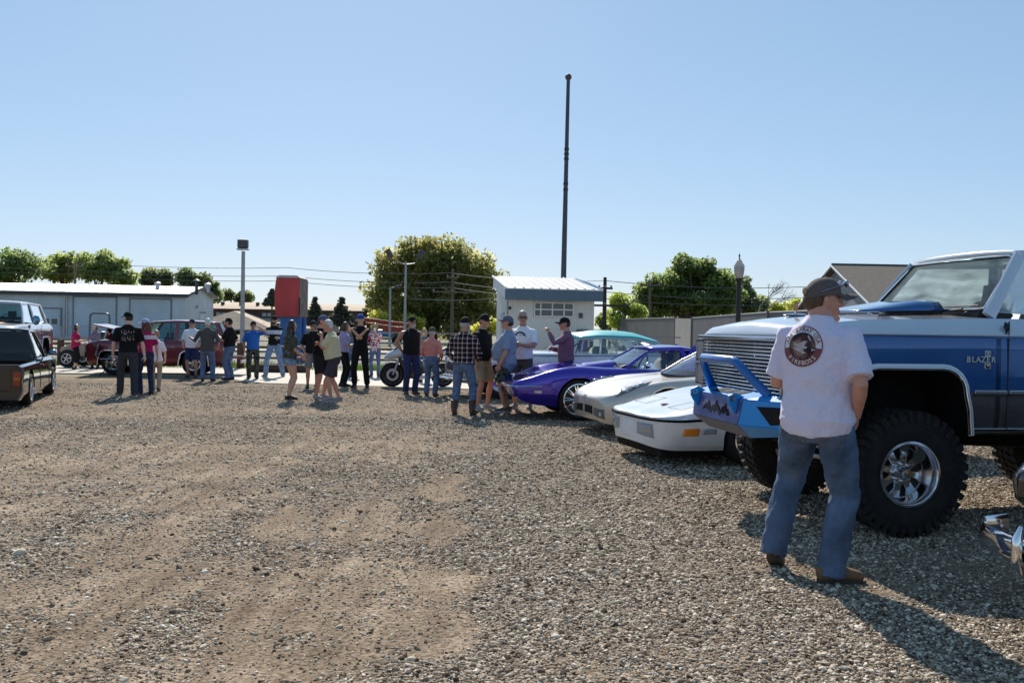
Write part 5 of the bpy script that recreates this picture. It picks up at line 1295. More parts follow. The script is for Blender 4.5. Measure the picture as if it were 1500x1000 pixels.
def blazer():
    h = 190; A = V((2.81, 7.85, 0)); root = thing('pickup_truck', 'tall blue and white four by four with bright blue front bumper and huge tyres', 'truck', A, R(h), GR_CAR)
    wp = paintm('truck_white', (.58, .62, .68), .20, .25); bl = paintm('truck_blue', (.004, .080, .27), .18, .30); gy = paintm('truck_grey', (.085, .08, .09), .28, .5)
    H = k5(root, gy, bl, wp, wp, gl=glass('truck_glass', (.50, .62, .64), glare=.8))
    # cowl scoop
    rows = []
    for i in range(9):
        t = i / 8; x = .10 - .76 * t; r = []
        for j in range(13):
            q = j / 6 - 1; z0 = 1.695 + .02 * t; r.append(V((x, q * .42, z0 + .085 * min(1, t * 1.3) * (1 - abs(q) ** 8) + .004)))
        rows.append(r)
    put(rows, 'cowl_scoop', bl, root, .01)
    m = MB(); m.box((-.655, 0, 1.725), (.02, .78, .07)); m.build('scoop_opening', BLACK, root)
    for s in (1, -1):
        rows = H.patch([(.80, 8.1), (-.70, 8.1), (-.70, 8.95), (.80, 8.95)], s, 6, .004)
    m = MB(); m.ball((0, 0, 0), (.11, .05, .014), 14, 8); m.tube([(0, 0, .008), (0, 0, .10)], .010, 8); q = m.build('hood_ornament', CHROME, root, loc=(.42, -.02, 1.665))
    m = MB(); m.tube([(0, 0, .035), (0, 0, .10)], .020, 10); m.build('amber_insert', mat('amber_glass', (.45, .20, .08), .2), q)
    # badge
    BM = mat('badge_silver', (.62, .62, .60), .3, .6); X0, Z0 = -.585, 1.335
    def side(vf, x, z, y=.9945, k=1): return [(x - a * k, y, z + c * k) for a, _, c in vf[0]], vf[1]
    for ch, dx in zip('BLAZER', (-.098, -.062, -.027, .010, .045, .084)):
        vs, fs = side(text_mesh(ch, .062), X0 - dx * 1.15, Z0); m = MB(); m.add(vs, fs); q = m.build('badge_letter', BM, root, smooth=0); z = q.modifiers.new('t', 'SOLIDIFY'); z.thickness = .006; z.offset = 0
    xb = X0 - .045 * 1.15
    for dz in (.045, -.046):
        m = MB(); m.box((xb, .990, Z0 + dz), (.050, .008, .046)); m.build('badge_plate', BM, root, bevel=.003)
    m = MB(); m.add(*side(text_mesh('K5', .042), xb, Z0 + .045, .9950)); m.build('badge_lettering', BLACK, root, smooth=0)
    m = MB(); m.lathe([(.001, 0), (.019, 0), (.019, .003), (.001, .003)], 20, 'y', (xb, .9945, Z0 - .046)); m.build('badge_roundel', BLACK, root)
    m = MB(); m.ball((xb, .998, Z0 - .042), (.013, .003, .010), 12, 8); m.build('badge_emblem', BM, root)
    # ---- bumper
    bb = mat('bumper_blue', (.004, .25, .68), .38, 0, .15, var=.04); pl = mat('bumper_slate', (.045, .065, .24), .4, .1, .2, var=.06)
    bm_ = MB()
    T0 = [(.90, .62, 1.035), (1.02, .55, 1.03), (1.10, .50, .985)]   # top profile, y is half width
    v = {}
    def side_pts(s): return {'tb': V((.86, s * .64, 1.04)), 'tf': V((1.10, s * .50, .985)), 'bf': V((1.13, s * .47, .79)), 'sk': V((1.00, s * .42, .685)), 'wt': V((.72, s * 1.00, 1.035)), 'wf': V((.80, s * .995, .985)), 'wb': V((.82, s * .985, .80)), 'wl': V((.78, s * .98, .76)), 'ti': V((.86, s * .3, 1.04))}
    a, b = side_pts(1), side_pts(-1)
    bm_.add([a['tb'], a['tf'], b['tf'], b['tb']], [(0, 1, 2, 3)])
    for q in (a, b):
        bm_.add([q['tb'], q['tf'], q['wf'], q['wt']], [(0, 1, 2, 3)])
        bm_.add([q['tf'], q['bf'], q['wb'], q['wf']], [(0, 1, 2, 3)])
        bm_.add([q['bf'], q['sk'], q['wl'], q['wb']], [(0, 1, 2, 3)])
    o = bm_.build('front_bumper', bb, root, smooth=0); z = o.modifiers.new('t', 'SOLIDIFY'); z.thickness = .012; z.offset = 0
    def plate(pts, name, m_, th=.012, par=None):
        m = MB(); m.add(pts, [tuple(range(len(pts)))]); q = m.build(name, m_, par or o, smooth=0); z = q.modifiers.new('t', 'SOLIDIFY'); z.thickness = th; z.offset = 0; return q
    plate([a['tf'], a['bf'], b['bf'], b['tf']], 'winch_plate', pl, .02)
    plate([a['bf'] + V((.002, 0, 0)), a['sk'], b['sk'], b['bf'] + V((.002, 0, 0))], 'skid_plate', mat('skid_textured', (.15, .16, .22), .55, .5, bump=.006, bscale=22), .014)
    # black window in each wing, slots in the top, shackle tabs, mountain cut-out
    for s, q in ((1, a), (-1, b)):
        n = V((.6, s * .8, 0)).normalized() * .010
        def W_(u, w_): 
            t0 = q['tf'].lerp(q['wf'], u); t1 = q['bf'].lerp(q['wb'], u); return t0.lerp(t1, w_) + n
        plate([W_(.22, .22), W_(.92, .16), W_(.92, .80), W_(.48, .92)], 'wing_opening', DARK, .004)
        for y in (.40,):
            m = MB(); m.prism([(1.05, 1.0), (1.13, 1.035), (1.19, 1.01), (1.19, .955), (1.14, .87), (1.115, .87)], s * y - .012, s * y + .012, 'y'); q2 = m.build('shackle_tab', bb, o, bevel=.004)
            m = MB(); m.lathe([(.010, -.016), (.024, -.016), (.024, .016), (.010, .016)], 16, 'y', (1.155, s * y, .99), closed=True); m.build('shackle_ring', CHROME, o)
    tf = a['tb'].lerp(a['tf'], .55).x; zz = a['tb'].lerp(a['tf'], .55).z + .010
    for k in (-1, 0, 1):
        y = k * .20; plate([V((tf - .06, y - .07, zz + .012)), V((tf + .055, y - .09, zz - .012)), V((tf + .055, y + .05, zz - .012)), V((tf - .06, y + .08, zz + .012))], 'top_slot', DARK, .004)
    mt = [(-.30, .02), (-.25, .07), (-.235, .05), (-.20, .115), (-.175, .07), (-.155, .085), (-.11, .03), (-.07, .085), (-.05, .06), (-.01, .12), (.03, .065), (.045, .08), (.09, .03), (.12, .07), (.15, .115), (.18, .065), (.20, .08), (.27, .015), (.20, .045), (.17, .02), (.14, .05), (.11, .0), (.075, .01), (.04, .04), (.01, .01), (-.03, .05), (-.07, .02), (-.10, -.005), (-.15, .04), (-.18, .01), (-.21, .05), (-.25, .01)]
    m = MB(); n_ = len(mt); m.add([V((1.145 - (.83 + z_ - .79) * .15, -y_, .83 + z_)) for y_, z_ in mt], [tuple(range(n_))]); m.build('mountain_cutout', DARK, o, smooth=0, fixn=False)
    m = MB(); P_ = [(.93, -.55, 1.02), (1.06, -.42, 1.20), (1.10, -.36, 1.265), (1.115, -.31, 1.285), (1.12, 0, 1.285), (1.115, .31, 1.285), (1.10, .36, 1.265), (1.06, .42, 1.20), (.93, .58, 1.02)]
    m.tube(P_, .037, 16); m.build('bull_bar', mat('bar_blue', (.004, .12, .42), .3, 0, .4, var=.03), o)
    for s in (1, -1):
        m = MB(); m.box((.80, s * .35, .90), (.35, .10, .12)); m.build('bumper_mount', DARK, root)
blazer()

def left_k5():
    F_ = V((.27, -.96, 0)).normalized(); root = thing('pickup_truck', 'purple and white boxy four by four with gold hood stripe at the far left', 'truck', V((-12.95, 22.4, 0)), math.atan2(F_.y, F_.x), 'vehicles at the left of the lot', .97)
    mar = paintm('plum', (.09, .012, .05), .25, .3); pw = paintm('pearl_white', (.60, .60, .62), .25, .1)
    k5(root, mar, mar, pw, pw, lift=-.22, wr=.40, ww=.28, rim=.20, knob=False, fancy=False, hoodm=mat('gold_stripe', (.50, .24, .05), .35, .2), gl=glass('blue_tint_glass', (.42, .60, .62)), dish=.05)
    mirror(root, -1.0, .98, 1.48, mat('mirror_blue', (.12, .25, .36), .15, .7), (.05, .10, .13))
    m = MB(); m.tube([(.95, -.95, .62), (1.0, -.5, .62), (1.0, .5, .62), (.95, .95, .62)], [(.03, .09)] * 4, 10, ref=(1, 0, 0)); m.build('front_bumper', CHROME, root)
left_k5()
def suv():
    root = thing('sport_utility_vehicle', 'maroon two door sport utility vehicle with its hood raised', 'car', V((-11.15, 26.3, 0)), R(187), 'maroon vehicles behind the crowd', .80)
    mr = paintm('maroon', (.16, .012, .022), .22, .3)
    k5(root, mr, mr, mr, mr, lift=-.42, wr=.42, ww=.26, rim=.25, knob=False, fancy=False, hood_up=True, gl=glass('blue_tint_glass', (.42, .60, .62)), dish=.04, nosp=5,
       posts=[(-.80, 1.64, -1.25, 2.25), (-2.1, 1.64, -2.1, 2.30), (-3.70, 1.64, -3.45, 2.26)])
    m = MB(); m.box((-4.05, 0, .66), (.62, 1.6, .07)); m.build('tailgate', mr, root, bevel=.02)
    m = MB(); m.box((-4.3, 0, .52), (.06, 1.7, .14)); m.build('rear_bumper', CHROME, root, bevel=.02)
    m = MB(); m.box((-3.745, -.1, .95), (.03, .34, .18)); m.build('licence_plate', mat('plate_pale', (.55, .55, .52), .5), root)
suv()

# ------------------------------------------------------------------ small pickups
def minitruck(root, pa, drop=0, gate_open=False, rimm=ALLOY, lamps=True, rest=''):
    z = drop
    def S_(x, w_, zb, zs, zt, zc): return (x, [(w_ * .93, zb + z), (w_, zb + .12 + z), (w_, .46 + z), (w_ * .985, zs + z), (w_ * .93, zt + z), (w_ * .5, zc + z), (0, zc + z)])
    st = [S_(.78, .70, .28, .58, .62, .64), S_(.66, .79, .2, .66, .70, .72), S_(.2, .825, .16, .70, .755, .77), S_(-.6, .83, .15, .72, .78, .80), S_(-1.6, .83, .15, .73, .78, .79), S_(-1.74, .83, .15, .72, .75, .755), S_(-3.4, .83, .15, .71, .745, .75), S_(-3.62, .80, .18, .70, .735, .74)]
    H = Hull(st, 5, False, 3); o = H.mesh().build('body', pa, root, smooth=30)
    bed = MB(); bed.box((-2.66 if not gate_open else -2.9, 0, .80 + z), (1.76 if not gate_open else 2.2, 1.44, .74))
    gap = MB(); gap.box((-1.71, 0, .60 + z), (.03, 2.0, .9))
    cut(o, [arch(0, .345, .55, 1.2, .30), arch(0, .345, -1.2, -.55, .30), arch(-2.72, .345, .60, 1.2, .30), arch(-2.72, .345, -1.2, -.60, .30), bed])
    cabin(root, [(-.55, .77 + z, -1.0, 1.27 + z), (-1.66, .77 + z, -1.60, 1.28 + z)], .75, .60, .03, pa, DGLASS if not gate_open else CLEAR, bow=.12, tbow=.05, pw=(.05, .12), roof_t=.04, seats=[(-1.25, 1.3, INTER)])
    m = MB(); m.box((-1.685, 0, .60 + z), (.035, 1.6, .36)); m.build('cab_back', pa, root)
    for s in (1, -1):
        m = MB(); m.box((-1.725, s * .832, .50 + z), (.012, .006, .50)); m.build('bed_gap', BLACK, root)
        m = MB(); m.box((-.62, s * .832, .50 + z), (.008, .006, .46)); m.build('door_seam', BLACK, root)
        if lamps:
            m = MB(); m.box((-3.61, s * .745, .52 + z), (.06, .11, .24)); q = m.build('tail_lamp', mat('red_lens', (.28, .03, .012), .15, coat=.6), root, bevel=.01)
            m = MB(); m.box((-3.644, s * .745, .52 + z), (.012, .10, .05)); m.build('reverse_lens', mat('orange_lens', (.5, .12, .02), .15), q)
        m = MB(); m.box((-1.45, s * .84, .66 + z), (.12, .02, .03)); m.build('door_handle', BLACK, root)
        for x in (0, -2.72): wheel(root, x, s * .735, .285, .21, .19, 5, 'star', rimm, dish=.02, side=s)
        mirror(root, -.72, s * .80, .82 + z, mat('mirror_blue', (.12, .25, .36), .15, .7) if not gate_open else CHROME, (.035, .07, .055), s)
    if gate_open:
        m = MB(); m.box((-3.88, 0, .34 + z), (.50, 1.42, .05)); m.build('tailgate', pa, root, bevel=.012)
        m = MB(); m.box((-3.9, 0, .25 + z), (.40, .5, .05)); 
        m = MB(); m.box((-3.66, -.2, .22 + z), (.02, .30, .15)); m.build('licence_plate', mat('plate_pale', (.55, .55, .52), .5), root)
        for x, y, sx, c in ((-3.0, .2, .5, (.35, .36, .38)), (-2.6, -.35, .4, (.10, .10, .11)), (-3.3, -.3, .3, (.55, .55, .55))):
            pass
    else:
        m = MB(); m.box((-3.63, 0, .52 + z), (.03, 1.30, .40)); q = m.build('tailgate', pa, root, bevel=.01)
        m = MB(); m.box((-3.652, 0, .60 + z), (.012, .22, .05)); m.build('tailgate_handle', BLACK, q, bevel=.004)
        m = MB(); m.tube([(-3.60, -.76, .74 + z), (-3.60, .76, .74 + z)], .016, 8); m.build('bed_rail_cap', BLACK, root)
    return H
def black_truck():
    h = math.atan2(.95, -.33); Fd = V((math.cos(h), math.sin(h), 0)); Ld = V((-Fd.y, Fd.x, 0)); g = ground(37, 594)
    A = g + Ld * .735 + Fd * 2.72
    root = thing('pickup_truck', 'glossy black lowered small pickup seen from behind at the left edge', 'truck', A, h, 'vehicles at the left of the lot')
    minitruck(root, paintm('black', (.010, .009, .012), .10, 0), -.0)
black_truck()

# ------------------------------------------------------------------ old black car whose chrome bumper enters at the right edge
def old_car():
    h = 189; A = V((3.42, 4.35, 0)); root = thing('vintage_car', 'old black rounded car with chrome front bumper cut off by the right edge', 'car', A, R(h), GR_CAR)
    pa = paintm('gloss_black', (.010, .010, .010), .08, 0)
    def fender(s):
        m = MB(); m.tube([(.52, s * .68, .60), (.48, s * .68, .66), (.32, s * .69, .74), (.02, s * .70, .78), (-.4, s * .70, .74), (-.8, s * .72, .6), (-1.2, s * .74, .42)], [(.06, .10), (.14, .17), (.20, .24), (.22, .27), (.22, .28), (.18, .20), (.10, .06)], 20, ref=(0, 1, 0))
        o = m.build('front_fender', pa, root, remesh=.02, sm=3)
    for s in (1, -1):
        fender(s)
        m = MB(); m.ball((.56, s * .40, .80), (.10, .10, .10), 16, 12); q = m.build('headlamp', mat('lamp_lens', (.42, .45, .50), .05), root)
        m = MB(); m.lathe([(.095, 0), (.115, .01), (.11, .03), (.09, .03)], 24, 'x', (.60, s * .40, .80)); m.build('bezel', CHROME, q)
        for x in (0, -2.8): wheel(root, x, s * .70, .36, .18, .21, 5, 'cap', CHROME, dish=.02, side=s)
        m = MB(); m.tube([(.91, s * .24, .37), (.94, s * .24, .44), (.935, s * .24, .54), (.915, s * .24, .60)], [(.014, .016), (.024, .028), (.024, .028), (.010, .012)], 14); m.build('bumper_guard', CHROME, root)
        m = MB(); m.tube([(.40, s * .40, .48), (.88, s * .40, .48)], .02, 8); m.build('bumper_iron', DARK, root)
    P_ = [(.52, .86, .47), (.70, .80, .47), (.82, .64, .47), (.89, .36, .47), (.91, 0, .47), (.89, -.36, .47), (.82, -.64, .47), (.70, -.80, .47), (.52, -.86, .47)]
    m = MB(); m.tube(P_, [(.062, .018)] * 9, 14, ref=(0, 0, 1)); m.build('front_bumper', CHROME, root)
    m = MB(); m.tube([(.62, 0, .58), (.55, 0, .72), (.3, 0, .84), (-.6, 0, .90), (-1.0, 0, .92)], [(.08, .16), (.26, .24), (.36, .30), (.46, .32), (.55, .34)], 24, ref=(0, 1, 0)); m.build('bonnet', pa, root)
    m = MB(); m.tube([(-.9, 0, .78), (-1.2, 0, .80), (-2.4, 0, .80), (-3.6, 0, .72), (-3.9, 0, .65)], [(.70, .42), (.80, .45), (.82, .46), (.72, .38), (.5, .25)], 24, ref=(0, 1, 0)); m.build('body', pa, root)
    cabin(root, [(-1.05, 1.12, -1.45, 1.52), (-2.2, 1.12, -2.2, 1.60), (-3.2, 1.10, -2.9, 1.50)], .66, .55, .06, pa, DGLASS, pw=(.08, .10, .2), seats=[(-1.8, 1.3, INTER)])
    for k in range(7):
        m = MB(); m.tube([(.62 - .002 * k, -.24 + .08 * k, .50), (.58, -.2 + .066 * k, .78)], .008, 6); m.build('grille_bar', CHROME, root)
old_car()

# ------------------------------------------------------------------ sport motorcycle
def motorcycle():
    gf = ground(574, 567); gr = ground(648, 567); root = thing('motorcycle', 'white and black sport motorcycle parked side on behind the man in overalls', 'motorcycle', (gf + gr) / 2, math.atan2(gf.y - gr.y, gf.x - gr.x))
    wb = (gf - gr).length / 2; k = wb / .70; r = .31
    wp = paintm('bike_white', (.62, .63, .66), .2, 0); bp = paintm('bike_black', (.012, .012, .016), .15, 0)
    for x in (wb, -wb): wheel(root, x, 0, r, .15, .22, 6, 'multi', mat('bike_rim', (.06, .06, .065), .3, .8), side=1)
    for s in (1, -1):
        m = MB(); m.tube([(wb, s * .09, r), (wb - .17, s * .09, .72)], .028, 10); m.build('fork', STEEL, root)
        m = MB(); m.lathe([(.09, 0), (.15, 0), (.15, .006), (.09, .006)], 28, 'y', (wb, s * .085, r), closed=True); m.build('brake_disc', STEEL, root)
        m = MB(); m.tube([(wb - .18, s * .10, .80), (wb - .24, s * .30, .82), (wb - .30, s * .36, .80)], .014, 8); m.build('handlebar', BLACK, root)
        m = MB(); m.ball((0, 0, 0), (.03, .06, .035), 12, 8); m.build('mirror', bp, root, loc=(wb - .12, s * .30, 1.02))
    m = MB(); m.tube([(wb + .20, 0, .70), (wb + .08, 0, .76), (wb - .12, 0, .84), (wb - .30, 0, .80)], [(.03, .03), (.13, .09), (.19, .14), (.17, .14)], 18, ref=(0, 1, 0)); m.build('front_fairing', wp, root)
    m = MB(); m.tube([(wb + .02, 0, .84), (wb - .10, 0, .98), (wb - .20, 0, 1.04)], [(.10, .03), (.12, .02), (.08, .008)], 12, ref=(0, 1, 0)); m.build('screen', DGLASS, root)
    m = MB(); m.prism([(wb - .10, .74), (wb - .35, .82), (-.10, .66), (-.18, .38), (.05, .20), (.35, .24), (wb - .24, .42)], -.17, .17, 'y'); m.build('side_fairing', bp, root, bevel=.05)
    m = MB(); m.prism([(wb - .18, .72), (wb - .36, .76), (.06, .60), (.25, .52)], -.178, .178, 'y'); m.build('side_panel', wp, root, bevel=.02)
    m = MB(); m.tube([(.30, 0, .84), (.15, 0, .90), (-.05, 0, .88), (-.18, 0, .80)], [(.10, .07), (.15, .12), (.13, .11), (.09, .05)], 16, ref=(0, 1, 0)); m.build('fuel_tank', bp, root)
    m = MB(); m.tube([(-.12, 0, .80), (-.35, 0, .80), (-.55, 0, .88), (-wb - .10, 0, .98)], [(.13, .05), (.13, .05), (.10, .05), (.03, .02)], 14, ref=(0, 1, 0)); m.build('seat', BLACK, root)
    m = MB(); m.tube([(-.25, 0, .72), (-.5, 0, .80), (-wb - .14, 0, .94)], [(.12, .06), (.12, .06), (.05, .03)], 14, ref=(0, 1, 0)); m.build('tail_fairing', wp, root)
    m = MB(); m.tube([(wb - .25, 0, .70), (-.1, 0, .62), (-.2, 0, .35)], [(.12, .06)] * 3, 10, ref=(0, 1, 0)); m.tube([(-.15, 0, .38), (-wb, .0, r)], [(.10, .035), (.10, .03)], 10, ref=(0, 1, 0)); m.build('frame', STEEL, root)
    m = MB(); m.tube([(.0, .16, .24), (-.3, .17, .28), (-wb + .1, .19, .46)], [.04, .06, .055], 12); m.build('exhaust', CHROME, root)
    m = MB(); rows = []
    for i in range(11):
        a = math.pi * (.25 + .55 * i / 10); rows.append([(wb + math.cos(a) * .335, y, r + math.sin(a) * .335) for y in (-.07, -.03, .03, .07)])
    put(rows, 'front_mudguard', wp, root, .006)
motorcycle()

# ------------------------------------------------------------------ roll bar buggy and camp chair on the left
def buggy():
    Y = 29.5; x = xat(146, Y); root = thing('buggy', 'open tan buggy with a tall grey roll hoop behind the woman in magenta', 'buggy', V((x, Y, 0)), 0)
    g = mat('hoop_grey', (.10, .12, .14), .35, .6); tn = mat('buggy_tan', (.30, .25, .20), .5); k = Y / F
    zt = zat(146, 459, Y); w_ = .31
    m = MB(); P_ = [(-w_ - .03, 0, .5), (-w_, 0, zt - .14)]
    for i in range(7): a = math.pi - math.pi / 2 * i / 6; P_.append((-w_ + .12 + .12 * math.cos(a), 0, zt - .12 + .12 * math.sin(a)))
    for i in range(7): a = math.pi / 2 - math.pi / 2 * i / 6; P_.append((w_ - .12 + .12 * math.cos(a), 0, zt - .12 + .12 * math.sin(a)))
    P_ += [(w_, 0, zt - .14), (w_ + .03, 0, .5)]
    m.tube(P_, .032, 10); m.build('roll_hoop', g, root)
    m = MB(); m.prism([(-1.0, .35), (-1.05, .62), (-.6, .78), (.3, .80), (.9, .70), (1.0, .35)], -.5, .5, 'y'); m.build('body', tn, root, bevel=.06)
    for y in (-.22, .22):
        m = MB(); m.tube([(.1, y, .75), (.22, y, 1.15)], [(.05, .16), (.04, .13)], 10, ref=(1, 0, 0)); m.build('seat', BLACK, root)
    for xx in (-.75, .75):
        for s in (1, -1): wheel(root, xx, s * .55, .29, .2, .15, 5, 'star', STEEL, side=s)
buggy()
def camp_chair():
    g = ground(160, 549); root = thing('folding_chair', 'black framed folding chair with lavender seat near the walking man in black', 'chair', g, R(20))
    m = MB()
    for y in (-.24, .24):
        m.tube([(-.24, y, 0), (.26, y, .46)], .012, 6); m.tube([(.26, y, 0), (-.24, y, .46), (-.34, y, .86)], .012, 6)
    m.tube([(-.24, -.24, 0), (-.24, .24, 0)], .010, 6); m.tube([(.26, -.24, 0), (.26, .24, 0)], .010, 6); m.tube([(-.34, -.24, .86), (-.34, .24, .86)], .012, 6)
    m.build('frame', BLACK, root)
    m = MB(); m.box((.01, 0, .45), (.5, .46, .02)); m.build('seat', mat('lavender_canvas', (.40, .36, .48), .8), root)
    m = MB(); m.box((-.31, 0, .70), (.02, .46, .30), rot=Matrix.Rotation(.2, 3, 'Y')); m.build('backrest', MATS['lavender_canvas'], root)
camp_chair()
# ------------------------------------------------------------------ people
SKIN = mat('skin', (.58, .32, .22), .5, var=.08, scale=30, bump=.0006, bscale=200)
SKIN_TAN = mat('tanned_skin', (.46, .23, .15), .5, var=.10, scale=30, bump=.0006, bscale=200)
SKIN_FAIR = mat('fair_skin', (.68, .42, .32), .5, var=.08, scale=30)
SKIN_RUDDY = mat('ruddy_skin', (.56, .27, .19), .5, var=.10, scale=30)
def cloth(name, c, var=.14, **k): return mat('cloth_' + name, c, .88, var=var, scale=14, bump=k.pop('bump', .003), bscale=k.pop('bscale', 45), spec=.2, **k)
BLUEJ = cloth('blue_jeans', (.11, .16, .27), .35); DARKJ = cloth('dark_jeans', (.03, .04, .085), .3)
LIGHTJ = cloth('light_jeans', (.20, .28, .42), .35); BLK = cloth('black', (.010, .010, .011)); CHAR = cloth('charcoal', (.05, .05, .055))
NAVY = cloth('navy', (.03, .038, .11)); WHT = cloth('white', (.82, .80, .84), .05); KHAKI = cloth('khaki', (.38, .28, .18))
BROWNL = mat('brown_leather', (.085, .045, .025), .55, var=.35, scale=10, bump=.002, bscale=40)
GREYS = cloth('grey_shoe', (.30, .29, .29)); BLKS = mat('black_shoe', (.012, .012, .013), .5)
HAIR = {'grey': mat('hair_grey', (.38, .37, .36), .6, var=.25, scale=60, stretch=(4, 4, 1)), 'white': mat('hair_white', (.60, .59, .57), .6, var=.2, scale=60, stretch=(4, 4, 1)),
        'brown': mat('hair_brown', (.07, .035, .018), .5, var=.4, scale=60, stretch=(4, 4, .5)), 'dark': mat('hair_dark', (.022, .013, .009), .4, var=.4, scale=60, stretch=(4, 4, .5)),
        'red': mat('hair_auburn', (.13, .035, .015), .45, var=.4, scale=60, stretch=(4, 4, .5)), 'blond': mat('hair_blond', (.36, .22, .11), .5, var=.35, scale=60, stretch=(4, 4, .5))}
SHADES = mat('sunglass_lens', (.008, .008, .01), .08, spec=.9)

def nodes_color(name, build, rough=.88):
    m = bpy.data.materials.new(name); m.use_nodes = True; nt = m.node_tree; b = nt.nodes['Principled BSDF']
    b.inputs['Roughness'].default_value = rough; b.inputs['Specular IOR Level'].default_value = .2
    tc = nt.nodes.new('ShaderNodeTexCoord'); build(nt, tc, b); return m
def _plaid(nt, tc, b):
    N, L = nt.nodes, nt.links; sp = N.new('ShaderNodeSeparateXYZ'); L.new(tc.outputs['Object'], sp.inputs[0])
    def stripe(sock, per, w_, off=0):
        a = N.new('ShaderNodeMath'); a.operation = 'MULTIPLY_ADD'; L.new(sock, a.inputs[0]); a.inputs[1].default_value = 1 / per; a.inputs[2].default_value = 50 + off
        f = N.new('ShaderNodeMath'); f.operation = 'FRACT'; L.new(a.outputs[0], f.inputs[0])
        c = N.new('ShaderNodeMath'); c.operation = 'LESS_THAN'; L.new(f.outputs[0], c.inputs[0]); c.inputs[1].default_value = w_; return c.outputs[0]
    def add(a, c, k=1):
        q = N.new('ShaderNodeMath'); q.operation = 'MULTIPLY_ADD'; L.new(c, q.inputs[0]); q.inputs[1].default_value = k; L.new(a, q.inputs[2]); return q.outputs[0]
    s = stripe(sp.outputs[0], .085, .17); s = add(s, stripe(sp.outputs[2], .085, .17))
    m_ = N.new('ShaderNodeMath'); m_.operation = 'MULTIPLY'; L.new(s, m_.inputs[0]); m_.inputs[1].default_value = .5
    r = N.new('ShaderNodeValToRGB'); r.color_ramp.interpolation = 'CONSTANT'; e = r.color_ramp.elements; e.new(.5); e.new(.9)
    for q, (p, c) in zip(e, ((0, (.035, .012, .02)), (.2, (.055, .015, .025)), (.45, (.36, .28, .28)), (.9, (.68, .62, .62)))): q.position = p; q.color = lin(c)
    L.new(m_.outputs[0], r.inputs[0])
    d = stripe(sp.outputs[0], .085, .35, .42); d2 = stripe(sp.outputs[2], .085, .35, .42); dd = add(d, d2)
    mx = N.new('ShaderNodeMix'); mx.data_type = 'RGBA'; mx.blend_type = 'MULTIPLY'; k = N.new('ShaderNodeMath'); k.operation = 'MULTIPLY'; L.new(dd, k.inputs[0]); k.inputs[1].default_value = .4
    L.new(k.outputs[0], mx.inputs[0]); L.new(r.outputs[0], mx.inputs[6]); mx.inputs[7].default_value = (.12, .10, .16, 1); L.new(mx.outputs[2], b.inputs['Base Color'])
PLAID = nodes_color('plaid_flannel', _plaid)
def _camo(cols):
    def f(nt, tc, b):
        N, L = nt.nodes, nt.links; n = N.new('ShaderNodeTexNoise'); n.inputs['Scale'].default_value = 11; n.inputs['Detail'].default_value = 3; L.new(tc.outputs['Object'], n.inputs[0])
        r = N.new('ShaderNodeValToRGB'); r.color_ramp.interpolation = 'CONSTANT'; e = r.color_ramp.elements; e.new(.5); e.new(.6)
        for q, (p, c) in zip(e, zip((0, .43, .5, .57), cols)): q.position = p; q.color = lin(c)
        L.new(n.outputs[0], r.inputs[0]); L.new(r.outputs[0], b.inputs['Base Color'])
    return f
CAMO = nodes_color('camo_grey_green', _camo([(.02, .022, .02), (.06, .065, .05), (.11, .11, .085), (.035, .04, .035)]))
CAMOT = nodes_color('camo_tee', _camo([(.035, .035, .028), (.09, .085, .065), (.06, .06, .045), (.14, .13, .10)]))
def _bands(bands, base):
    def f(nt, tc, b):
        N, L = nt.nodes, nt.links; sp = N.new('ShaderNodeSeparateXYZ'); L.new(tc.outputs['Object'], sp.inputs[0])
        mr = N.new('ShaderNodeMapRange'); mr.inputs[1].default_value = .9; mr.inputs[2].default_value = 1.6; L.new(sp.outputs[2], mr.inputs[0])
        r = N.new('ShaderNodeValToRGB'); r.color_ramp.interpolation = 'CONSTANT'; e = r.color_ramp.elements
        st = [(0, base)] + [((z - .9) / .7, c) for z, c in bands]
        while len(e) < len(st): e.new(.99)
        for q, (p, c) in zip(e, st): q.position = p; q.color = lin(c)
        L.new(mr.outputs[0], r.inputs[0]); L.new(r.outputs[0], b.inputs['Base Color'])
    return f
BANDED = nodes_color('banded_top', _bands([(1.22, (.60, .60, .66)), (1.34, (.012, .012, .013))], (.012, .012, .013)))
PINKW = nodes_color('magenta_white_top', _bands([(1.27, (.70, .66, .70)), (1.36, (.45, .02, .12))], (.42, .012, .10)))
def _splash(nt, tc, b):
    N, L = nt.nodes, nt.links; n = N.new('ShaderNodeTexNoise'); n.inputs['Scale'].default_value = 16; n.inputs['Detail'].default_value = 4; L.new(tc.outputs['Object'], n.inputs[0])
    r = N.new('ShaderNodeValToRGB'); e = r.color_ramp.elements; e[0].position = .47; e[1].position = .53; e[0].color = (.38, .03, .10, 1); e[1].color = (.68, .66, .66, 1)
    L.new(n.outputs[0], r.inputs[0]); L.new(r.outputs[0], b.inputs['Base Color'])
SPLASH = nodes_color('white_red_print_top', _splash)

def ik(a, c, l1, l2, pole):
    d = c - a; L_ = min(max(d.length, abs(l1 - l2) + .02), (l1 + l2) * .998); dr = d.normalized()
    x = (l1 * l1 - l2 * l2 + L_ * L_) / (2 * L_); h = math.sqrt(max(0, l1 * l1 - x * x))
    p = V(pole); p = p - dr * p.dot(dr); p.normalize()
    return a + dr * x + p * h, a + dr * L_

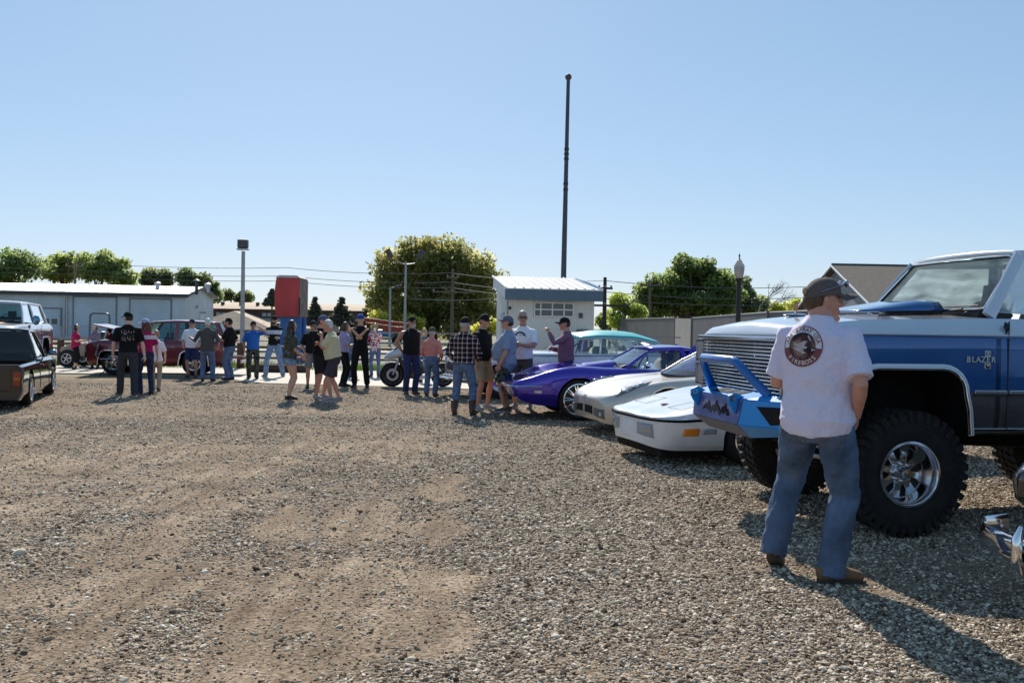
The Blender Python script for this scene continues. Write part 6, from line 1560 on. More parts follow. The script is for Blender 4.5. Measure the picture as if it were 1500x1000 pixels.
def headmesh(mb, X, fem=0):
    o = len(mb.v); mb.ball((0, 0, 0), (.073, .092, .118), 22, 18)
    for i in range(o, len(mb.v)):
        x, y, z = mb.v[i]
        if z < .01:
            t = min(1, (.01 - z) / .12); x *= 1 - .30 * t; 
            if y < 0: y *= 1 - .42 * t
            else: y = y * (1 - .05 * t) + .008 * t
        if z > .03: y -= .006
        if y > .07: y = .07 + (y - .07) * .75
        mb.v[i] = (x, y, z)
    mb.tube([(0, .082, .022), (0, .100, -.008), (0, .106, -.024), (0, .09, -.034)], [.007, .011, .015, .010], 8)
    mb.ball((0, .070, -.098), (.026, .022, .020), 10, 8)
    mb.ball((0, .078, .036), (.050, .014, .010), 12, 8)
    mb.ball((0, .086, -.056), (.023, .008, .005), 10, 6); mb.ball((0, .085, -.066), (.020, .008, .006), 10, 6)
    for s in (-1, 1):
        mb.ball((s * .045, .058, -.022), (.022, .02, .018), 10, 8)
        mb.ball((s * .074, -.008, -.008), (.010, .019, .032), 10, 8)
        mb.ball((s * .083, -.014, .004), (.006, .014, .022), 10, 8)
    for i in range(o, len(mb.v)): mb.v[i] = tuple(X(V(mb.v[i])))

def hand(mb, w, d, n, side, curl=.4, k=1.0):
    """w wrist, d direction, n palm normal (fingers curl toward n)"""
    d = d.normalized(); n = (n - d * n.dot(d)).normalized(); a = d.cross(n) * side
    mb.tube([w - d * .015, w + d * .025 * k, w + d * .065 * k, w + d * .095 * k], [(.026, .018), (.036, .017), (.043, .016), (.038, .013)], 12, ref=a)
    lens = (.068, .078, .073, .058)
    for i, L_ in enumerate(lens):
        off = (-.030 + i * .0205); b = w + d * (.085 - abs(off) * .25) * k + a * off * k
        p = b; dr = d.copy(); pts = [b - d * .02]; pts.append(b)
        for j in range(3):
            ang = curl * (.75 + .25 * j) + .06 * i
            dr = (dr * math.cos(ang) + (n) * math.sin(ang)).normalized() if j == 0 else (Matrix.Rotation(ang * side, 3, a * side) @ dr if False else (dr * math.cos(ang) + (n * (dr.dot(d)) - d * (dr.dot(n))).normalized() * math.sin(ang)).normalized())
            p = p + dr * L_ * (.44, .32, .24)[j] * k; pts.append(p)
        mb.tube(pts, [.0095, .0095, .009, .0085, .0065], 8)
    t0 = w + d * .02 - a * .024
    td = (d * .75 - a * .62 + n * .35).normalized()
    mb.tube([t0, t0 + td * .04 * k, t0 + td * .068 * k + n * .006, t0 + td * .092 * k + n * .014 + d * .006], [.014, .0125, .0105, .008], 8)

def capmesh(X, col2=None, back=False, down=0):
    mb = MB(); prof = []
    for j in range(9):
        t = j / 8 * math.pi / 2; prof.append((math.cos(t), math.sin(t)))
    rows = []
    for (c, s_) in prof:
        row = []
        for k in range(28):
            a = 2 * math.pi * k / 28; fy = math.sin(a)
            row.append((.083 * c * math.cos(a) * (1.0 + .03 * (1 - s_)), .101 * c * fy - .004 + .004 * s_, .028 + (.098 + (.012 if fy > 0 else 0) * c) * s_ - (.012 * (1 - s_) * (fy < 0) * -fy)))
        rows.append(row)
    mb.grid(rows, closed=True)
    mb.ball((0, 0, .128), (.008, .008, .005), 8, 6)
    # brim
    for sgn in (0, 1):
        rows = []
        for i in range(6):
            t = i / 5; row = []
            for k in range(13):
                q = (k / 12 - .5) * 2; x = q * (.076 - .004 * t)
                yb = .100 * math.sqrt(max(0, 1 - (x / .088) ** 2)) - .004
                y = yb + t * (.076 * (1 - .45 * q * q) + (.022 if abs(q) < .9 else 0))
                z = .036 - .030 * (q * q) * (.4 + .6 * t) - down * t - .010 * t + sgn * .005
                row.append((x, y, z))
            rows.append(row)
        if sgn: rows = rows[::-1]
        mb.grid(rows)
    if back: mb.xf(lambda p: V((-p.x, -p.y, p.z)))
    mb.xf(X); return mb

def hairmesh(X, style, fem, capped=False):
    mb = MB(); o = 0
    mb.ball((0, -.008, .016), (.081, .100, .115), 22, 16)
    for i, (x, y, z) in enumerate(mb.v):
        face = y > .045 - max(0, z - .03) * .9 and z < .085
        low = z < (-.055 if not fem else -.07)
        ear = abs(x) > .055 and y > -.02 and z < .035 and style in ('short',)
        if face or low or ear: mb.v[i] = (x * .80, y * .78 if not low else y * .7, z * .9)
    if style == 'long':
        mb.tube([(0, -.055, .05), (0, -.085, -.06), (0, -.095, -.18), (0, -.085, -.30), (0, -.07, -.40)], [(.07, .05), (.088, .05), (.095, .042), (.085, .032), (.04, .012)], 14, ref=(1, 0, 0))
        for s in (-1, 1): mb.tube([(s * .06, 0, .06), (s * .083, -.01, -.04), (s * .088, .0, -.16), (s * .075, .02, -.27)], [.03, .03, .028, .010], 8)
    if style == 'bob':
        mb.tube([(0, -.03, .04), (0, -.035, -.04), (0, -.035, -.12)], [(.085, .075), (.095, .078), (.08, .06)], 16, ref=(1, 0, 0))
    if style == 'pony':
        mb.tube([(0, -.095, .03), (0, -.14, .0), (0, -.15, -.10), (0, -.13, -.22)], [.02, .03, .032, .008], 8)
    if style == 'bun': mb.ball((0, -.09, .07), .045, 12, 10)
    if capped: mb.v = [(x * .92, y * .92, z * .86) if z > .025 else (x, y, z) for x, y, z in mb.v]
    mb.xf(X); return mb

GR_PEOPLE = 'people standing on the gravel lot'
def person(label, u, v, top, face=180, skin=SKIN, fem=0, fat=0., sw=None, lean=0, twist=0, hy=0, hp=0, feet=None, hands=None, poles=None, curl=(.45, .45), palm=None,
           shirt=BLK, sleeve='short', hem=.93, ease=.022, trousers=BLUEJ, bottom='long', shoes=BLKS, boots=False, hair='short', hcol='brown', cap=None, capback=False,
           shades=False, beard=None, vox=.0095, hgt_=None, bib=None, hipshift=(0, 0), tuck=False, open_=None, wrinkle=.012, hipz=None, Yset=None, name='person', capped=False, headz=0, legk=1.0, over=False):
    g = ground(u, v) if Yset is None else V((xat(u, Yset, v), Yset, 0))
    ppm = F / g.y; H = (v - top) / ppm if hgt_ is None else hgt_
    sc = H / ((1.80 if cap or capped else 1.775) + headz)
    root = thing(name, label, 'person', g, R(face), GR_PEOPLE if name == 'person' else None, sc)
    sw = sw or (.155 if fem else .185)
    PZ = hipz or .95; dz = PZ - .95
    def T(p):
        p = V(p); t = min(1, max(0, (p.z - .93) / .45)); q = V((p.x, p.y, p.z - .93))
        q = Matrix.Rotation(-R(lean) * t, 3, 'X') @ q; q = Matrix.Rotation(R(twist) * t, 3, 'Z') @ q
        return V((q.x + hipshift[0], q.y + hipshift[1], q.z + .93 + dz))
    feet = feet or ((-.11, 0, 0, 10), (.11, 0, 0, -10))
    hands = hands or ((-.27, .05, .84), (.27, .05, .84))
    poles = poles or ((-.5, -1, -.2), (.5, -1, -.2))
    L_ = []; 
    for s, ft in zip((-1, 1), feet):
        hip = T((s * .088, 0, .90)); ank = V((ft[0], ft[1] - .02, .085 + ft[2]))
        kn, ank = ik(hip, ank, .43, .415, (s * .12 - math.sin(R(ft[3])) * .5, 1, 0)); L_.append((hip, kn, ank))
    A = []
    for s, hd, po in zip((-1, 1), hands, poles):
        sh = T((s * sw, 0, 1.372)); el, wr = ik(sh, V(hd), .285, .255, po); A.append((sh, el, wr))
    hc = T((0, .028, 1.568 + headz)); HR = Matrix.Rotation(R(twist + hy), 3, 'Z') @ Matrix.Rotation(R(-lean * .5 - hp), 3, 'X')
    HK = 1.01 if fem else 1.06
    def X(p): return hc + HR @ (p * HK + V((0, .012, .055)))
    f = fat; bw = .9 if fem else 1
    SP = [(.82, .145, .10, 0), (.90, .168 + (.008 if fem else 0) + f * .03, .118 + f * .03, -.012), (1.0, .150 * bw + f * .05, .112 + f * .07, f * .045), (1.10, .142 * (.88 if fem else 1) + f * .06, .108 + f * .09, f * .06),
          (1.2, .155 * bw + f * .045, .112 + f * .06, f * .035), (1.30, .172 * bw + f * .02, .120 + f * .02 + fem * .012, .004 + fem * .012), (1.375, sw * .93, .105, -.004), (1.425, sw * .70, .082, -.006), (1.455, sw * .46, .070, -.004), (1.485, .068, .062, .0), (1.53, .058 - fem * .008, .062 - fem * .006, .006), (1.60, .058 - fem * .008, .060, .018)]
    mb = MB()
    mb.tube([T((0, y, z)) for z, a, b, y in SP], [(a * .97, b * .97) for z, a, b, y in SP], 20, ref=Matrix.Rotation(R(twist * .6), 3, 'Z') @ V((1, 0, 0)))
    for (sh, el, wr), s, c_, i in zip(A, (-1, 1), curl, (0, 1)):
        m1 = sh.lerp(el, .4); m2 = el.lerp(wr, .3); k = 1.12 if f > .4 else (.84 if fem else 1)
        mb.tube([T((s * sw * .55, 0, 1.385)), sh, m1, el, m2, wr], [.045 * k, .050 * k, .048 * k, .040 * k, .042 * k, .027 * k], 12)
        fd = (wr - el).normalized()
        pn = V(palm[i]) if palm and palm[i] else V((-s * .8, .35, -.1))
        hand(mb, wr, fd, pn, s, c_)
    for (hip, kn, ank), s, ft in zip(L_, (-1, 1), feet):
        mb.tube([hip + V((0, 0, .03)), hip.lerp(kn, .35), kn, kn.lerp(ank, .32) + V((0, -.012, 0)), kn.lerp(ank, .75), ank, ank - V((0, 0, .04))], [q_ * (.86 if bottom == 'long' else 1) for q_ in (.085, .080, .054, .058, .040, .036, .038)], 12)
        yd = V((-math.sin(R(ft[3])), math.cos(R(ft[3])), 0)); pd = -.35 if ft[2] > .03 else 0
        fdv = (yd + V((0, 0, pd))).normalized()
        mb.tube([ank + V((0, 0, -.04)) - fdv * .04, ank + V((0, 0, -.045)) + fdv * .05, ank + V((0, 0, -.055)) + fdv * .15], [.034, (.042, .034), (.035, .02)], 10)
    headmesh(mb, X, fem)
    mb.build('body', skin, root, remesh=vox, sm=2)
    # torso garment
    E = ease; m = MB(); tz = [q for q in SP if hem - .05 < q[0] < 1.49]
    pts = [T((0, SP[1][3] + f * .035, hem))] + [T((0, y, z)) for z, a, b, y in tz if z > hem + .03]
    lo = np.interp(hem, [q[0] for q in SP], [q[1] for q in SP]); lo2 = np.interp(hem, [q[0] for q in SP], [q[2] for q in SP])
    rr = [(lo + E + .004, lo2 + E + .004 + f * .02)] + [(a + E, b + E) if z < 1.40 else (a + .014, b + .014) if z < 1.46 else (a + .007, b + .007) for z, a, b, y in tz if z > hem + .03]
    if f > .8: pts[0] = T((0, .055 * f, hem)); rr[0] = (.20, .185)
    if tuck: rr[0] = (lo + .004, lo2 + .004)
    m.tube(pts, rr, 24, ref=Matrix.Rotation(R(twist * .6), 3, 'Z') @ V((1, 0, 0)))
    if sleeve != 'none':
        for (sh, el, wr), s in zip(A, (-1, 1)):
            k = 1.1 if f > .4 else (.85 if fem else 1)
            if sleeve == 'short':
                e = sh.lerp(el, .86); m.tube([T((s * sw * .5, 0, 1.392)), sh, sh.lerp(el, .45), e], [.052 * k, .066 * k, .068 * k, .074 * k], 14)
            else:
                m.tube([T((s * sw * .5, 0, 1.392)), sh, sh.lerp(el, .5), el, el.lerp(wr, .5), el.lerp(wr, .95 if sleeve == 'long' else .25)], [.050 * k, .059 * k, .061 * k, .056 * k, .050 * k, .042 * k], 14)
    shirt_o = m.build('shirt', shirt, root, remesh=vox * 1.1, sm=3, disp=wrinkle * 1.3, dscale=.09)
    # legs garment
    if bottom:
        m = MB(); shorts = bottom == 'shorts'; mini = bottom == 'mini'
        top_z = max(hem + .03, .98) if not tuck else 1.03
        m.tube([T((0, -.006, .775)), T((0, -.008, .84)), T((0, -.010, .92)), T((0, f * .02, top_z))], [(.11, .085), (.166 + f * .02, .122 + f * .02), (.180 + f * .03, .128 + f * .03), (np.interp(top_z, [q[0] for q in SP], [q[1] for q in SP]) + .010, np.interp(top_z, [q[0] for q in SP], [q[2] for q in SP]) + .010)], 22, ref=(1, 0, 0))
        for (hip, kn, ank) in L_:
            if shorts: m.tube([hip + V((0, 0, .03)), hip.lerp(kn, .4), hip.lerp(kn, .88)], [.098, .100, .102 + f * .01], 16)
            elif mini: m.tube([hip + V((0, 0, .03)), hip.lerp(kn, .30)], [.095, .098], 16)
            elif bottom == 'capri': m.tube([hip + V((0, 0, .03)), hip.lerp(kn, .45), kn, kn.lerp(ank, .55)], [.095, .092, .070, .066], 14)
            else:
                kk = .85 if fem else 1
                m.tube([hip + V((0, 0, .03)), hip.lerp(kn, .45), kn, kn.lerp(ank, .5) + V((0, -.006, 0)), ank + V((0, 0, (-.055 if over else -.035) if (not boots or over) else .02))], [q_ * legk for q_ in (.100, .094 * kk, .075 * kk, .072 * kk, .068 * kk)], 16)
        trs = m.build({'shorts': 'shorts', 'mini': 'shorts'}.get(bottom, 'trousers'), trousers, root, remesh=vox * 1.1, sm=2, disp=wrinkle * 1.1, dscale=.07)
    if bib is not None:
        m = MB(); m.tube([T((0, .0, 1.0)), T((0, .0, 1.1)), T((0, .004, 1.2)), T((0, .02, 1.33))], [(.185, .145), (.182, .148), (.17, .15), (.12, .135)], 22, ref=Matrix.Rotation(R(twist), 3, 'Z') @ V((1, 0, 0)))
        for s in (-1, 1): m.tube([T((s * .10, .13, 1.30)), T((s * .10, .09, 1.43)), T((s * .09, 0, 1.475)), T((s * .07, -.10, 1.40)), T((s * .04, -.14, 1.25)), T((0, -.14, 1.08))], [(.022, .008)] * 6, 8)
        m.build('overall_bib', bib, root, remesh=vox, sm=1)
    for (hip, kn, ank), ft in zip(L_, feet):
        yd = V((-math.sin(R(ft[3])), math.cos(R(ft[3])), 0)); xd = V((yd.y, -yd.x, 0)); lift = ft[2]
        m = MB(); c = V((ank.x, ank.y, lift)); tilt = Matrix.Rotation(-R(28) if lift > .03 else 0, 3, xd)
        def Q(a, b, h): 
            return c + tilt @ (yd * a + xd * b + V((0, 0, h)))
        m.tube([Q(-.075, 0, .045), Q(-.04, 0, .052), Q(.04, 0, .055), Q(.11, 0, .042), Q(.17, 0, .034), Q(.20, 0, .028)], [(.028, .038), (.038, .048), (.042, .05), (.048, .038), (.042, .03), (.02, .018)], 14, ref=xd)
        if over: m.tube([Q(-.01, 0, .05), Q(-.012, 0, .13)], [.046, .047], 14)
        elif boots: m.tube([Q(-.01, 0, .05), Q(-.012, 0, .14), Q(-.02, 0, .27)], [.05, .054, .066], 14)
        else: m.tube([Q(-.015, 0, .05), Q(-.018, 0, .10)], [.042, .043], 12)
        sh = m.build('boot' if boots else 'shoe', shoes, root, remesh=.008, sm=1)
        m = MB(); pr = []
        for k in range(16):
            a = 2 * math.pi * k / 16; pr.append((math.cos(a), math.sin(a)))
        rows = [[Q(.06 + q[0] * .142, q[1] * (.047 if q[0] > 0 else .040), h) for q in pr] for h in (.0, .024)]
        m.grid(rows, closed=True); m.add(rows[0], [tuple(reversed(range(16)))]); m.add(rows[1], [tuple(range(16))])
        m.build('sole', mat('dark_sole', (.05, .04, .035), .8) if boots or shoes in (BLKS, BROWNL) or 'boot' in shoes.name else mat('pale_sole', (.5, .5, .5), .7), sh, smooth=40)
    if hair: hairmesh(X, hair, fem, cap is not None or capped).build('hair', HAIR[hcol], root, remesh=.009, sm=1, disp=.012, dscale=.03)
    if cap: capmesh(X, None, capback).build('cap', cap, root, smooth=50, fixn=False)
    if beard:
        m = MB(); m.ball((0, .066, -.085), (.055, .034, .045), 14, 10); m.ball((0, .088, -.045), (.03, .012, .009), 10, 6)
        for s in (-1, 1): m.tube([(s * .066, .02, -.01), (s * .058, .045, -.06), (s * .02, .07, -.10)], [.012, .018, .02], 8)
        m.xf(X); m.build('beard', HAIR[beard], root, remesh=.008, sm=1, disp=.01, dscale=.03)
    if shades:
        m = MB()
        for s in (-1, 1):
            m.ball((s * .033, .094, .012), (.028, .010, .020), 12, 8); m.tube([(s * .058, .09, .016), (s * .079, .05, .016), (s * .082, -.01, .012)], .003, 6)
        m.tube([(-.02, .1, .017), (.02, .1, .017)], .003, 6); m.xf(X); m.build('sunglasses', SHADES, root)
    else:
        for s in (-1, 1):
            m = MB(); m.ball((s * .032, .0835, .010), (.0125, .007, .007), 10, 8); m.xf(X); e = m.build('eye', mat('eye_white', (.55, .52, .50), .3, var=.02), root)
            m = MB(); m.ball((s * .032, .0895, .010), (.006, .0025, .006), 10, 8); m.xf(X); m.build('iris', mat('iris', (.04, .025, .02), .2), e)
    bpy.context.view_layer.update()
    info = dict(trousers=trs if bottom else None, legs=L_, root=root, shirt=shirt_o, A=A, T=T, X=X, sc=sc, g=g, face=R(face), HR=HR, hc=hc)
    return info
def world(info, p):
    return info['g'] + Matrix.Rotation(info['face'], 3, 'Z') @ (V(p) * info['sc'])
def cup(info, side, label, dz=.02, fwd=.09, col=None):
    sh, el, wr = info['A'][side]; d = (wr - el).normalized(); p = wr + d * fwd + V((0, 0, dz - .05))
    w_ = world(info, p); mb = MB(); k = info['sc']
    mb.lathe([(.001, 0), (.028, 0), (.038, .10), (.041, .103), (.041, .112), (.001, .115)], 18)
    o = mb.build('cup', col or mat('white_cup', (.75, .75, .74), .5, var=.03)); o.location = w_; o.scale = (k, k, k)
    tag(o, label, 'cup', 'drink cups'); return o
def decal(info, vs_fs, ox, oz, mat_, name='shirt_print', back=False, off=.003, parent=None, flip=True, target=None):
    vs, fs = vs_fs; mb = MB(); s = 1
    tgt = target or info['shirt']
    V2 = []
    for x, _, z in vs:
        xx = (x if back else -x) + ox; V2.append((xx, -.45 if back else .45, z + oz))
    mb.add(V2, fs); o = mb.build(name, mat_, parent or info['root'], smooth=0, fixn=False)
    q = o.modifiers.new('w', 'SHRINKWRAP'); q.target = tgt; q.wrap_method = 'PROJECT'; q.use_project_y = True; q.use_project_x = False; q.use_project_z = False
    q.use_positive_direction = back; q.use_negative_direction = not back; q.offset = off; q.cull_face = 'OFF'
    return o
def disc(r0, r1, n=48, rings=4, a0=0, a1=2 * math.pi):
    vs = []; fs = []
    for j in range(rings + 1):
        r = r0 + (r1 - r0) * j / rings
        for k in range(n + 1):
            a = a0 + (a1 - a0) * k / n; vs.append((r * math.cos(a), 0, r * math.sin(a)))
    for j in range(rings):
        for k in range(n): fs.append((j * (n + 1) + k, j * (n + 1) + k + 1, (j + 1) * (n + 1) + k + 1, (j + 1) * (n + 1) + k))
    return vs, fs
def arc_text(txt, rad, size, start, end):
    """letters round an arc; angles in degrees measured from +x, clockwise text on top"""
    Vs = []; Fs = []; n = len(txt)
    for i, ch in enumerate(txt):
        if ch == ' ': continue
        a = R(start + (end - start) * (i / (n - 1))); top = end < start
        vs, fs = text_mesh(ch, size); o = len(Vs)
        rot = a - math.pi / 2 if top else a + math.pi / 2
        for x, _, z in vs:
            Vs.append((rad * math.cos(a) + x * math.cos(rot) - z * math.sin(rot), 0, rad * math.sin(a) + x * math.sin(rot) + z * math.cos(rot)))
        Fs += [tuple(k + o for k in f_) for f_ in fs]
    return Vs, Fs
def join_vf(parts):
    Vs = []; Fs = []
    for vs, fs in parts:
        o = len(Vs); Vs += list(vs); Fs += [tuple(k + o for k in f_) for f_ in fs]
    return Vs, Fs
def off_vf(vf, dx, dz, s=1): return [(x * s + dx, 0, z * s + dz) for x, _, z in vf[0]], vf[1]

# ---- the man in the foreground
hero = person('man in grey cap and pale lilac tee with round back print beside the tall pickup', 1192, 846, 393, face=-33, skin=SKIN_RUDDY, fat=.32, sw=.178,
    hy=-52, hp=-2, feet=((-.25, .06, .06, 5), (.10, -.02, 0, -48)), hands=((-.15, .27, 1.10), (.195, .06, .92)), poles=((-.55, -1, -.5), (.5, -1, -.1)), curl=(.7, .35),
    shirt=mat('lilac_tee', (.70, .65, .80), .9, var=.10, scale=160, bump=.012, bscale=8, spec=.15), hem=.845, ease=.036, trousers=mat('worn_jeans', (.08, .118, .19), .9, var=.45, scale=6, bump=.006, bscale=16, spec=.2),
    shoes=mat('tan_boot_leather', (.15, .085, .04), .7, var=.3, scale=12, bump=.002), headz=-.05, boots=True, over=True, legk=1.12, hair='short', hcol='brown', cap=None, capped=True, vox=.0065, wrinkle=.020, name='person')
hero['root']['group'] = GR_PEOPLE
Xh = hero['X']
cm = capmesh(Xh).build('cap', cloth('taupe_cap', (.125, .10, .095), .12), hero['root'], smooth=60, fixn=False)
mb = MB(); mb.tube([(-.078, -.045, .045), (-.084, .01, .062), (-.078, .065, .078), (-.04, .104, .09), (.04, .104, .09), (.078, .065, .078), (.084, .01, .062), (.078, -.045, .045)], .0035, 6)
for s in (-1, 1): mb.ball((s * .036, .112, .088), (.030, .010, .020), 12, 8)
mb.xf(Xh); mb.build('sunglasses', mat('mirror_lens', (.35, .36, .40), .06, .8), hero['root'])
mb = MB(); mb.ball((0, -.101, .055), (.03, .006, .022), 14, 8); mb.xf(Xh); mb.build('cap_opening', mat('opening_hair', (.30, .20, .12), .7), cm)
cx, cz = -.055, 1.315
MAR = mat('print_maroon', (.20, .07, .08), .85, var=.15, scale=60); LET = mat('print_letters', (.70, .66, .70), .85, var=.04)
def _pic(nt, tc, b):
    N, L = nt.nodes, nt.links; n = N.new('ShaderNodeTexNoise'); n.inputs['Scale'].default_value = 16; n.inputs['Detail'].default_value = 5; L.new(tc.outputs['Object'], n.inputs[0])
    r = N.new('ShaderNodeValToRGB'); e = r.color_ramp.elements; e.new(.5)
    for q, (p, c) in zip(e, ((.38, (.035, .018, .022)), (.52, (.09, .045, .045)), (.66, (.30, .20, .18)))): q.position = p; q.color = lin(c)
    L.new(n.outputs[0], r.inputs[0]); L.new(r.outputs[0], b.inputs['Base Color'])
PIC = nodes_color('print_picture', _pic)
D = decal
D(hero, disc(.0, .113, 56, 10), cx, cz, LET, 'print_ground', True, .0025)
D(hero, disc(.108, .114, 64, 1), cx, cz, MAR, 'print_rim', True, .0035)
D(hero, disc(.076, .110, 40, 4, R(186), R(354)), cx, cz, MAR, 'print_band', True, .0034)
D(hero, disc(0, .077, 48, 8), cx, cz, PIC, 'print_picture', True, .0042)
D(hero, arc_text('AIR SPRAY USA', .0925, .033, 163, 17), cx, cz, MAR, 'print_lettering', True, .0048)
D(hero, arc_text('FIREBOSS', .0935, .033, 222, 318), cx, cz, LET, 'print_lettering', True, .0048)
pl = [(-.068, 0, .018), (-.04, 0, .022), (0, 0, .006), (.06, 0, -.012), (.078, 0, -.018), (.06, 0, -.024), (0, 0, -.014), (-.045, 0, .006)]
wg = [(-.03, 0, .012), (.01, 0, .03), (.03, 0, .03), (.01, 0, .0)]; wg2 = [(-.05, 0, -.012), (-.02, 0, .002), (.03, 0, -.035), (.012, 0, -.042)]
sm_ = [(.025, 0, .058), (.032, 0, .062), (.05, 0, .034), (.043, 0, .03)]
D(hero, join_vf([(pl, [tuple(range(8))]), (wg, [(0, 1, 2, 3)]), (wg2, [(0, 1, 2, 3)]), (sm_, [(0, 1, 2, 3)])]), cx, cz, mat('print_plane', (.50, .42, .43), .85, var=.25, scale=60), 'print_plane', True, .0052)
# jeans pockets, yoke and side seams
TR_ = hero['trousers']; STI = mat('seam_stitch', (.16, .13, .10), .9); PKT = mat('pocket_denim', (.085, .125, .20), .9, var=.35, scale=9, bump=.004, bscale=25)
def gridpoly(x0, x1, z0, z1, cut_=.03, n=8):
    vs = []; fs = []
    for j in range(n + 1):
        for i in range(n + 1):
            u, v = i / n, j / n; x = x0 + (x1 - x0) * u; z = z0 + (z1 - z0) * v
            if j == 0: z += cut_ * abs(2 * u - 1)
            vs.append((x, 0, z))
    for j in range(n):
        for i in range(n): fs.append((j * (n + 1) + i, j * (n + 1) + i + 1, (j + 1) * (n + 1) + i + 1, (j + 1) * (n + 1) + i))
    return vs, fs
def line(pts, w=.0022):
    vs = []; fs = []
    P_ = []
    for a, b in zip(pts[:-1], pts[1:]):
        for k in range(8): P_.append((a[0] + (b[0] - a[0]) * k / 8, a[1] + (b[1] - a[1]) * k / 8))
    P_.append(pts[-1])
    for i, p in enumerate(P_):
        a = P_[max(0, i - 1)]; b = P_[min(len(P_) - 1, i + 1)]; d = math.hypot(b[0] - a[0], b[1] - a[1]) + 1e-9; nx, nz = -(b[1] - a[1]) / d * w, (b[0] - a[0]) / d * w
        vs += [(p[0] - nx, 0, p[1] - nz), (p[0] + nx, 0, p[1] + nz)]
    for i in range(len(P_) - 1): fs.append((2 * i, 2 * i + 1, 2 * i + 3, 2 * i + 2))
    return vs, fs
for s in (-1, 1):
    decal(hero, gridpoly(s * .10 - .062, s * .10 + .062, .745, .875), 0, 0, PKT, 'back_pocket', True, .004, target=TR_)
    decal(hero, join_vf([line([(s * .10 - .058, .87), (s * .10 + .058, .87)]), line([(s * .10 - .058, .87), (s * .10 - .058, .775), (s * .10, .75), (s * .10 + .058, .775), (s * .10 + .058, .87)])]), 0, 0, STI, 'pocket_stitching', True, .0062, target=TR_)
decal(hero, line([(-.17, .915), (0, .885), (.17, .915)]), 0, 0, STI, 'yoke_seam', True, .004, target=TR_)
decal(hero, line([(0, .90), (0, .80)]), 0, 0, STI, 'centre_seam', True, .004, target=TR_)
CROSS = ((.10, .235, 1.17), (-.11, .255, 1.14)); CP = ((-.7, -.1, -2), (.7, -.1, -2))
def capc(n, c): return cloth('cap_' + n, c)
CB = capc('black', (.012, .012, .013))
P = person
P('woman in magenta top and black capris holding a cup near the rail', 110, 541, 474, face=-75, fem=1, fat=.45, skin=SKIN_FAIR, shirt=cloth('magenta', (.42, .02, .09)), trousers=BLK, bottom='capri', hem=.86, hair='bob', hcol='dark', hands=((-.10, .30, 1.14), (.14, .30, 1.12)), shades=True)
q = P('person in white cap and lilac grey tee standing beside the roll bar', 139, 541, 472, face=175, fem=1, fat=.4, skin=SKIN_FAIR, shirt=cloth('lilac_grey', (.21, .18, .24)), trousers=DARKJ, hem=.9, hair='bob', hcol='brown', cap=capc('white', (.6, .6, .6)), hands=((-.06, .24, 1.06), (.06, .24, 1.06)))
cup(q, 1, 'white cup held at the waist by the person in the white cap')
P('person in rust red top partly hidden behind the walking man in black', 167, 546, 476, face=60, fem=1, skin=SKIN, shirt=cloth('rust', (.22, .035, .02)), trousers=BLK, hair='short', hcol='dark', cap=CB, lean=22, hands=((-.10, .35, 1.0), (.12, .35, 1.0)))
m4 = P('man in black cap and black tee with a back print striding left', 187, 580, 453, face=18, skin=SKIN_FAIR, fat=.15, sw=.21, hy=38, shirt=BLK, trousers=CHAR, hem=.90, hair='short', hcol='dark', cap=CB, feet=((-.16, .16, 0, 25), (.14, -.16, .0, 5)), hands=((-.30, .10, .86), (.32, -.04, .84)), shoes=mat('skate_shoe', (.06, .06, .065), .6))
CRM = mat('print_tan', (.34, .23, .18), .85, var=.35, scale=50); CRM2 = mat('print_blue_grey', (.22, .26, .33), .85, var=.3, scale=50)
def marks(n, w, h, sd):
    r = random.Random(sd); out = []
    for k in range(n):
        x = (k - (n - 1) / 2) * w; y = -abs(k - (n - 1) / 2) * .006
        for q in range(3):
            a, b = x + r.uniform(-.4, .1) * w, y + r.uniform(-.45, .1) * h; dx, dz = r.choice(((.16, .9), (.5, .22), (.2, .6))); out.append(([(a, 0, b), (a + w * dx, 0, b), (a + w * dx, 0, b + h * dz), (a, 0, b + h * dz)], [(0, 1, 2, 3)]))
    return join_vf(out)
decal(m4, marks(6, .045, .065, 1), 0, 1.335, CRM, 'shirt_print', True, .004)
decal(m4, marks(5, .05, .085, 2), 0, 1.185, CRM, 'shirt_print', True, .004)
decal(m4, ([(-.10, 0, .02), (-.03, 0, .035), (.10, 0, .0), (.12, 0, -.02), (.03, 0, -.025), (-.06, 0, .0)], [(0, 1, 2, 3, 4, 5)]), .01, 1.27, CRM2, 'print_plane', True, .0045)
P('woman with long auburn hair in magenta and white top wearing a pale cap', 213, 577, 463, face=35, fem=1, skin=SKIN, sw=.15, shirt=PINKW, hem=.95, trousers=DARKJ, hair='long', hcol='red', cap=capc('lilac', (.42, .42, .62)), hy=30, feet=((-.09, .10, 0, 10), (.10, -.12, 0, 0)), hands=((-.22, .18, .95), (.26, .0, .85)), shoes=BLKS)
P('girl with ponytail in white tee and beige trousers beside the auburn haired woman', 228, 573, 482, face=15, fem=1, skin=SKIN_FAIR, shirt=WHT, trousers=cloth('beige', (.42, .34, .26)), hair='pony', hcol='blond', hem=.85, hands=((-.2, .14, .95), (.24, .10, .9)), feet=((-.07, .05, 0, 5), (.08, -.05, 0, 0)))
P('man in white tee dark shorts and navy cap facing the man in the grey shirt', 281, 553, 465, face=185, fat=.5, skin=SKIN_RUDDY, shirt=WHT, trousers=NAVY, bottom='shorts', hair='short', hcol='grey', cap=capc('navy', (.02, .025, .07)), hands=((-.22, .14, .98), (.24, .1, .95)), shoes=BROWNL)
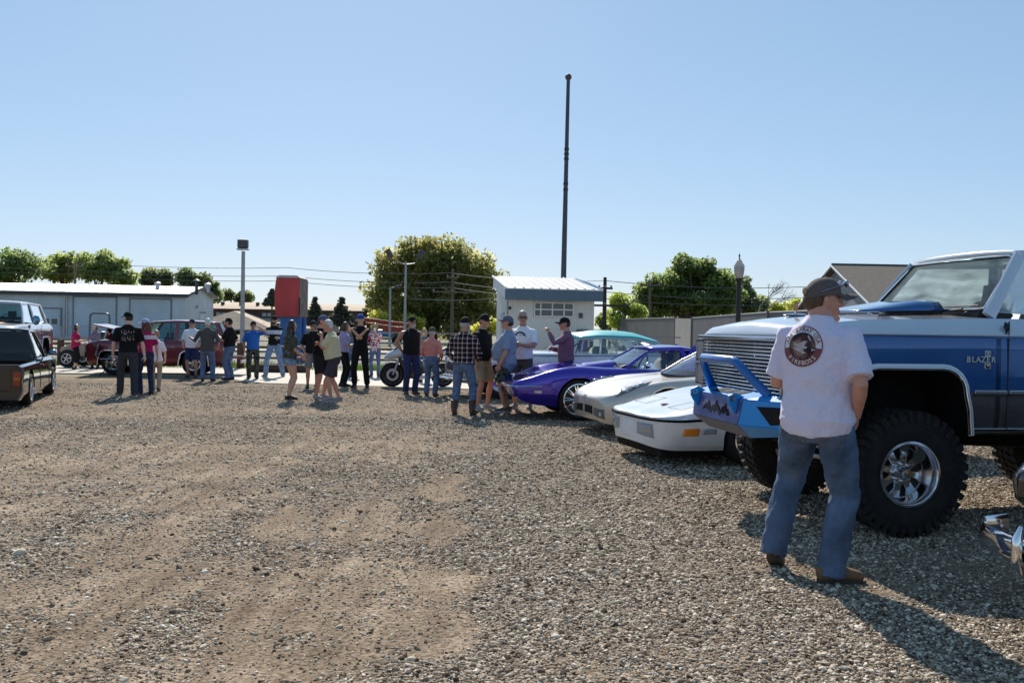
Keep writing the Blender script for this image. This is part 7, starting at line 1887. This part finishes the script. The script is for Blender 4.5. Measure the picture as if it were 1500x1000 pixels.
P('bald man in dark grey shirt seen from behind stretching one arm to the left', 303, 558, 465, face=5, skin=SKIN_RUDDY, sw=.2, shirt=cloth('dark_grey_shirt', (.085, .08, .075)), trousers=BLUEJ, hem=.84, ease=.035, hair='short', hcol='white', sleeve='half', hands=((-.50, .18, 1.20), (.26, .16, .95)), poles=((0, -.6, -1), (.6, -1, 0)), feet=((-.12, 0, 0, 10), (.15, 0, 0, -10)))
P('man in black shirt and blue jeans facing left by the maroon tailgate', 336, 556, 463, face=80, skin=SKIN_RUDDY, fat=.25, shirt=BLK, trousers=BLUEJ, hair='short', hcol='dark', cap=CB, hands=((-.08, .30, 1.22), (.20, .10, .93)), poles=((-.6, -.8, -.7), (.5, -1, 0)), shoes=BLKS)
P('man in bright blue tee and camo trousers shading his eyes with a raised arm', 370, 555, 468, face=195, skin=SKIN_TAN, fat=.3, shirt=cloth('bright_blue', (.03, .14, .48)), trousers=CAMO, hair='short', hcol='dark', cap=CB, hands=((-.16, .26, 1.57), (.25, .12, .90)), poles=((-1, .2, -.3), (.5, -1, 0)))
b = P('bearded man in black and white banded top with folded arms and feet apart', 401, 552, 460, face=180, skin=SKIN_FAIR, sw=.2, shirt=BANDED, sleeve='long', trousers=LIGHTJ, hair='short', hcol='brown', cap=CB, beard='brown', hands=CROSS, poles=CP, feet=((-.26, 0, 0, 15), (.24, 0, 0, -15)), shades=True, shoes=GREYS)
P('woman with very long dark hair in camo tee and denim shorts', 424, 585, 467, face=-55, fem=1, skin=SKIN, shirt=CAMOT, hem=.90, ease=.03, trousers=LIGHTJ, bottom='mini', hair='long', hcol='dark', hands=((-.05, .24, 1.0), (.20, .22, .94)), feet=((-.07, .02, 0, 5), (.08, -.03, 0, -5)), shoes=BLKS)
P('man in black tee and grey shorts partly hidden behind the tall cup holder', 457, 568, 467, face=200, skin=SKIN_TAN, fat=.2, shirt=BLK, trousers=cloth('mid_grey', (.20, .20, .20)), bottom='shorts', hair='short', hcol='dark', cap=capc('darknavy', (.02, .02, .035)), hands=((-.14, .2, 1.0), (.22, .15, .95)), shoes=BLKS)
q = P('tall man in navy and white cap and black tee raising a white cup', 469, 584, 458, face=-120, skin=SKIN_RUDDY, fat=.3, shirt=BLK, trousers=cloth('black_shorts', (.02, .018, .02)), bottom='shorts', hair='short', hcol='dark', cap=capc('navywhite', (.10, .11, .20)), hands=((-.1, .30, 1.2), (.06, .32, 1.26)), hy=15, shoes=GREYS)
cup(q, 1, 'white cup held at chest height by the tall man in the navy and white cap')
P('white haired older man in pale yellow shirt and dark shorts', 488, 588, 466, face=100, skin=SKIN_RUDDY, fat=.55, lean=8, shirt=cloth('pale_yellow', (.60, .54, .34), .06), ease=.03, trousers=cloth('plum_grey', (.06, .045, .06)), bottom='shorts', hair='short', hcol='white', hands=((-.05, .26, 1.38), (.12, .30, 1.22)), poles=((-.6, -.4, -.9), (.6, -.4, -1)), shoes=GREYS, feet=((-.10, .06, 0, 5), (.11, -.10, 0, -5)))
P('woman in lavender top and black trousers lifting her arm behind the older man', 503, 566, 470, face=-60, fem=1, skin=SKIN_TAN, shirt=cloth('lavender', (.42, .34, .55)), trousers=BLK, hair='bob', hcol='brown', hands=((-.08, .2, 1.55), (.12, .28, 1.15)), poles=((-1, .1, -.2), (.6, -.5, -.8)))
P('person in slate blue shirt and jeans behind the man in black with crossed arms', 516, 553, 472, face=150, skin=SKIN, shirt=cloth('slate_blue', (.11, .14, .19)), sleeve='long', trousers=BLUEJ, hair='short', hcol='dark', cap=CB)
P('young man all in black with a backward blue cap crossing his arms high', 527, 568, 457, face=178, skin=SKIN, shirt=BLK, trousers=BLK, hem=.92, hair='short', hcol='brown', cap=capc('royal', (.03, .06, .28)), capback=True, hands=((.14, .20, 1.36), (-.14, .22, 1.34)), poles=((-.5, .2, -2), (.5, .2, -2)), boots=True, shoes=mat('black_boot', (.02, .016, .014), .5), feet=((-.17, 0, 0, 12), (.13, 0, 0, -12)))
q = P('woman in white top with red print and sunglasses lifting a white cup', 549, 552, 472, face=182, fem=1, skin=SKIN_FAIR, shirt=SPLASH, hem=.84, trousers=BLUEJ, hair='bob', hcol='red', shades=True, hands=((-.06, .26, 1.42), (.28, .24, 1.20)), poles=((-.8, -.2, -1), (.8, -.2, -1)), shoes=BROWNL)
cup(q, 0, 'white cup held near the mouth by the woman in the red print top')
P('big man in navy bib overalls and black cap beside the white motorcycle', 601, 577, 460, face=-150, skin=SKIN_TAN, fat=.45, sw=.21, shirt=BLK, sleeve='none', trousers=NAVY, bib=NAVY, hair='short', hcol='dark', cap=CB, beard='grey', hands=((-.14, -.16, .95), (.14, -.18, .95)), poles=((-.8, -1, -.6), (.8, -1, -.6)), shoes=BROWNL)
P('blond woman in sunglasses peeking over the motorcycle', 621, 560, 479, face=165, fem=1, skin=SKIN_FAIR, shirt=cloth('dusty_teal', (.12, .2, .22)), trousers=BLUEJ, hair='bob', hcol='blond', shades=True)
P('man in salmon pink shirt tucked into jeans wearing an olive cap', 631, 580, 476, face=-15, skin=SKIN_RUDDY, shirt=cloth('salmon', (.62, .24, .20), .08), sleeve='long', tuck=True, hem=1.0, ease=.03, trousers=BLUEJ, hair='short', hcol='grey', cap=capc('olive', (.09, .08, .045)), hands=((-.18, .20, 1.0), (.22, .16, .98)), feet=((-.12, .02, 0, 10), (.12, -.02, 0, -5)), shoes=BROWNL)
P('man in plaid flannel shirt jeans and brown boots seen from behind', 678, 607, 460, face=-12, skin=SKIN_TAN, fat=.2, sw=.2, shirt=PLAID, sleeve='long', hem=.90, ease=.032, trousers=BLUEJ, hair='short', hcol='grey', cap=CB, beard='white', hy=-28, hands=((-.22, .18, .98), (.24, .16, .96)), boots=True, shoes=BROWNL, feet=((-.15, -.03, 0, 10), (.17, .03, 0, -12)))
P('man in black tee khaki shorts and black cap behind the plaid shirt', 705, 600, 456, face=-130, skin=SKIN_RUDDY, fat=.3, shirt=BLK, trousers=KHAKI, bottom='shorts', hair='short', hcol='dark', cap=CB, shades=True, hands=((-.1, .1, .98), (.27, .05, .86)), shoes=GREYS, feet=((-.18, .0, 0, 10), (.10, 0, 0, -10)))
P('heavy man with big belly in grey blue tee and camo shorts facing left', 741, 603, 458, face=85, skin=SKIN_RUDDY, fat=1.05, sw=.21, lean=-3, shirt=cloth('grey_blue_tee', (.25, .30, .42), .06), hem=.83, ease=.03, trousers=CAMO, bottom='shorts', hair='short', hcol='dark', cap=capc('greyblue', (.12, .13, .17)), shades=True, hp=-8, hands=((-.27, .10, .86), (.29, .16, .87)), shoes=mat('taupe_sneaker', (.12, .10, .10), .7), feet=((-.12, .02, 0, 5), (.12, .0, 0, -5)))
w26 = P('tall man in white tee with green print and sunglasses holding a cup', 764, 599, 453, face=160, skin=SKIN_TAN, fat=.3, sw=.21, shirt=WHT, hem=.92, ease=.03, trousers=cloth('dark_grey_shorts', (.085, .08, .075)), bottom='shorts', hair='short', hcol='grey', shades=True, hy=25, hands=((-.06, .30, 1.15), (.04, .30, 1.17)), poles=((-1, -.4, -.6), (1, -.4, -.6)), shoes=GREYS, feet=((-.15, 0, 0, 10), (.13, 0, 0, -10)))
cup(w26, 0, 'white cup held in both hands by the tall man in the white tee', .05)
GRN = mat('print_green', (.04, .09, .11), .85, var=.3, scale=40)
decal(w26, disc(.085, .115, 24, 2, R(25), R(155)), 0, 1.27, GRN, 'shirt_print', False)
decal(w26, marks(6, .036, .06, 5), 0, 1.325, GRN, 'shirt_print', False)
P('man in plum shirt and black cap with a hand at his mouth', 828, 600, 461, face=95, skin=SKIN_RUDDY, fat=.15, shirt=cloth('plum', (.22, .11, .16), .08), sleeve='long', hem=.92, ease=.03, trousers=NAVY, hair='short', hcol='dark', cap=CB, shades=True, hands=((-.04, .34, 1.46), (.10, .25, 1.15)), poles=((-.5, .1, -1), (.6, -.2, -1)), Yset=17.2)
